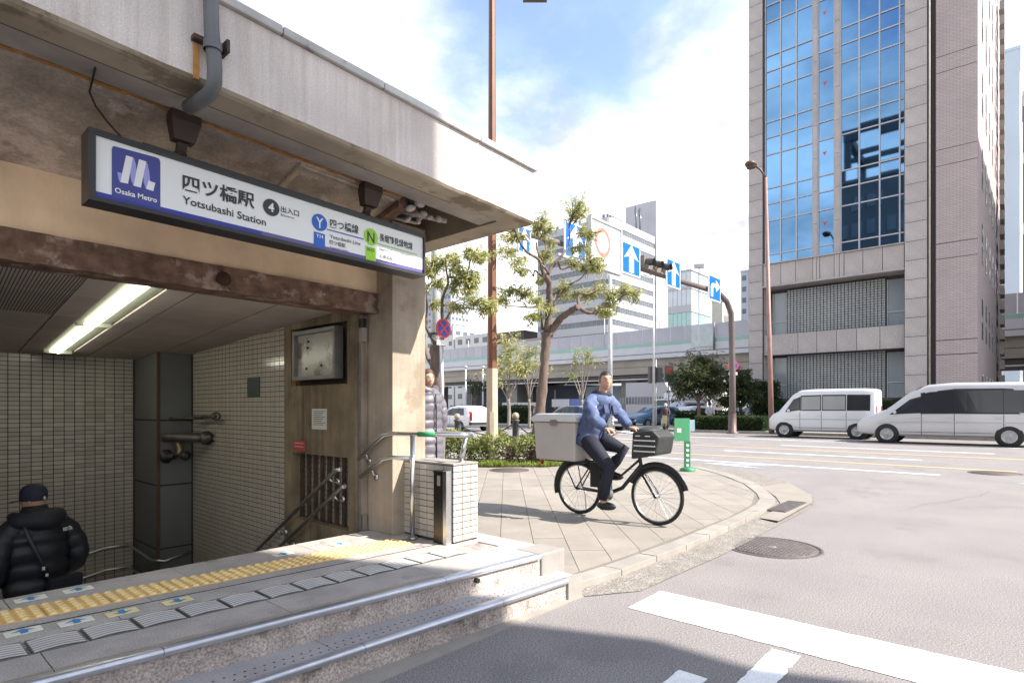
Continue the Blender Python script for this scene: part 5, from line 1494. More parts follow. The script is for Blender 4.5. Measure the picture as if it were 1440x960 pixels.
def photo_tree(name, label, d, trunk, branches, clusters, tone=.5, leafL=.17, leafW=.05, dens=1.0, spread=.0, lm=None, base_z=ZS, seed=1, group=None, bm=None):
    rr = random.Random(seed)
    p0 = P(trunk[0][0], 573, d); p0.z = base_z
    t = thing(name, label, 'tree', p0, 0, group)
    q = MB()
    pts = [P(x, y, d) for x, y, w_ in trunk]; rad = [w_ / FOC * d / 2 for x, y, w_ in trunk]
    pts[0].z = base_z - .05
    def smooth(pts, rad, k=4):
        P2, R2 = [], []
        for i in range(len(pts) - 1):
            a = pts[max(i - 1, 0)]; b = pts[i]; c = pts[i + 1]; e = pts[min(i + 2, len(pts) - 1)]
            for s in range(k):
                u = s / k
                P2.append(.5 * ((2 * b) + (c - a) * u + (2 * a - 5 * b + 4 * c - e) * u * u + (3 * b - a - 3 * c + e) * u ** 3)); R2.append(rad[i] + (rad[i + 1] - rad[i]) * u)
        P2.append(pts[-1]); R2.append(rad[-1]); return P2, R2
    a, b = smooth(pts, rad)
    b = [r * (1 + .09 * sin(i * 2.3) + .05 * sin(i * 5.1)) for i, r in enumerate(b)]
    q.tube(a, b, 12); q.build('trunk', bm or bark, t)
    q = MB(); tips = []
    for bi, (pl, w0, w1) in enumerate(branches):
        drift = rr.uniform(-1, 1) * spread
        n = len(pl); pts = []
        for i, (x, y) in enumerate(pl):
            pts.append(P(x, y, d + drift * (i / max(1, n - 1)) ** 1.2 + (rr.uniform(-.06, .06) if i else 0)))
        rad = [(w0 + (w1 - w0) * (i / (n - 1)) ** .7) / FOC * d / 2 * .63 for i in range(n)]
        a, b = smooth(pts, rad, 3)
        b = [max(.006, r * (1 + .12 * sin(i * 2.9 + bi))) for i, r in enumerate(b)]
        q.tube(a, b, 7); tips += [(p, drift) for p in a[len(a) // 3:]]
    lv = Leaves()
    for x, y, r, *dd in clusters:
        c0 = P(x, y, d); R = r / FOC * d
        near = min(tips, key=lambda tp: (tp[0] - c0).length) if tips else (c0, 0)
        R *= 1.2
        c = P(x, y, d + (near[1] * .9 if tips else 0) + rr.uniform(-.25, .25) * spread)
        nt_ = max(3, int(11 * dens * (R / .25)))
        for k in range(nt_):           # twigs out of the cluster
            dirv = Vector((rr.gauss(0, 1), rr.gauss(0, 1), rr.gauss(.25, .8))).normalized()
            st = near[0] + (c - near[0]) * rr.uniform(.2, .9)
            en = c + Vector((dirv.x * R, dirv.y * R, dirv.z * R * .8)) * rr.uniform(.5, 1.35)
            md = (st + en) / 2 + Vector((0, 0, R * .12))
            q.tube([st, md, en], [.009, .007, .004], 4, cap=False)
            nl = int(10 * dens) + rr.randint(0, 5)
            base_col = max(0, min(1, tone + rr.gauss(0, .2)))
            for s in range(nl):
                u = rr.uniform(.2, 1.1)
                p = st + (en - st) * u + Vector((rr.gauss(0, .035), rr.gauss(0, .035), rr.gauss(0, .035)))
                dv = (Vector((rr.gauss(0, 1), rr.gauss(0, 1), rr.gauss(-.55, .5))).normalized() + (en - st).normalized() * .5)
                lv.leaf(p, dv, Vector((rr.gauss(0, .4), rr.gauss(0, .4), 1)), leafL * rr.uniform(.6, 1.15), leafW * rr.uniform(.7, 1.2), max(0, min(1, base_col + rr.gauss(0, .17))))
    q.build('branches', bm or bark, t)
    lv.build('crown', lm or leaf_tree, t)
    return t
A4 = lambda *p: [(700 + x / 4.8, 280 + y / 4.8) for x, y in p]
main_br = [
    (A4((330, 900), (345, 750), (345, 640), (345, 560), (315, 515)), 17, 12),
    (A4((320, 525), (300, 480), (280, 410), (200, 360), (155, 300), (130, 250), (112, 195)), 10, 3),
    (A4((320, 530), (285, 510), (250, 480), (240, 520), (215, 480), (150, 466)), 6, 2.5),
    (A4((345, 500), (300, 430), (265, 340), (262, 290)), 7, 3),
    (A4((335, 510), (370, 450), (415, 405), (440, 370), (480, 310), (486, 220), (482, 170), (505, 100)), 9, 3),
    (A4((410, 415), (425, 470), (470, 462), (540, 430), (582, 398)), 6, 2.5),
    (A4((300, 400), (325, 340), (305, 230), (275, 150)), 6, 2.2),
    (A4((345, 915), (390, 850), (430, 800), (500, 750), (545, 725)), 19, 13),
    (A4((545, 725), (590, 760), (645, 768), (690, 740), (740, 720), (800, 690), (870, 642), (960, 652)), 11, 2),
    (A4((548, 730), (542, 680), (546, 635), (600, 640), (650, 620), (710, 592), (770, 640)), 8, 2.2),
    (A4((375, 720), (400, 670), (430, 615), (500, 570), (560, 535), (608, 478)), 7, 2),
    (A4((345, 745), (290, 730), (200, 730), (110, 722), (30, 722)), 6, 2),
    (A4((300, 880), (295, 800), (285, 735)), 7, 3),
    (A4((640, 765), (690, 760), (720, 745)), 5, 2),
    (A4((200, 730), (160, 690), (60, 680)), 3.5, 1.5)]
main_cl = [(300, 130, 55), (270, 190, 55), (340, 200, 45), (540, 40, 60), (500, 100, 40), (590, 80, 40), (60, 260, 60), (150, 250, 40), (40, 370, 50), (100, 440, 60), (140, 490, 45), (330, 390, 60), (370, 300, 35), (600, 220, 60), (650, 240, 45), (570, 330, 50), (630, 400, 70), (690, 460, 65), (560, 460, 45), (500, 420, 45), (30, 690, 55), (70, 620, 50), (180, 640, 65), (130, 600, 40), (260, 690, 50), (350, 740, 40), (240, 800, 45), (215, 800, 40), (450, 600, 60), (520, 650, 55), (610, 650, 60), (690, 600, 60), (760, 650, 55), (840, 630, 65), (900, 640, 50), (760, 700, 50), (700, 770, 50), (740, 780, 35), (430, 650, 40), (280, 560, 30)]
photo_tree('street_tree', 'large pruned street tree with olive leaves in front of the lane signs', 13.5,
    [(752, 650, 23), (756, 612, 17.5), (761, 560, 14.5), (765, 520, 12.5), (767, 490, 13), (769, 468, 16)], main_br,
    [(700 + x / 4.8, 280 + y / 4.8, r / 4.8) for x, y, r in main_cl], .6, .125, .031, 1.45, 1.1, seed=3)
A7 = lambda *p: [(590 + x / 4.364, 340 + y / 4.364) for x, y in p]
left_br = [
    (A7((105, 640), (60, 560), (40, 510), (45, 400), (45, 300), (75, 245)), 11, 3),
    (A7((110, 640), (150, 560), (140, 470), (140, 350), (175, 255), (165, 180), (160, 100)), 12, 3),
    (A7((135, 570), (165, 480), (200, 420), (300, 405), (350, 415), (425, 400)), 7, 2.2),
    (A7((145, 390), (200, 375), (250, 355), (330, 315)), 6, 2),
    (A7((175, 215), (230, 220), (275, 220), (300, 170), (310, 120), (335, 70), (362, 35)), 7, 2.2),
    (A7((90, 780), (55, 720), (38, 660), (20, 560)), 11, 8)]
left_cl = [(80, 115, 45), (150, 110, 40), (190, 140, 35), (330, 190, 45), (290, 240, 35), (215, 245, 30), (330, 285, 45), (300, 310, 35), (340, 370, 45), (400, 400, 50), (440, 395, 35), (240, 175, 35), (100, 380, 30), (290, 45, 40), (395, 100, 35), (230, 410, 40), (180, 100, 35), (60, 200, 30), (370, 80, 30), (130, 250, 35), (215, 285, 25), (20, 280, 40), (10, 120, 40)]
photo_tree('street_tree', 'left street tree half hidden by the sunlit pillar with a roundel in its fork', 11.0,
    [(616, 650, 25), (615, 600, 21), (615, 550, 20), (614, 510, 19), (614, 485, 19)], left_br,
    [(590 + x / 4.364, 340 + y / 4.364, r / 4.364) for x, y, r in left_cl], .65, .12, .030, 1.6, .8, seed=5)
# smaller trees across the avenue
def small_tree(label, px, base, top, d, wpx, n, seed, dens=.8, lm=leaf_tree, tone=.55, trunkw=6, open_=0.5, leafL=.3, cr=.16, bm=None):
    rr = random.Random(seed)
    H = base - top
    br, cl = [], []
    fork = base - H * open_ * .62
    for k in range(n):
        a = (k + .5) / n * 2 - 1 + rr.uniform(-.15, .15)
        ex, ey = px + a * wpx, top + abs(a) * H * .28 + rr.uniform(0, H * .22)
        m1 = (px + a * wpx * .35, fork - (fork - ey) * .35)
        m2 = (px + a * wpx * .8 + rr.uniform(-2, 2), fork - (fork - ey) * .7)
        br.append(([(px, fork + 2), m1, m2, (ex, ey)], trunkw * .65, 1.3))
        for s in range(2):
            cl.append((ex + rr.uniform(-3, 3), ey + rr.uniform(-3, 6), H * cr * rr.uniform(.7, 1.2)))
        if rr.random() < dens: cl.append((m2[0] + rr.uniform(-3, 3), m2[1], H * cr * .8))
    return photo_tree('small_tree', label, d, [(px, base, trunkw), (px + 1, (base + fork) / 2, trunkw * .8), (px, fork, trunkw * .8)], br, cl, tone, leafL, leafL * .32, dens, 1.2, lm=lm, base_z=.14, seed=seed, bm=bm)
bark_pale = M('bark_pale', (.22, .19, .165), .9, .25, 6)
small_tree('small leafy tree right of the brown lamp post above the far hedge', 715, 600, 474, 36, 23, 6, 21, .42, tone=.75, cr=.13, bm=bark_pale)
small_tree('thin sparse young tree just left of the main trunk', 744, 600, 474, 36, 18, 6, 22, .2, cr=.12, tone=.6, trunkw=5, bm=bark_pale)
small_tree('bare branched young tree between the main trunk and the cyclist', 818, 600, 478, 36, 21, 5, 23, .2, tone=.5, trunkw=6, cr=.11, bm=bark_pale)
small_tree('round dark green tree behind the right hedges', 982, 603, 500, 36, 28, 8, 24, .75, leaf_far, .62, 6, .62, .30, .2)
small_tree('sparse green tree beside the mauve tower corner', 1042, 603, 524, 37, 18, 6, 25, 1.0, leaf_far, .6, 5, .6, .3, .17)
small_tree('thin bare tree glimpsed left of the brown lamp post', 668, 596, 520, 44, 10, 4, 26, .3, leaf_far, .5, 4, .5, .3, .1)
# hedges: boxes of small leaves over a dark twig core
core_m = M('hedge_core', (.012, .016, .008), .95, .2)
def hedge(label, x0, x1, y0, y1, z0, z1, n, L=.1, lm=leaf_hedge, name='hedge', cat='hedge', group=None, tone=.5, seed=1, lump=.06):
    rr = random.Random(seed)
    t = thing(name, label, cat, ((x0 + x1) / 2, (y0 + y1) / 2, z0), 0, group)
    q = MB(); q.box(x0 + .12, x1 - .12, y0 + .12, y1 - .12, z0, z1 - .12); q.build('twigs', core_m, t)
    lv = Leaves(); dx, dy, dz = x1 - x0, y1 - y0, z1 - z0
    A = [dx * dy, dy * dz, dx * dz, dx * dz]
    for k in range(n):
        f = rr.choices((0, 1, 2, 3), A)[0]
        x, y, z = rr.uniform(x0, x1), rr.uniform(y0, y1), rr.uniform(z0, z1)
        dep = abs(rr.gauss(0, .05))
        if f == 0: z = z1 - dep; nn = Vector((0, 0, 1))
        elif f == 1: x = x0 + dep; nn = Vector((-1, 0, 0))
        elif f == 2: y = y0 + dep; nn = Vector((0, -1, 0))
        else: y = y1 - dep; nn = Vector((0, 1, 0))
        b = noise.noise(Vector((x * 1.7, y * 1.7, z * 1.7)))
        p = Vector((x, y, z)) + nn * b * lump
        dv = nn * .6 + Vector((rr.gauss(0, 1), rr.gauss(0, 1), rr.gauss(.2, 1)))
        lv.leaf(p, dv, Vector((rr.gauss(0, 1), rr.gauss(0, 1), 1)), L * rr.uniform(.6, 1.3), L * .5 * rr.uniform(.7, 1.2), max(0, min(1, tone + b * .5 + rr.gauss(0, .2))))
    lv.build('foliage', lm, t); return t
def hedge_px(label, pxa, pxb, X, top, n, seed, L=.12, deep=.9, **k):
    ya, yb = onX(pxa, 500, X).y, onX(pxb, 500, X).y
    z1 = onX((pxa + pxb) / 2, top, X).z
    return hedge(label, X, X + deep, min(ya, yb), max(ya, yb), .14, z1, n, L, seed=seed, **k)
hedge_px('left one of the two clipped hedge blocks at the kerb before the tower', 978, 1022, 31.9, 586, 2600, 31)
hedge_px('right one of the two clipped hedge blocks, next to the leaning street lamp', 1025, 1074, 31.9, 586, 2800, 32)
hedge_px('long clipped hedge behind the chained bollard across the avenue', 632, 742, 34.6, 571, 5200, 33, .16)
hedge_px('low hedge behind the green notice board', 948, 1040, 36.5, 579, 2200, 34, .16, tone=.7)
hedge('dark bush along the foot of the tower recess', 40.0, 40.75, 4.9, 12.5, .14, 1.75, 2600, .2, name='bush', cat='bush', seed=35, lump=.3)
hedge('dark shrub clump at the left corner pillar of the tower', 39.0, 39.7, 11.6, 13.2, .14, 3.0, 1500, .2, name='bush', cat='bush', seed=36, lump=.3, tone=.3)
# planting bed at the foot of the trees
_c = P(705, 573, 13.6)
bedm = M('bed_soil', (.10, .075, .05), .95, .2, 5)
ax, ay = Vector((RX, RY, 0)), Vector((FX, FY, 0))
def bed_pt(px, d): p = P(px, 573, d); return Vector((p.x, p.y, 0))
pb = thing('planting_bed', 'low planting bed of mixed shrubs round the street trees', 'planting bed', bed_pt(700, 13.5))
q = MB(); q.ext([tuple(bed_pt(px, d)) for px, d in ((560, 12.9), (700, 12.75), (770, 12.85), (800, 13.3), (790, 14.3), (700, 14.4), (560, 14.4))], (0, 0, .13)); q.build('soil', bedm, pb)
rs = random.Random(8)
lv, lr, lg = Leaves(), Leaves(), Leaves()
for k in range(5200):
    u = rs.random(); px = 590 + u * 195; d = rs.uniform(12.95, 14.2)
    # lumpy outline
    hmax = (.62 + .28 * noise.noise(Vector((px * .035, d * .8, 3))) + .12 * noise.noise(Vector((px * .12, d * 2, 9)))) * (1 if px < 772 else .75)
    p = bed_pt(px, d); z = .1 + hmax * (rs.random() ** .45)
    p.z = z
    tgt = lr if (px > 708 and noise.noise(Vector((px * .05, d, 17))) > -.15 and z < .5) else lv
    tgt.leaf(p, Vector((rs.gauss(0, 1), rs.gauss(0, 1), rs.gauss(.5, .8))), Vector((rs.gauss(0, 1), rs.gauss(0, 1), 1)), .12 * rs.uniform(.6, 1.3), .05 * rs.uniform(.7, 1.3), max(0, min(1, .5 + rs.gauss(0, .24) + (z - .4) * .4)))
lv.build('shrub_leaves', leaf_shrub, pb); lr.build('red_shrub_leaves', leaf_red, pb)
q = MB()
for k in range(60):
    px, d = rs.uniform(595, 780), rs.uniform(13.0, 14.1); p = bed_pt(px, d); p.z = .1
    q.tube([p, p + Vector((rs.gauss(0, .1), rs.gauss(0, .1), .45))], [.012, .005], 4)
tag(q.build('shrub_stems', bark, pb), kind='stuff')
for k in range(2600):
    px = rs.choice((rs.uniform(680, 712), rs.uniform(760, 795), rs.uniform(620, 795))); d = rs.uniform(12.72, 13.0) + (max(0, px - 765) * .012)
    p = bed_pt(px, d); p.z = .1
    lg.leaf(p, Vector((rs.gauss(0, .4), rs.gauss(0, .4), 1)), Vector((rs.gauss(0, 1), rs.gauss(0, 1), .2)), .14 * rs.uniform(.5, 1.2), .014, max(0, min(1, .5 + rs.gauss(0, .25))))
tag(lg.build('grass', leaf_grass, pb), kind='stuff')
# ================================================================== vehicles
car_white = M('car_white', (.62, .62, .63), .25, .02, 2, coat=.6)
car_pearl = M('car_pearl', (.50, .49, .49), .25, .02, 2, coat=.6)
car_silver = M('car_silver', (.40, .41, .43), .3, .02, 2, metal=.4, coat=.5)
car_navy = M('car_navy', (.02, .035, .07), .25, .05, 2, coat=.6)
car_blue = M('car_blue', (.08, .16, .28), .3, .05, 2, coat=.5)
car_glass = M('car_glass', (.022, .025, .03), .08, .1, 1, spec=.55)
car_curtain = M('car_glass_pale', (.30, .30, .29), .2, .1, 1)
tail_red = M('tail_lamp', (.35, .02, .015), .25, .05); head_lamp = M('head_lamp', (.6, .62, .64), .15, .02); amber = M('amber_lamp', (.5, .22, .03), .3)
rimm = M('wheel_rim', (.35, .35, .36), .35, .1, 8, metal=.6)
plate_m = M('number_plate', (.55, .56, .52), .5)
trim_d = M('dark_plastic', (.025, .025, .027), .6, .1)
def vehicle(name, label, cat, loc, rz, stations, W, paint, glass_side, wheel_x, wr, glass_front=None, glass_rear=None, pale=(), group=None, doors=(), wagon_tail=True):
    """stations: (x, z bottom, z belt, z roof, width factor low, width factor roof); x runs rearward to forward"""
    t = thing(name, label, cat, loc, rz, group)
    q = MB(); rings = []
    hw = W / 2
    def ring(s):
        x, zb, zl, zr, wl, wr_ = s
        a = hw * wl; b = hw * wr_
        side = [(a * .90, zb), (a * .985, zb + (zl - zb) * .12), (a, zb + (zl - zb) * .45), (a * .995, zb + (zl - zb) * .8), (a * .975, zl), (b, zr - (zr - zl) * .14 - .004), (b * .94, zr - (zr - zl) * .04 - .002), (b * .78, zr)]
        pts = [(x, y, z) for y, z in side] + [(x, 0, zr + .012)] + [(x, -y, z) for y, z in reversed(side)]
        return pts
    R = [ring(s) for s in stations]; n = len(R[0])
    v = [p for r in R for p in r]
    q.add(v, [(i * n + j, i * n + j + 1, (i + 1) * n + j + 1, (i + 1) * n + j) for i in range(len(R) - 1) for j in range(n - 1)], 0, True)
    q.add(R[0], [tuple(range(n))], 0); q.add(R[-1], [tuple(range(n - 1, -1, -1))], 0)
    q.add([r[0] for r in R] + [r[-1] for r in R], [(i, i + 1, len(R) + i + 1, len(R) + i) for i in range(len(R) - 1)], 0)
    q.build('body', paint, t, world=False)
    def interp(x):
        for a, b in zip(stations, stations[1:]):
            if a[0] <= x <= b[0]:
                u = (x - a[0]) / (b[0] - a[0]); return [p + (q_ - p) * u for p, q_ in zip(a, b)]
        return list(stations[0] if x < stations[0][0] else stations[-1])
    def sp(x, u, sgn, off=.012):
        x_, zb, zl, zr, wl, wr_ = interp(x)
        y0, z0 = hw * wl * .975, zl; y1, z1 = hw * wr_, zr - (zr - zl) * .14 - .004
        return (x, sgn * (y0 + (y1 - y0) * u + off), z0 + (z1 - z0) * u)
    def body_side(x, u, sgn, off=.006):
        x_, zb, zl, zr, wl, wr_ = interp(x)
        ys = [(0, .90), (.12, .985), (.45, 1), (.8, .995), (1, .975)]
        for (ua, wa), (ub, wb) in zip(ys, ys[1:]):
            if ua <= u <= ub: f = wa + (wb - wa) * (u - ua) / (ub - ua); break
        return (x, sgn * (hw * wl * f + off), zb + (zl - zb) * u)
    for gi, (xa, xb, u0, u1, *sk) in enumerate(glass_side):
        s0, s1 = (sk + [0, 0])[:2]
        for sgn in (1, -1):
            g = MB(); m_ = 4
            gk = MB(); e = .035
            gk.quad(sp(xa - e, u0 - .05, sgn, .007), sp(xb + e, u0 - .05, sgn, .007), sp(xb + s1 + e, min(1, u1 + .07), sgn, .007), sp(xa + s0 - e, min(1, u1 + .07), sgn, .007)); gk.build('window_seal', trim_d, t, world=False)
            for k in range(m_):
                ua, ub = k / m_, (k + 1) / m_
                A = lambda u: xa + (xb - xa) * u
                T0 = lambda u: xa + s0 + (xb + s1 - xa - s0) * u
                g.quad(sp(A(ua), u0, sgn), sp(A(ub), u0, sgn), sp(T0(ub), u1, sgn), sp(T0(ua), u1, sgn))
            g.build('side_window', car_curtain if gi in pale else car_glass, t, world=False)
    def cross_glass(pair, nm, fwd):
        (xa, za, wa), (xb, zb_, wb) = pair
        o = .02 * fwd
        g = MB(); g.quad((xa + o, -wa * hw, za + .01), (xa + o, wa * hw, za + .01), (xb + o, wb * hw, zb_ + .012), (xb + o, -wb * hw, zb_ + .012)); g.build(nm, car_glass, t, world=False)
    if glass_front: cross_glass(glass_front, 'windscreen', 1)
    if glass_rear: cross_glass(glass_rear, 'rear_window', -1)
    for x in wheel_x:
        for sgn in (1, -1):
            g = MB(); g.lathe((x, sgn * (hw * .985), wr * 1.0), [(wr * 1.09, -.10), (wr * 1.09, .010), (wr * .5, .012)], 24, axis=(0, sgn, 0)); arch = g.build('wheel_arch', trim_d, t, world=False)
            g = MB(); g.lathe((x, sgn * (hw * .93), wr), [(wr * .62, -.1), (wr * .97, -.1), (wr, -.06), (wr, .075), (wr * .96, .095), (wr * .64, .10)], 26, axis=(0, sgn, 0)); wheel = g.build('wheel', dark_rubber, t, world=False)
            g = MB(); g.lathe((x, sgn * (hw * .93), wr), [(0, .105), (wr * .12, .108), (wr * .16, .085), (wr * .5, .08), (wr * .62, .10)], 20, axis=(0, sgn, 0))
            for k in range(5):
                a = k * 2 * pi / 5
                g.obox((x + cos(a) * wr * .36, sgn * (hw * .93 + .095), wr + sin(a) * wr * .36), (cos(a) * wr * .24, 0, sin(a) * wr * .24), (-sin(a) * wr * .07, 0, cos(a) * wr * .07), (0, .01, 0))
            g.build('rim', rimm, wheel, world=False)
    x0, x1 = stations[0][0], stations[-1][0]
    f0, f1 = interp(x0 + .02), interp(x1 - .02)
    for sgn in (1, -1):
        g = MB(); zl = f1[2]; g.ball((x1 - .08, sgn * hw * f1[4] * .78, zl - .14), .11, .17, .085, 12, 8); g.build('headlight', head_lamp, t, world=False)
        g = MB(); zl = f0[2]; zt2 = f0[3]
        g.box(x0 - .012, x0 + .05, sgn * hw * .70 - .09, sgn * hw * .70 + .09, zl - .28, zl + (.25 if wagon_tail else -.08)); g.build('tail_light', tail_red, t, world=False)
        xm = max(a[1] for a in glass_side) - .15
        p = body_side(xm, 1.0, sgn, .0)
        g = MB(); g.ball((p[0], p[1] + sgn * .10, p[2] + .08), .06, .09, .075, 10, 6); g.build('mirror', paint, t, world=False)
        for dxx in doors:
            g = MB()
            pts = [body_side(dxx, u, sgn, .0045) for u in (.08, .12, .45, .8, 1.0)]
            for a, b in zip(pts, pts[1:]): g.quad((a[0] - .009, a[1], a[2]), (a[0] + .009, a[1], a[2]), (b[0] + .009, b[1], b[2]), (b[0] - .009, b[1], b[2]))
            g.build('door_gap', trim_d, t, world=False)
            p = body_side(dxx + .14, .82, sgn, .012); g = MB(); g.box(p[0] - .09, p[0] + .09, p[1] - .015, p[1] + .015, p[2] - .018, p[2] + .018); g.build('door_handle', paint, t, world=False)
        g = MB()
        for xa in range(8):
            xx = wheel_x[0] + wr * 1.2 + (wheel_x[1] - wheel_x[0] - 2.4 * wr) * xa / 8; xy = wheel_x[0] + wr * 1.2 + (wheel_x[1] - wheel_x[0] - 2.4 * wr) * (xa + 1) / 8
            g.quad(body_side(xx, .05, sgn, .006), body_side(xy, .05, sgn, .006), body_side(xy, .2, sgn, .006), body_side(xx, .2, sgn, .006))
        g.build('sill_trim', trim_d, t, world=False)
    for sgn in (1, -1):
        g = MB(); n_ = 14; xa, xb = x0 + .25, x1 - .7
        for k in range(n_):
            a, b = xa + (xb - xa) * k / n_, xa + (xb - xa) * (k + 1) / n_
            g.quad(body_side(a, .60, sgn, .006), body_side(b, .60, sgn, .006), body_side(b, .64, sgn, .006), body_side(a, .64, sgn, .006))
        g.build('side_moulding', trim_d if not wagon_tail else car_silver, t, world=False)
    zb = f0[1]
    g = MB(); g.box(x0 - .015, x0 + .03, -.21, .21, zb + .32, zb + .46); g.build('number_plate', plate_m, t, world=False)
    g = MB(); g.box(x0 - .04, x0 + .1, -hw * .86, hw * .86, zb + .02, zb + .18); g.build('rear_bumper', trim_d if wagon_tail else paint, t, world=False)
    g = MB(); g.box(x1 - .1, x1 + .03, -hw * f1[4] * .7, hw * f1[4] * .7, f1[1] + .08, f1[1] + .24); g.build('grille', trim_d, t, world=False)
    return t
R90 = radians(90)
# boxy van: tail x=0, nose x=4.4
van_st = [(0, .42, 1.22, 2.18, .95, .84), (.06, .34, 1.22, 2.22, .99, .87), (.5, .30, 1.22, 2.25, 1, .88), (2.4, .30, 1.22, 2.25, 1, .88), (3.0, .30, 1.21, 2.22, 1, .87), (3.35, .30, 1.19, 2.02, 1, .85), (3.72, .30, 1.16, 1.55, 1, .86), (3.95, .30, 1.12, 1.24, .99, .9), (4.25, .33, 1.0, 1.08, .95, .86), (4.4, .40, .86, .92, .86, .76)]
def road_van(): return vehicle('white_van', 'boxy white van leading the two white vehicles on the avenue before the tower', 'van', (29.9, 4.6, 0), R90, van_st, 1.8, car_white,
    [(.22, 1.05, .10, .80), (1.15, 2.05, .10, .80), (2.15, 2.95, .10, .80), (3.03, 3.62, .14, .74, 0, -.34)], (.68, 3.68), .36,
    ((3.93, 1.25, .80), (3.12, 2.15, .74)), ((0.02, 1.30, .78), (.03, 2.0, .72)), pale=(1, 2), doors=(1.1, 2.1, 3.0))
road_van()
mini_st = [(0, .45, 1.18, 2.02, .94, .78), (.1, .36, 1.20, 2.20, .98, .82), (.6, .30, 1.20, 2.31, 1, .84), (2.6, .30, 1.20, 2.34, 1, .85), (3.4, .30, 1.19, 2.28, 1, .84), (4.0, .30, 1.17, 2.0, 1, .82), (4.75, .30, 1.12, 1.34, .99, .84), (5.15, .32, 1.03, 1.18, .97, .86), (5.6, .36, .88, 1.0, .9, .78), (5.78, .44, .74, .82, .78, .66)]
vehicle('white_minivan', 'long pearl white minivan passing in front of the boxy van at the right edge', 'minivan', (27.9, -.85, 0), R90, mini_st, 2.0, car_pearl,
    [(.2, 1.2, .02, .86), (1.215, 2.585, .02, .86), (2.6, 3.6, .02, .86), (3.615, 4.6, .06, .70, 0, -.66)], (1.05, 4.72), .37,
    ((4.72, 1.36, .80), (3.55, 2.24, .72)), ((.02, 1.26, .74), (.08, 2.08, .70)), doors=(1.2, 2.6, 3.6))
hatch_st = [(0, .38, .92, 1.1, .93, .74), (.12, .30, .94, 1.40, .98, .74), (.55, .26, .94, 1.50, 1, .76), (1.6, .26, .93, 1.53, 1, .77), (2.3, .26, .92, 1.45, 1, .76), (3.05, .26, .90, 1.02, 1, .8), (3.6, .28, .84, .93, .97, .82), (4.0, .32, .72, .8, .88, .76), (4.15, .4, .62, .68, .76, .62)]
HG = [(.45, 1.1, .08, .8, .25, 0), (1.18, 1.95, .08, .84), (2.02, 2.85, .10, .78, 0, -.5)]
def hatch(label, px, d, heading, paint, tail=True, nm='parked_car', sc=1.0, z=0.0, front=False):
    p = P(px, 573, d)
    ox, oy = (2.1 * cos(heading), 2.1 * sin(heading))
    t = vehicle(nm, label, 'car', (p.x - ox, p.y - oy, z), heading, hatch_st, 1.72, paint, HG, (.75, 3.3), .31, ((3.02, 1.03, .74), (2.32, 1.42, .68)), ((.10, 1.0, .68), (.17, 1.38, .62)), doors=(1.14, 1.99))
    t.scale = (sc, sc, sc); return t
hatch('white car driving away behind the bollards, seen between tree and lamp post', 648, 35.5, radians(78), car_white, nm='moving_car')
hatch('dark blue car beyond the main trunk partly behind the delivery box', 800, 37, radians(75), car_navy, nm='moving_car')
hatch('silver car whose windscreen shows over the delivery box lid', 838, 35, radians(-105), car_silver, nm='moving_car')
hatch('white parked car behind the low hedge under the round dark tree', 988, 44, radians(-20), car_white)
hatch('blue-grey parked car behind the cyclist under the traffic signal', 917, 42, radians(160), car_blue)
hatch('white car behind the gantry pole beside the tower corner', 1047, 41, radians(165), car_white)
def van_at(label, px, d, heading, paint, nm):
    p = P(px, 573, d)
    t = vehicle(nm, label, 'van', (p.x - 2 * cos(heading), p.y - 2 * sin(heading), .0), heading, van_st, 1.75, paint, [(.22, 1.05, .10, .80), (1.15, 2.05, .10, .80), (2.15, 2.95, .10, .80), (3.03, 3.62, .14, .74, 0, -.34)], (.68, 3.68), .34, ((3.93, 1.25, .80), (3.12, 2.15, .74)), ((0.02, 1.30, .78), (.03, 2.0, .72)), doors=(1.1, 2.1))
    t.scale = (.86, .86, .86); return t
van_at('small silver-white parked van behind the green notice board', 962, 47, radians(170), car_silver, 'parked_van')
# box truck
p = P(958, 573, 55); hd = radians(168)
bt2 = thing('box_truck', 'white box truck parked behind the small van under the expressway', 'truck', (p.x, p.y, 0), hd)
q = MB(); q.box(-2.6, 1.3, -1.05, 1.05, .75, 2.85); q.build('cargo_box', car_white, bt2, bevel=.03, world=False)
q = MB(); q.ext([(1.4, -1.0, .45), (3.0, -1.0, .45), (3.0, -1.0, 1.25), (2.75, -1.0, 2.2), (1.4, -1.0, 2.25)], (0, 2.0, 0)); q.build('cab', car_white, bt2, world=False)
q = MB(); q.quad((3.01, -.9, 1.3), (3.01, .9, 1.3), (2.79, .9, 2.1), (2.79, -.9, 2.1)); q.build('windscreen', car_glass, bt2, world=False)
for sg in (1, -1):
    q = MB(); q.box(1.7, 2.7, sg * 1.005 - .01, sg * 1.005 + .01, 1.3, 2.05); q.build('side_window', car_glass, bt2, world=False)
    for x in (-1.8, 2.2):
        q = MB(); q.lathe((x, sg * .85, .42), [(0, .12), (.2, .12), (.38, .1), (.42, .06), (.42, -.12)], 18, axis=(0, sg, 0)); q.build('wheel', dark_rubber, bt2, world=False)
q = MB(); q.box(-2.6, 2.9, -.5, .5, .5, .74); q.build('chassis', trim_d, bt2, world=False)
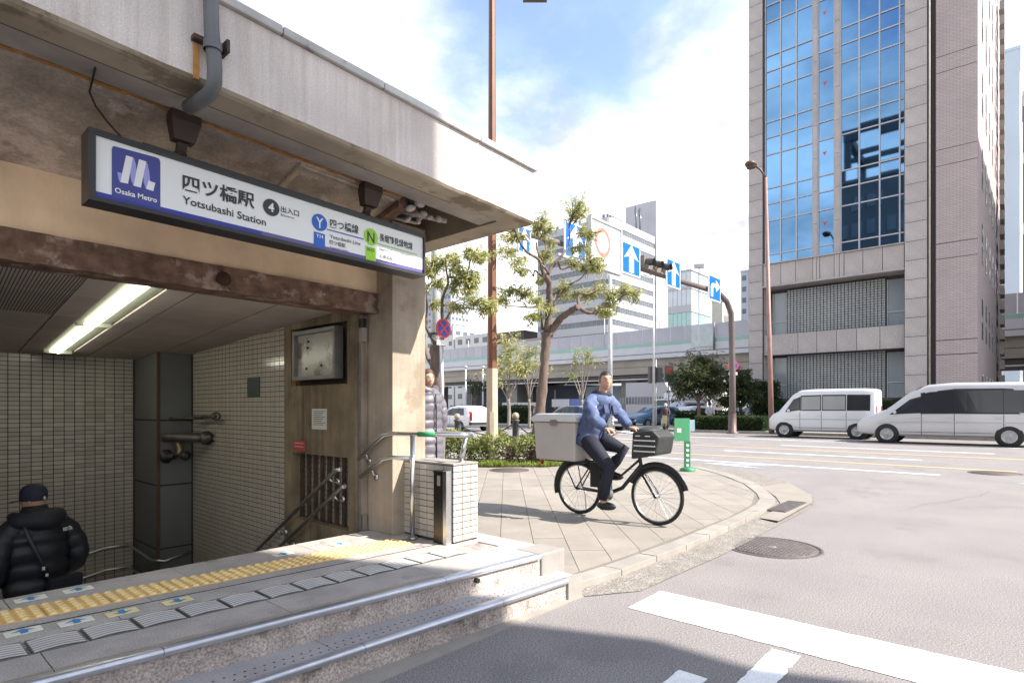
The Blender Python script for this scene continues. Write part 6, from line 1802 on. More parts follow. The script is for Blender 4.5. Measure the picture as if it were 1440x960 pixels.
# ================================================================== people
skin_m = M('skin', (.40, .22, .14), .55, .08, 12)
skin_s = M('skin_warm', (.50, .30, .21), .55, .08, 12)
eye_w, eye_d, lip_m = M('eye_white', (.6, .58, .55), .3), M('eye_dark', (.02, .015, .012), .2), M('lip', (.30, .11, .09), .5)
hair_b = M('hair_black', (.018, .015, .014), .5, .3, 40); hair_r = M('hair_auburn', (.10, .05, .032), .5, .3, 40)
def skin_mesh(verts, edges, radii, root=0):
    me = bpy.data.meshes.new('skin_base'); me.from_pydata([tuple(v) for v in verts], edges, [])
    o = bpy.data.objects.new('skin_base', me); COL.objects.link(o)
    md = o.modifiers.new('Skin', 'SKIN'); md.use_smooth_shade = True
    for i, r in enumerate(radii):
        me.skin_vertices[0].data[i].radius = (r, r) if not hasattr(r, '__len__') else r
        me.skin_vertices[0].data[i].use_root = (i == root)
    sb = o.modifiers.new('Sub', 'SUBSURF'); sb.levels = 2; sb.render_levels = 2
    dg = bpy.context.evaluated_depsgraph_get(); dg.update()
    m2 = bpy.data.meshes.new_from_object(o.evaluated_get(dg))
    vs = [v.co.copy() for v in m2.vertices]; fs = [tuple(p.vertices) for p in m2.polygons]
    bpy.data.objects.remove(o); bpy.data.meshes.remove(me); bpy.data.meshes.remove(m2)
    return vs, fs
def head_into(q, c, rot, s=1.0, mis=0, mie=1, mid=2, mil=3):
    """head with face; local axes x right, y forward, z up; c is the middle of the head"""
    n, m = 28, 22; v = []
    for i in range(m + 1):
        th = pi * i / m
        for j in range(n):
            ph = 2 * pi * j / n
            x, y, z = sin(th) * cos(ph), sin(th) * sin(ph), cos(th)
            X, Y, Z = x * .074, y * .092, z * .115
            if z < 0: X *= 1 - .30 * (-z) ** 1.5; Y *= 1 - .22 * (-z) ** 1.5
            if y > 0 and z < 0: Y += .012 * (-z) * y
            g = lambda cx, cz, sx, sz: math.exp(-((x - cx) / sx) ** 2 - ((z - cz) / sz) ** 2) if y > 0 else 0
            Y += .016 * g(0, -.16, .13, .16) + .010 * g(0, .02, .10, .2) - .009 * g(.36, .06, .17, .13) - .009 * g(-.36, .06, .17, .13) + .006 * g(0, .28, .6, .12) + .010 * g(0, -.78, .3, .16) + .007 * g(0, -.48, .25, .10)
            v.append(Vector((X, Y, Z)))
    f = [(i * n + j, (i + 1) * n + j, (i + 1) * n + (j + 1) % n, i * n + (j + 1) % n) for i in range(m) for j in range(n)]
    T = lambda p: Vector(c) + rot @ (Vector(p) * s)
    q.add([T(p) for p in v], f, mis, True)
    for sg in (1, -1):
        q.ball(T((sg * .029, .0735, .010)), .0125 * s, .010 * s, .008 * s, 10, 6, mie, rot)
        q.ball(T((sg * .029, .0815, .010)), .0058 * s, .004 * s, .0062 * s, 8, 6, mid, rot)
        q.ball(T((sg * .030, .084, .033)), .019 * s, .005 * s, .0035 * s, 8, 5, mid, rot)
        q.ball(T((sg * .076, -.005, -.002)), .008 * s, .016 * s, .028 * s, 10, 7, mis, rot)
    q.ball(T((0, .087, -.055)), .024 * s, .007 * s, .007 * s, 10, 6, mil, rot)
def hand_into(q, wrist, d, nrm, s=1.0, curl=.5, thumb=1, mi=0):
    """palm with five bent fingers; d points from wrist to fingers, nrm out of the palm, thumb +1/-1 picks the side"""
    d = Vector(d).normalized(); nrm = Vector(nrm); nrm = (nrm - d * nrm.dot(d)).normalized(); sd = d.cross(nrm) * thumb
    w_ = Vector(wrist)
    q.tube([w_ - d * .03 * s, w_, w_ + d * .035 * s, w_ + d * .085 * s, w_ + d * .10 * s], [.026 * s, .027 * s, .040 * s, .043 * s, .03 * s], 10, mi, flat=.55, up=sd)
    for k, (off, L) in enumerate(((.032, .068), (.011, .076), (-.011, .070), (-.031, .055))):
        b = w_ + d * .088 * s + sd * off * s
        pts = [b]; a = 0
        for seg in range(3):
            a += curl * (.5 + .35 * seg) + .04 * k
            pts.append(pts[-1] + (d * cos(a) + nrm * sin(a)) * L * s * (.42, .32, .26)[seg])
        q.tube(pts, [.0098 * s, .0092 * s, .0085 * s, .0065 * s], 8, mi)
    b = w_ + d * .03 * s + sd * .036 * s
    q.tube([b, b + (d * .6 + sd * .7 + nrm * .2) * .036 * s, b + (d * 1.1 + sd * .75 + nrm * .6) * .055 * s], [.0125 * s, .0115 * s, .008 * s], 8, mi)
def puff(q, pts, rad, bands, amp=.10, n=16, flat=1.0, up=None, mi=0, seg=6, seed=0):
    """quilted tube: the radius swells between stitched lines"""
    pts = [Vector(p) for p in pts]
    if not hasattr(rad, '__len__'): rad = [rad] * len(pts)
    L = [0]
    for a, b in zip(pts, pts[1:]): L.append(L[-1] + (b - a).length)
    N = bands * seg; P2, R2 = [], []
    for i in range(N + 1):
        u = i / N * L[-1]
        k = 0
        while k < len(L) - 2 and L[k + 1] < u: k += 1
        f = (u - L[k]) / max(1e-9, L[k + 1] - L[k])
        a = pts[max(k - 1, 0)]; b = pts[k]; c = pts[k + 1]; e = pts[min(k + 2, len(pts) - 1)]
        P2.append(.5 * ((2 * b) + (c - a) * f + (2 * a - 5 * b + 4 * c - e) * f * f + (3 * b - a - 3 * c + e) * f ** 3))
        ph = (i % seg) / seg
        R2.append((rad[k] + (rad[k + 1] - rad[k]) * f) * (1 - amp + amp * abs(sin(pi * ph)) ** .6))
    b0 = len(q.v)
    q.tube(P2, R2, n, mi, flat=flat, up=up)
    for i in range(b0, len(q.v)):
        v = Vector(q.v[i]); nz = noise.noise(v * 5.5 + Vector((seed, 0, 0))) * .014 + noise.noise(v * 13 + Vector((seed, 3, 0))) * .011 + noise.noise(v * 30 + Vector((seed, 7, 0))) * .004
        q.v[i] = (v.x + nz, v.y + nz * .8, v.z + nz * .5)
def finish(o):
    return o
def limb_body(t, J, hs=1.0, head=None, face_rot=None, skin=skin_m, hands=()):
    names = list(J.keys()); idx = {n: i for i, n in enumerate(names)}
    V = [Vector(J[n][0]) for n in names]; Rr = [J[n][1] for n in names]
    E_ = [(idx[a], idx[J[a][2]]) for a in names if J[a][2]]
    vs, fs = skin_mesh(V, E_, Rr, 0)
    q = MB(); q.add(vs, fs, 0, True)
    head_into(q, head, face_rot or Matrix.Identity(3), hs)
    for h in hands: hand_into(q, *h[:3], s=h[3], curl=h[4], thumb=h[5])
    return q.build('body', [skin, eye_w, eye_d, lip_m], t, world=False)
def RZ(a): return Matrix.Rotation(a, 3, 'Z')

# ---------------------------------------------------------------- man in the black jacket, going down the stairs
jk = M('black_down', (.012, .013, .017), .5, .25, 14, .15, 60); jk2 = M('black_cloth', (.010, .011, .016), .7, .3, 20); navy = M('navy_cap', (.012, .013, .030), .75, .2, 30)
mark_w = M('white_mark', (.55, .55, .56), .6)
pm_ = P(50, 573, 4.8)
A_ = thing('person', 'man seen from behind in a black puffer jacket and dark cap going down the stairs', 'person', (pm_.x, pm_.y, -.88), radians(16))
A_.scale = (.935,) * 3
J = {'pelvis': ((0, 0, .93), (.13, .10), None), 'belly': ((0, 0, 1.08), (.13, .10), 'pelvis'), 'chest': ((0, 0, 1.30), (.15, .11), 'belly'), 'neck': ((0, .01, 1.48), .055, 'chest'), 'skull': ((0, .02, 1.60), .06, 'neck')}
for s, n_ in ((1, 'r'), (-1, 'l')):
    J['sh' + n_] = ((s * .18, 0, 1.41), .06, 'chest'); J['el' + n_] = ((s * .30, -.04, 1.14), .045, 'sh' + n_); J['wr' + n_] = ((s * .27, .14, .97), .032, 'el' + n_)
    J['hip' + n_] = ((s * .09, 0, .88), .085, 'pelvis'); J['kn' + n_] = ((s * .10, .05 + .05 * s, .48), .058, 'hip' + n_); J['an' + n_] = ((s * .10, -.02 + .06 * s, .08), .04, 'kn' + n_); J['to' + n_] = ((s * .11, .12 + .06 * s, .04), .035, 'an' + n_)
limb_body(A_, J, 1.0, (0, .03, 1.615), RZ(radians(38)), skin_m, hands=[((.26, .16, .95), (-.3, .6, -.5), (-1, 0, 0), 1.0, .5, 1), ((-.26, .16, .95), (.3, .6, -.5), (1, 0, 0), 1.0, .5, -1)])
q = MB()
puff(q, [(0, 0, .66), (0, -.005, .80), (0, -.01, .98), (0, -.01, 1.16), (0, 0, 1.30), (0, 0, 1.42), (0, .01, 1.50)], [.215, .235, .24, .25, .25, .20, .10], 6, .085, 26, .72, (1, 0, 0))
for s in (1, -1):
    puff(q, [(s * .13, 0, 1.40), (s * .245, -.01, 1.30), (s * .31, -.04, 1.13), (s * .30, .0, 1.0), (s * .25, .12, .93)], [.10, .105, .10, .095, .075], 6, .09, 18, .95, seed=s)
q.build('jacket', jk, A_, world=False)
q = MB()
puff(q, [(-.15, .06, 1.48), (-.14, -.08, 1.46), (0, -.145, 1.45), (.14, -.08, 1.46), (.15, .06, 1.48)], [.045, .07, .08, .07, .045], 1, .02, 14, .9, seg=14)
q.ball((0, -.085, 1.43), .13, .09, .12, 16, 10); q.tube([(0, .01, 1.44), (0, .01, 1.52), (0, .015, 1.565)], [.125, .105, .088], 18)
q.build('hood', jk2, A_, world=False)
q = MB()
for s in (1, -1): q.tube([(s * .10, -.01, .80), (s * .11, .03 + .05 * s, .5), (s * .11, -.02 + .06 * s, .10)], [.125, .10, .075], 14)
q.tube([(0, 0, .72), (0, 0, .95)], [.19, .17], 18, flat=.7, up=(1, 0, 0)); q.build('trousers', jk2, A_, world=False)
for s in (1, -1):
    q = MB(); q.ball((s * .11, .05 + .06 * s, .055), .05, .14, .055, 12, 8); q.build('shoe', black_m, A_, world=False)
q = MB(); rt_ = RZ(radians(38))
n = 20
prof = [(.088, -.028), (.092, .0), (.092, .03), (.088, .065), (.07, .098), (.04, .115), (0, .12)]
vv = []
for r, h in prof:
    for k in range(n):
        a = 2 * pi * k / n; vv.append(Vector((0, .03, 1.64)) + rt_ @ Vector((r * cos(a) * .95, r * sin(a) * 1.13, h)))
q.add(vv, [(i * n + j, i * n + (j + 1) % n, (i + 1) * n + (j + 1) % n, (i + 1) * n + j) for i in range(len(prof) - 1) for j in range(n)], 0, True)
q.build('cap', navy, A_, world=False)
q = MB()
for k in range(9):
    a, b = radians(50 + 80 * k / 9), radians(50 + 80 * (k + 1) / 9)
    f = lambda a, r, z: Vector((0, .03, 1.64)) + rt_ @ Vector((r * cos(a), r * sin(a) * 1.1, z))
    q.quad(f(a, .09, -.02), f(b, .09, -.02), f(b, .16, -.035), f(a, .16, -.035))
q.build('cap_peak', navy, A_, world=False)
q = MB(); q.lathe(Vector((0, .03, 1.64)) + rt_ @ Vector((-.035, -.103, -.005)), [(.006, .003), (.012, .004), (.015, 0)], 14, axis=rt_ @ Vector((-.2, -1, .1))); q.build('cap_badge', mark_w, A_, world=False)
q = MB()                                # white emblem on the right shoulder blade: three nested quarter domes and a line of lettering
for r0, r1 in ((.030, .038), (.019, .026), (.006, .014)):
    for k in range(5):
        a, b = pi / 2 * k / 5, pi / 2 * (k + 1) / 5
        q.quad(*[(.165 + r * cos(t_), -.190 + (.165 + r * cos(t_) - .165) * .35, 1.335 + r * sin(t_)) for r, t_ in ((r0, a), (r1, a), (r1, b), (r0, b))])
for k in range(3): q.quad((.115, -.200, 1.337 + k * .011), (.158, -.192, 1.337 + k * .011), (.158, -.192, 1.344 + k * .011), (.115, -.200, 1.344 + k * .011))
q.build('emblem', mark_w, A_, world=False)
BG = thing('shoulder_bag', 'black shoulder bag with a pale emblem on the hip of the man on the stairs', 'bag', (pm_.x, pm_.y, -.88), radians(16))
BG.scale = (.935,) * 3
q = MB(); q.obox((.11, -.225, .80), (.135, .015, 0), (-.004, .04, 0), (.012, 0, .14)); q.build('pouch', jk2, BG, bevel=.02, world=False)
q = MB(); q.tube([(.0, -.205, .93), (-.05, -.205, 1.10), (-.12, -.195, 1.28), (-.15, -.12, 1.45), (-.14, .02, 1.52)], .016, 6, flat=.35, up=(1, 0, .3)); q.build('strap', black_m, BG, world=False)
q = MB(); q.quad((.14, -.2715, .685), (.185, -.267, .685), (.175, -.267, .70), (.15, -.2715, .70)); q.box(-.055, -.035, -.226, -.216, 1.03, 1.06); q.box(-.03, -.01, -.226, -.216, .97, .995); tag(q.build('emblem', mark_w, BG, world=False), kind='stuff')

# ---------------------------------------------------------------- woman in a grey puffer coat behind the pillar
gcoat = M('grey_down', (.135, .125, .145), .45, .2, 12, .15, 60); jean = M('blue_jeans', (.035, .055, .12), .8, .25, 25)
pw = P(600, 573, 7.5); s_ = 1.10
B_ = thing('person', 'woman with auburn hair in a long grey quilted coat walking past the pillar', 'person', (pw.x, pw.y, ZS), ANG + radians(90 + 50))
B_.scale = (s_, s_, s_)
J = {'pelvis': ((0, 0, .90), (.12, .10), None), 'chest': ((0, 0, 1.25), (.13, .10), 'pelvis'), 'neck': ((0, 0, 1.41), .045, 'chest'), 'skull': ((0, .01, 1.52), .055, 'neck')}
for s, n_ in ((1, 'r'), (-1, 'l')):
    J['sh' + n_] = ((s * .16, 0, 1.34), .055, 'chest'); J['el' + n_] = ((s * .22, -.03 - .04 * s, 1.06), .04, 'sh' + n_); J['wr' + n_] = ((s * .22, .03 + .06 * s, .82), .03, 'el' + n_)
    J['hip' + n_] = ((s * .08, 0, .85), .08, 'pelvis'); J['kn' + n_] = ((s * .08, .10 * s, .46), .055, 'hip' + n_); J['an' + n_] = ((s * .08, .02 + .16 * s, .08), .038, 'kn' + n_); J['to' + n_] = ((s * .085, .15 + .16 * s, .04), .033, 'an' + n_)
limb_body(B_, J, .95, (0, .02, 1.535), RZ(radians(-15)), skin_s, hands=[((.22, .10, .80), (0, .25, -1), (-1, 0, 0), .95, .35, 1), ((-.22, -.03, .80), (0, .1, -1), (1, 0, 0), .95, .35, -1)])
q = MB()
puff(q, [(0, 0, .58), (0, 0, .75), (0, 0, .95), (0, 0, 1.12), (0, 0, 1.27), (0, 0, 1.37), (0, 0, 1.44)], [.235, .235, .22, .205, .21, .19, .10], 9, .09, 24, .72, (1, 0, 0), seed=4)
for s in (1, -1): puff(q, [(s * .15, 0, 1.35), (s * .21, -.02 - .02 * s, 1.22), (s * .23, -.03 - .04 * s, 1.05), (s * .225, .02 + .05 * s, .86)], [.08, .09, .082, .065], 6, .10, 14, .95, seed=5 + s)
puff(q, [(-.11, .05, 1.42), (-.10, -.07, 1.43), (0, -.11, 1.43), (.10, -.07, 1.43), (.11, .05, 1.42), (0, .10, 1.38)], [.045, .05, .055, .05, .045, .045], 1, .02, 12, .9, seg=14, seed=9)
q.build('coat', gcoat, B_, world=False)
q = MB(); q.tube([(0, .155, 1.36), (0, .168, 1.2), (0, .165, .95), (0, .175, .62)], .008, 6); q.build('coat_zip', black_m, B_, world=False)
q = MB()
for s in (1, -1): q.tube([(s * .085, 0, .82), (s * .085, .10 * s, .46), (s * .085, .02 + .16 * s, .09)], [.105, .08, .06], 12)
q.build('jeans', jean, B_, world=False)
for s in (1, -1):
    q = MB(); q.ball((s * .085, .09 + .16 * s, .05), .045, .125, .05, 12, 8); q.build('shoe', black_m, B_, world=False)
q = MB(); rh = RZ(radians(-15)); c0 = Vector((0, .02, 1.535))
for i in range(12):
    pass
n, m = 22, 12; vv = []
for i in range(m + 1):
    th = radians(150) * i / m
    for j in range(n):
        ph = 2 * pi * j / n
        front = max(0, sin(ph))
        k = 1.10
        if th > 1.05 and front > .55: thh = 1.05 - (front - .55) * .25
        else: thh = th
        d_ = Vector((.078 * k * sin(thh) * cos(ph), .094 * k * sin(thh) * sin(ph), .115 * k * cos(thh)))
        vv.append(c0 + rh @ (d_ * .98 + Vector((0, -.006, .006))))
q.add(vv, [(i * n + j, (i + 1) * n + j, (i + 1) * n + (j + 1) % n, i * n + (j + 1) % n) for i in range(m) for j in range(n)], 0, True)
q.build('hair', hair_r, B_, world=False)

# ---------------------------------------------------------------- delivery cyclist
hd_ = atan2(-.96, .0)
BL = G(814, 722, ZS)
bsc = 1.0
BK = thing('delivery_bicycle', 'black delivery bicycle with a pale rear box and a covered front basket', 'bicycle', (BL.x, BL.y, ZS), hd_)
BK.scale = (bsc,) * 3
bfr = M('bike_black', (.018, .018, .02), .35, .1); spoke_m = M('spoke_steel', (.5, .5, .5), .35, metal=.9)
boxm = M('delivery_box', (.45, .42, .39), .6, .06, 3); lidm = M('box_lid', (.60, .60, .61), .45, .04, 3); cover = M('basket_cover', (.03, .032, .03), .6, .2, 6)
wr = .325
for nm, ax_ in (('rear', (0, 0, wr)), ('front', (1.06, 0, wr))):
    q = MB(); nn = 40; mm = 8
    vv = [(ax_[0] + (wr - .022 + .022 * cos(b)) * cos(a), .022 * sin(b), wr + (wr - .022 + .022 * cos(b)) * sin(a)) for a in [2 * pi * i / nn for i in range(nn)] for b in [2 * pi * j / mm for j in range(mm)]]
    q.add(vv, [(i * mm + j, i * mm + (j + 1) % mm, ((i + 1) % nn) * mm + (j + 1) % mm, ((i + 1) % nn) * mm + j) for i in range(nn) for j in range(mm)], 0, True)
    wh_ = q.build('wheel', dark_rubber, BK, world=False)
    q = MB()
    vv = [(ax_[0] + r * cos(a), y, wr + r * sin(a)) for a in [2 * pi * i / nn for i in range(nn)] for r, y in ((wr - .04, .013), (wr - .052, 0), (wr - .04, -.013), (wr - .032, 0))]
    q.add(vv, [(i * 4 + j, i * 4 + (j + 1) % 4, ((i + 1) % nn) * 4 + (j + 1) % 4, ((i + 1) % nn) * 4 + j) for i in range(nn) for j in range(4)], 0, True)
    q.build('rim', spoke_m, wh_, world=False)
    q = MB()
    for k in range(24):
        a = 2 * pi * k / 24; b = a + (.5 if k % 2 else -.5)
        q.tube([(ax_[0] + .025 * cos(b), .025 * (1 if k % 4 < 2 else -1), wr + .025 * sin(b)), (ax_[0] + (wr - .045) * cos(a), 0, wr + (wr - .045) * sin(a))], .0016, 4, cap=False)
    q.lathe((ax_[0], -.05, wr), [(.02, 0), (.028, .02), (.02, .05), (.028, .08), (.02, .10)], 10, axis=(0, 1, 0))
    tag(q.build('spokes', spoke_m, wh_, world=False), kind='stuff')
    q = MB(); e0, e1 = (20, 200) if nm == 'rear' else (15, 165)
    pts = [(ax_[0] + (wr + .03) * cos(radians(a)), 0, wr + (wr + .03) * sin(radians(a))) for a in range(e0, e1, 8)]
    q.tube(pts, .032, 8, flat=.25, up=None); q.build('mudguard', bfr, BK, world=False)
q = MB()
tubes = [([(.44, 0, .30), (.20, 0, .84)], .018), ([(.44, 0, .30), (.62, 0, .38), (.86, 0, .66)], .024), ([(.30, 0, .62), (.60, 0, .52), (.84, 0, .72)], .016), ([(.875, 0, .58), (.815, 0, .92)], .022)]
for sg in (1, -1):
    tubes += [([(.44, sg * .03, .30), (0, sg * .06, wr)], .011), ([(.26, sg * .02, .72), (0, sg * .06, wr)], .009), ([(.88, sg * .04, .58), (1.0, sg * .055, .42), (1.06, sg * .055, wr)], .013), ([(0, sg * .07, wr), (-.12, sg * .14, .64)], .008), ([(.18, sg * .14, .655), (-.42, sg * .14, .655)], .009)]
for pts, r in tubes: q.tube(pts, r, 8)
q.tube([(.18, -.14, .655), (.18, .14, .655)], .009, 6); q.tube([(-.42, -.14, .655), (-.42, .14, .655)], .009, 6)
q.box(.20, .34, -.05, .05, .36, .66); q.build('frame', bfr, BK, world=False)
q = MB(); q.tube([(.80, 0, .90), (.785, 0, 1.02)], .016, 8); q.tube([(.60, -.27, 1.04), (.70, -.25, 1.05), (.80, -.10, 1.03), (.80, .10, 1.03), (.70, .25, 1.05), (.60, .27, 1.04)], .012, 8); hb = q.build('handlebar', spoke_m, BK, world=False)
for sg in (1, -1):
    q = MB(); q.tube([(.58, sg * .275, 1.04), (.68, sg * .255, 1.05)], .018, 10); q.build('grip', dark_rubber, hb, world=False)
    q = MB(); q.tube([(.70, sg * .235, 1.03), (.62, sg * .27, .99)], .005, 6); q.build('brake_lever', spoke_m, hb, world=False)
q = MB(); q.ball((.16, 0, .90), .14, .105, .045, 16, 8); q.tube([(.2, 0, .84), (.18, 0, .88)], .015, 8); q.build('saddle', bfr, BK, world=False)
q = MB(); q.lathe((.44, -.045, .30), [(.085, 0), (.085, .006), (.02, .008)], 20, axis=(0, -1, 0)); q.build('chainring', spoke_m, BK, world=False)
for sg, a in ((-1, radians(-84)), (1, radians(96))):
    ex, ez = .44 + .165 * cos(a), .30 + .165 * sin(a)
    q = MB(); q.tube([(.44, sg * .06, .30), (ex, sg * .075, ez)], .010, 8); q.build('crank', spoke_m, BK, world=False)
    q = MB(); q.box(ex - .045, ex + .045, sg * .12 - .045, sg * .12 + .045, ez - .012, ez + .012); q.build('pedal', bfr, BK, world=False)
q = MB(); q.ext([(.84, -.20, .74), (1.14, -.19, .80), (1.18, -.19, 1.0), (1.10, -.19, 1.07), (.86, -.20, 1.05)], (0, .40, 0)); bkt = q.build('basket', cover, BK, bevel=.025, world=False)
q = MB()
for zc in (.83, .89, .95):
    q.box(.88, 1.14, -.2075, -.2035, zc, zc + .014); q.box(.88, 1.14, .2035, .2075, zc, zc + .014)
for k in range(2): q.box(.90 + k * .12, .96 + k * .12, -.206, -.2035, 1.0, 1.012)
tag(q.build('basket_stripes', lidm, bkt, world=False), kind='stuff')
q = MB(); q.ball((.98, 0, 1.05), .13, .18, .06, 16, 8); q.build('basket_load', cover, bkt, world=False)
DBX = BK
q = MB(); q.ext([(-.50, -.23, .67), (.10, -.23, .67), (.10, -.23, 1.14), (-.54, -.23, 1.14)], (0, .46, 0)); bx2 = q.build('delivery_box', boxm, DBX, bevel=.02, world=False)
q = MB(); q.ext([(-.565, -.25, 1.145), (.125, -.25, 1.145), (.125, -.25, 1.20), (.06, -.25, 1.245), (-.48, -.25, 1.245), (-.565, -.25, 1.20)], (0, .50, 0)); q.build('lid', lidm, bx2, bevel=.015, world=False)
q = MB(); q.box(-.25, -.15, -.262, -.252, 1.10, 1.17); q.build('latch', spoke_m, bx2, world=False)
q = MB(); q.lathe((-.58, 0, .62), [(0, .02), (.03, .018), (.04, 0)], 12, axis=(-1, 0, 0)); q.build('reflector', tail_red, BK, world=False)
q = MB(); q.tube([(.05, .06, .30), (.0, .16, .04)], .009, 6); q.build('stand', spoke_m, BK, world=False)
# the rider
den = M('denim_jacket', (.075, .105, .20), .8, .25, 9, .25, 50, blotch=(.13, .165, .27), blotch_scale=6, blotch_lo=.55); trs = M('dark_trousers', (.014, .016, .028), .8, .2, 18)
CY = thing('person', 'cyclist in a blue jacket and dark trousers riding the delivery bicycle', 'person', (BL.x, BL.y, ZS), hd_)
CY.scale = (bsc,) * 3
J = {'pelvis': ((.16, 0, .99), (.09, .10), None), 'belly': ((.20, 0, 1.12), (.085, .10), 'pelvis'), 'chest': ((.28, 0, 1.32), (.10, .12), 'belly'), 'neck': ((.345, 0, 1.50), .052, 'chest'), 'skull': ((.375, 0, 1.62), .055, 'neck')}
for s, n_ in ((1, 'l'), (-1, 'r')):
    J['sh' + n_] = ((.31, s * .18, 1.43), .06, 'chest'); J['el' + n_] = ((.42, s * .30, 1.20), .042, 'sh' + n_); J['wr' + n_] = ((.56, s * .275, 1.085), .03, 'el' + n_)
    J['hip' + n_] = ((.16, s * .085, .95), .07, 'pelvis')
kr, kl = (.50, -.11, .60), (.56, .11, .80)
J['knr'] = (kr, .06, 'hipr'); J['anr'] = ((.41, -.115, .215), .038, 'knr'); J['tor'] = ((.52, -.12, .165), .034, 'anr')
J['knl'] = (kl, .06, 'hipl'); J['anl'] = ((.37, .115, .54), .038, 'knl'); J['tol'] = ((.47, .12, .49), .034, 'anl')
face = Matrix.Rotation(radians(-90 - 38), 3, 'Z')
limb_body(CY, J, 1.0, (.385, 0, 1.64), face, skin_s, hands=[((.57, -.275, 1.078), (.95, .1, -.2), (0, 0, -1), 1.0, .95, -1), ((.57, .275, 1.078), (.95, -.1, -.2), (0, 0, -1), 1.0, .95, 1)])
q = MB()
puff(q, [(.12, 0, .90), (.16, 0, 1.0), (.22, 0, 1.15), (.28, 0, 1.32), (.33, 0, 1.44), (.35, 0, 1.51)], [.205, .20, .19, .20, .175, .085], 4, .045, 28, .78, (0, 1, 0), seg=8, seed=12)
for s in (1, -1): puff(q, [(.30, s * .15, 1.43), (.34, s * .25, 1.34), (.42, s * .305, 1.20), (.545, s * .28, 1.095)], [.075, .085, .078, .06], 4, .07, 16, .95, seg=8, seed=13 + s)
for i, v in enumerate(q.v):
    v = Vector(v); k = noise.noise(v * 11) * .016 + noise.noise(Vector((v.x * 8, v.y * 8, v.z * 26))) * .014
    q.v[i] = (v.x + k, v.y + k, v.z)
q.build('jacket', den, CY, world=False)
den2 = M('denim_seam', (.045, .062, .125), .8, .2, 20)
for s in (1, -1):
    q = MB(); q.tube([(.515, s * .283, 1.115), (.56, s * .279, 1.083)], [.052, .050], 14); q.build('cuff', den2, CY, world=False)
    q = MB(); q.obox((.455, s * .095, 1.30), (.006, .0, .012), (0, .045, 0), (-.012, 0, .05)); q.build('pocket_flap', den2, CY, world=False)
q = MB(); q.tube([(.435, 0, 1.44), (.455, 0, 1.36), (.425, 0, 1.22), (.385, 0, 1.08), (.335, 0, .96)], .012, 6); q.build('zip', den2, CY, world=False)
q = MB(); q.tube([(.105, 0, .885), (.125, 0, .945)], [.212, .212], 28, flat=.80, up=(0, 1, 0)); q.build('hem', den2, CY, world=False)
q = MB(); puff(q, [(.28, .08, 1.49), (.27, 0, 1.50), (.28, -.08, 1.49), (.36, -.09, 1.48), (.42, 0, 1.46), (.36, .09, 1.48)], .035, 1, .02, 10, 1, seg=14); q.build('collar', trs, CY, world=False)
q = MB()
for hip, kn, an in (((.17, -.09, .97), kr, (.41, -.115, .24)), ((.17, .09, .97), kl, (.37, .115, .565))):
    h, k, a = Vector(hip), Vector(kn), Vector(an)
    q.tube([h - Vector((.04, 0, -.02)), h + (k - h) * .5, k + Vector((.01, 0, .01)), k + (a - k) * .5, a], [.115, .10, .078, .07, .058], 14)
q.ball((.14, 0, .965), .15, .17, .115, 16, 10); q.build('trousers', trs, CY, world=False)
for (x, y, z) in ((.47, -.12, .165), (.43, .12, .49)):
    q = MB(); q.ball((x, y, z), .135, .046, .05, 14, 8); q.build('shoe', black_m, CY, world=False)
q = MB(); n, m = 24, 12; vv = []; c0 = Vector((.385, 0, 1.64))
for i in range(m + 1):
    th = radians(104) * i / m
    for j in range(n):
        ph = 2 * pi * j / n; front = max(0, sin(ph)); thh = min(th, radians(58)) if front > .35 else th
        d_ = Vector((.080 * sin(thh) * cos(ph), .100 * sin(thh) * sin(ph), .123 * cos(thh)))
        vv.append(c0 + face @ (d_ + Vector((0, -.005, .004))))
q.add(vv, [(i * n + j, (i + 1) * n + j, (i + 1) * n + (j + 1) % n, i * n + (j + 1) % n) for i in range(m) for j in range(n)], 0, True)
q.build('hair', hair_b, CY, world=False)

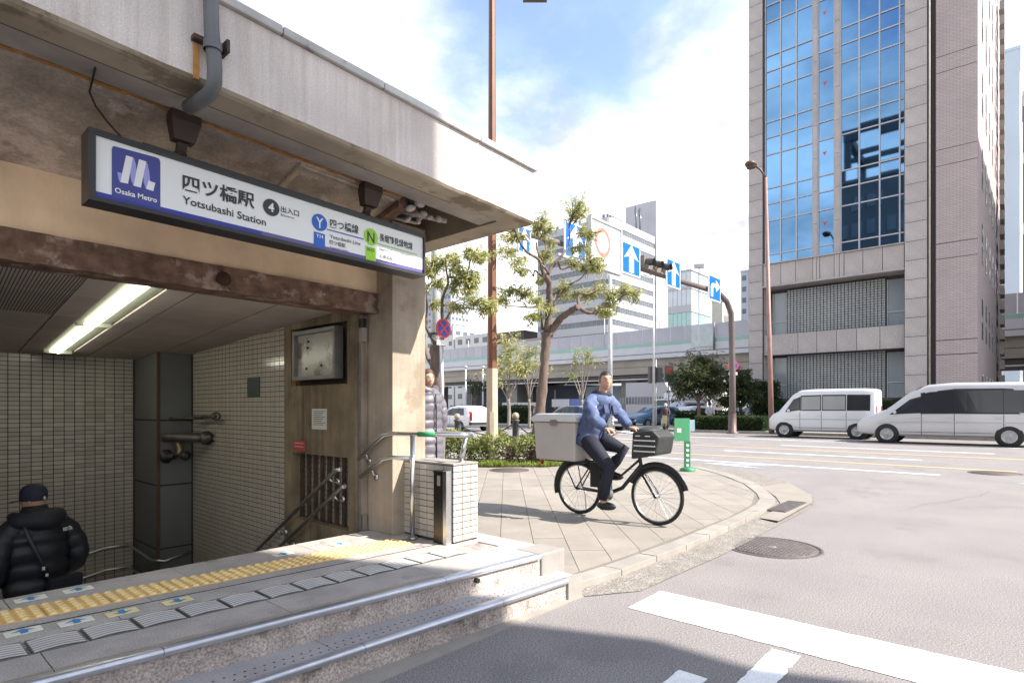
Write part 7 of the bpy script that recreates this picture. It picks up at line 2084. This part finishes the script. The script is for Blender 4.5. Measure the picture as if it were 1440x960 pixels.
# ---------------------------------------------------------------- small far figures by the hedges
def far_person(label, px, d, coat, legs, helmet=None, rz=0.0, sc=1.0):
    p = P(px, 573, d)
    t = thing('person', label, 'person', (p.x, p.y, .0), rz); t.scale = (sc,) * 3
    J = {'pelvis': ((0, 0, .9), .12, None), 'chest': ((0, 0, 1.25), .14, 'pelvis'), 'neck': ((0, 0, 1.45), .05, 'chest'), 'skull': ((0, 0, 1.56), .06, 'neck')}
    for s, n_ in ((1, 'r'), (-1, 'l')):
        J['sh' + n_] = ((s * .17, 0, 1.38), .06, 'chest'); J['el' + n_] = ((s * .23, .05, 1.12), .045, 'sh' + n_); J['wr' + n_] = ((s * .18, .22, 1.02), .03, 'el' + n_)
        J['hip' + n_] = ((s * .09, 0, .86), .085, 'pelvis'); J['kn' + n_] = ((s * .1, .06, .46), .06, 'hip' + n_); J['an' + n_] = ((s * .1, 0, .08), .04, 'kn' + n_); J['to' + n_] = ((s * .1, .12, .04), .035, 'an' + n_)
    limb_body(t, J, 1.0, (0, .01, 1.58))
    q = MB(); q.tube([(0, 0, .82), (0, 0, 1.1), (0, 0, 1.35), (0, 0, 1.45)], [.18, .18, .21, .10], 14, flat=.7, up=(1, 0, 0))
    for s in (1, -1): q.tube([(s * .15, 0, 1.39), (s * .235, .05, 1.12), (s * .19, .20, 1.03)], [.075, .065, .05], 10)
    q.build('jacket', coat, t, world=False)
    q = MB()
    for s in (1, -1): q.tube([(s * .09, 0, .88), (s * .1, .06, .46), (s * .1, 0, .06)], [.10, .08, .06], 10)
    q.build('trousers', legs, t, world=False)
    q = MB(); q.ball((0, -.005, 1.62), .105, .125, .12, 14, 9); q.build('helmet' if helmet else 'hair', helmet or hair_b, t, world=False)
    return t
far_person('small far figure in pale grey standing by the white parked car', 998, 34.5, M('pale_coat', (.35, .34, .35), .8, .2, 8), M('grey_trousers', (.2, .2, .21), .8), rz=radians(130))
mr = far_person('small far motor scooter rider in dark clothes with a white helmet', 936, 34.5, M('rider_dark', (.05, .03, .04), .7, .3, 8), trs, lidm, rz=radians(120), sc=.96)
mp_ = P(934, 573, 34.3)
ms = thing('motor_scooter', 'small scooter under the far rider with the white helmet', 'scooter', (mp_.x, mp_.y, 0), radians(210))
for x in (-.55, .6):
    q = MB(); q.lathe((x, -.05, .24), [(.1, 0), (.22, .0), (.24, .03), (.24, .07), (.22, .1), (.1, .1)], 18, axis=(0, 1, 0)); q.build('wheel', dark_rubber, ms, world=False)
q = MB(); q.ext([(-.75, -.14, .35), (.1, -.14, .32), (.5, -.14, .45), (.62, -.14, .95), (.5, -.14, .95), (.3, -.14, .45), (.1, -.14, .42), (0, -.14, .72), (-.8, -.14, .74)], (0, .28, 0)); q.build('body', M('scooter_cream', (.45, .38, .22), .4), ms, world=False)
q = MB(); q.tube([(.55, -.3, 1.0), (.55, .3, 1.0)], .02, 6); q.build('handlebar', black_m, ms, world=False)
q = MB(); q.box(-.75, .05, -.13, .13, .745, .80); q.build('seat', black_m, ms, world=False)
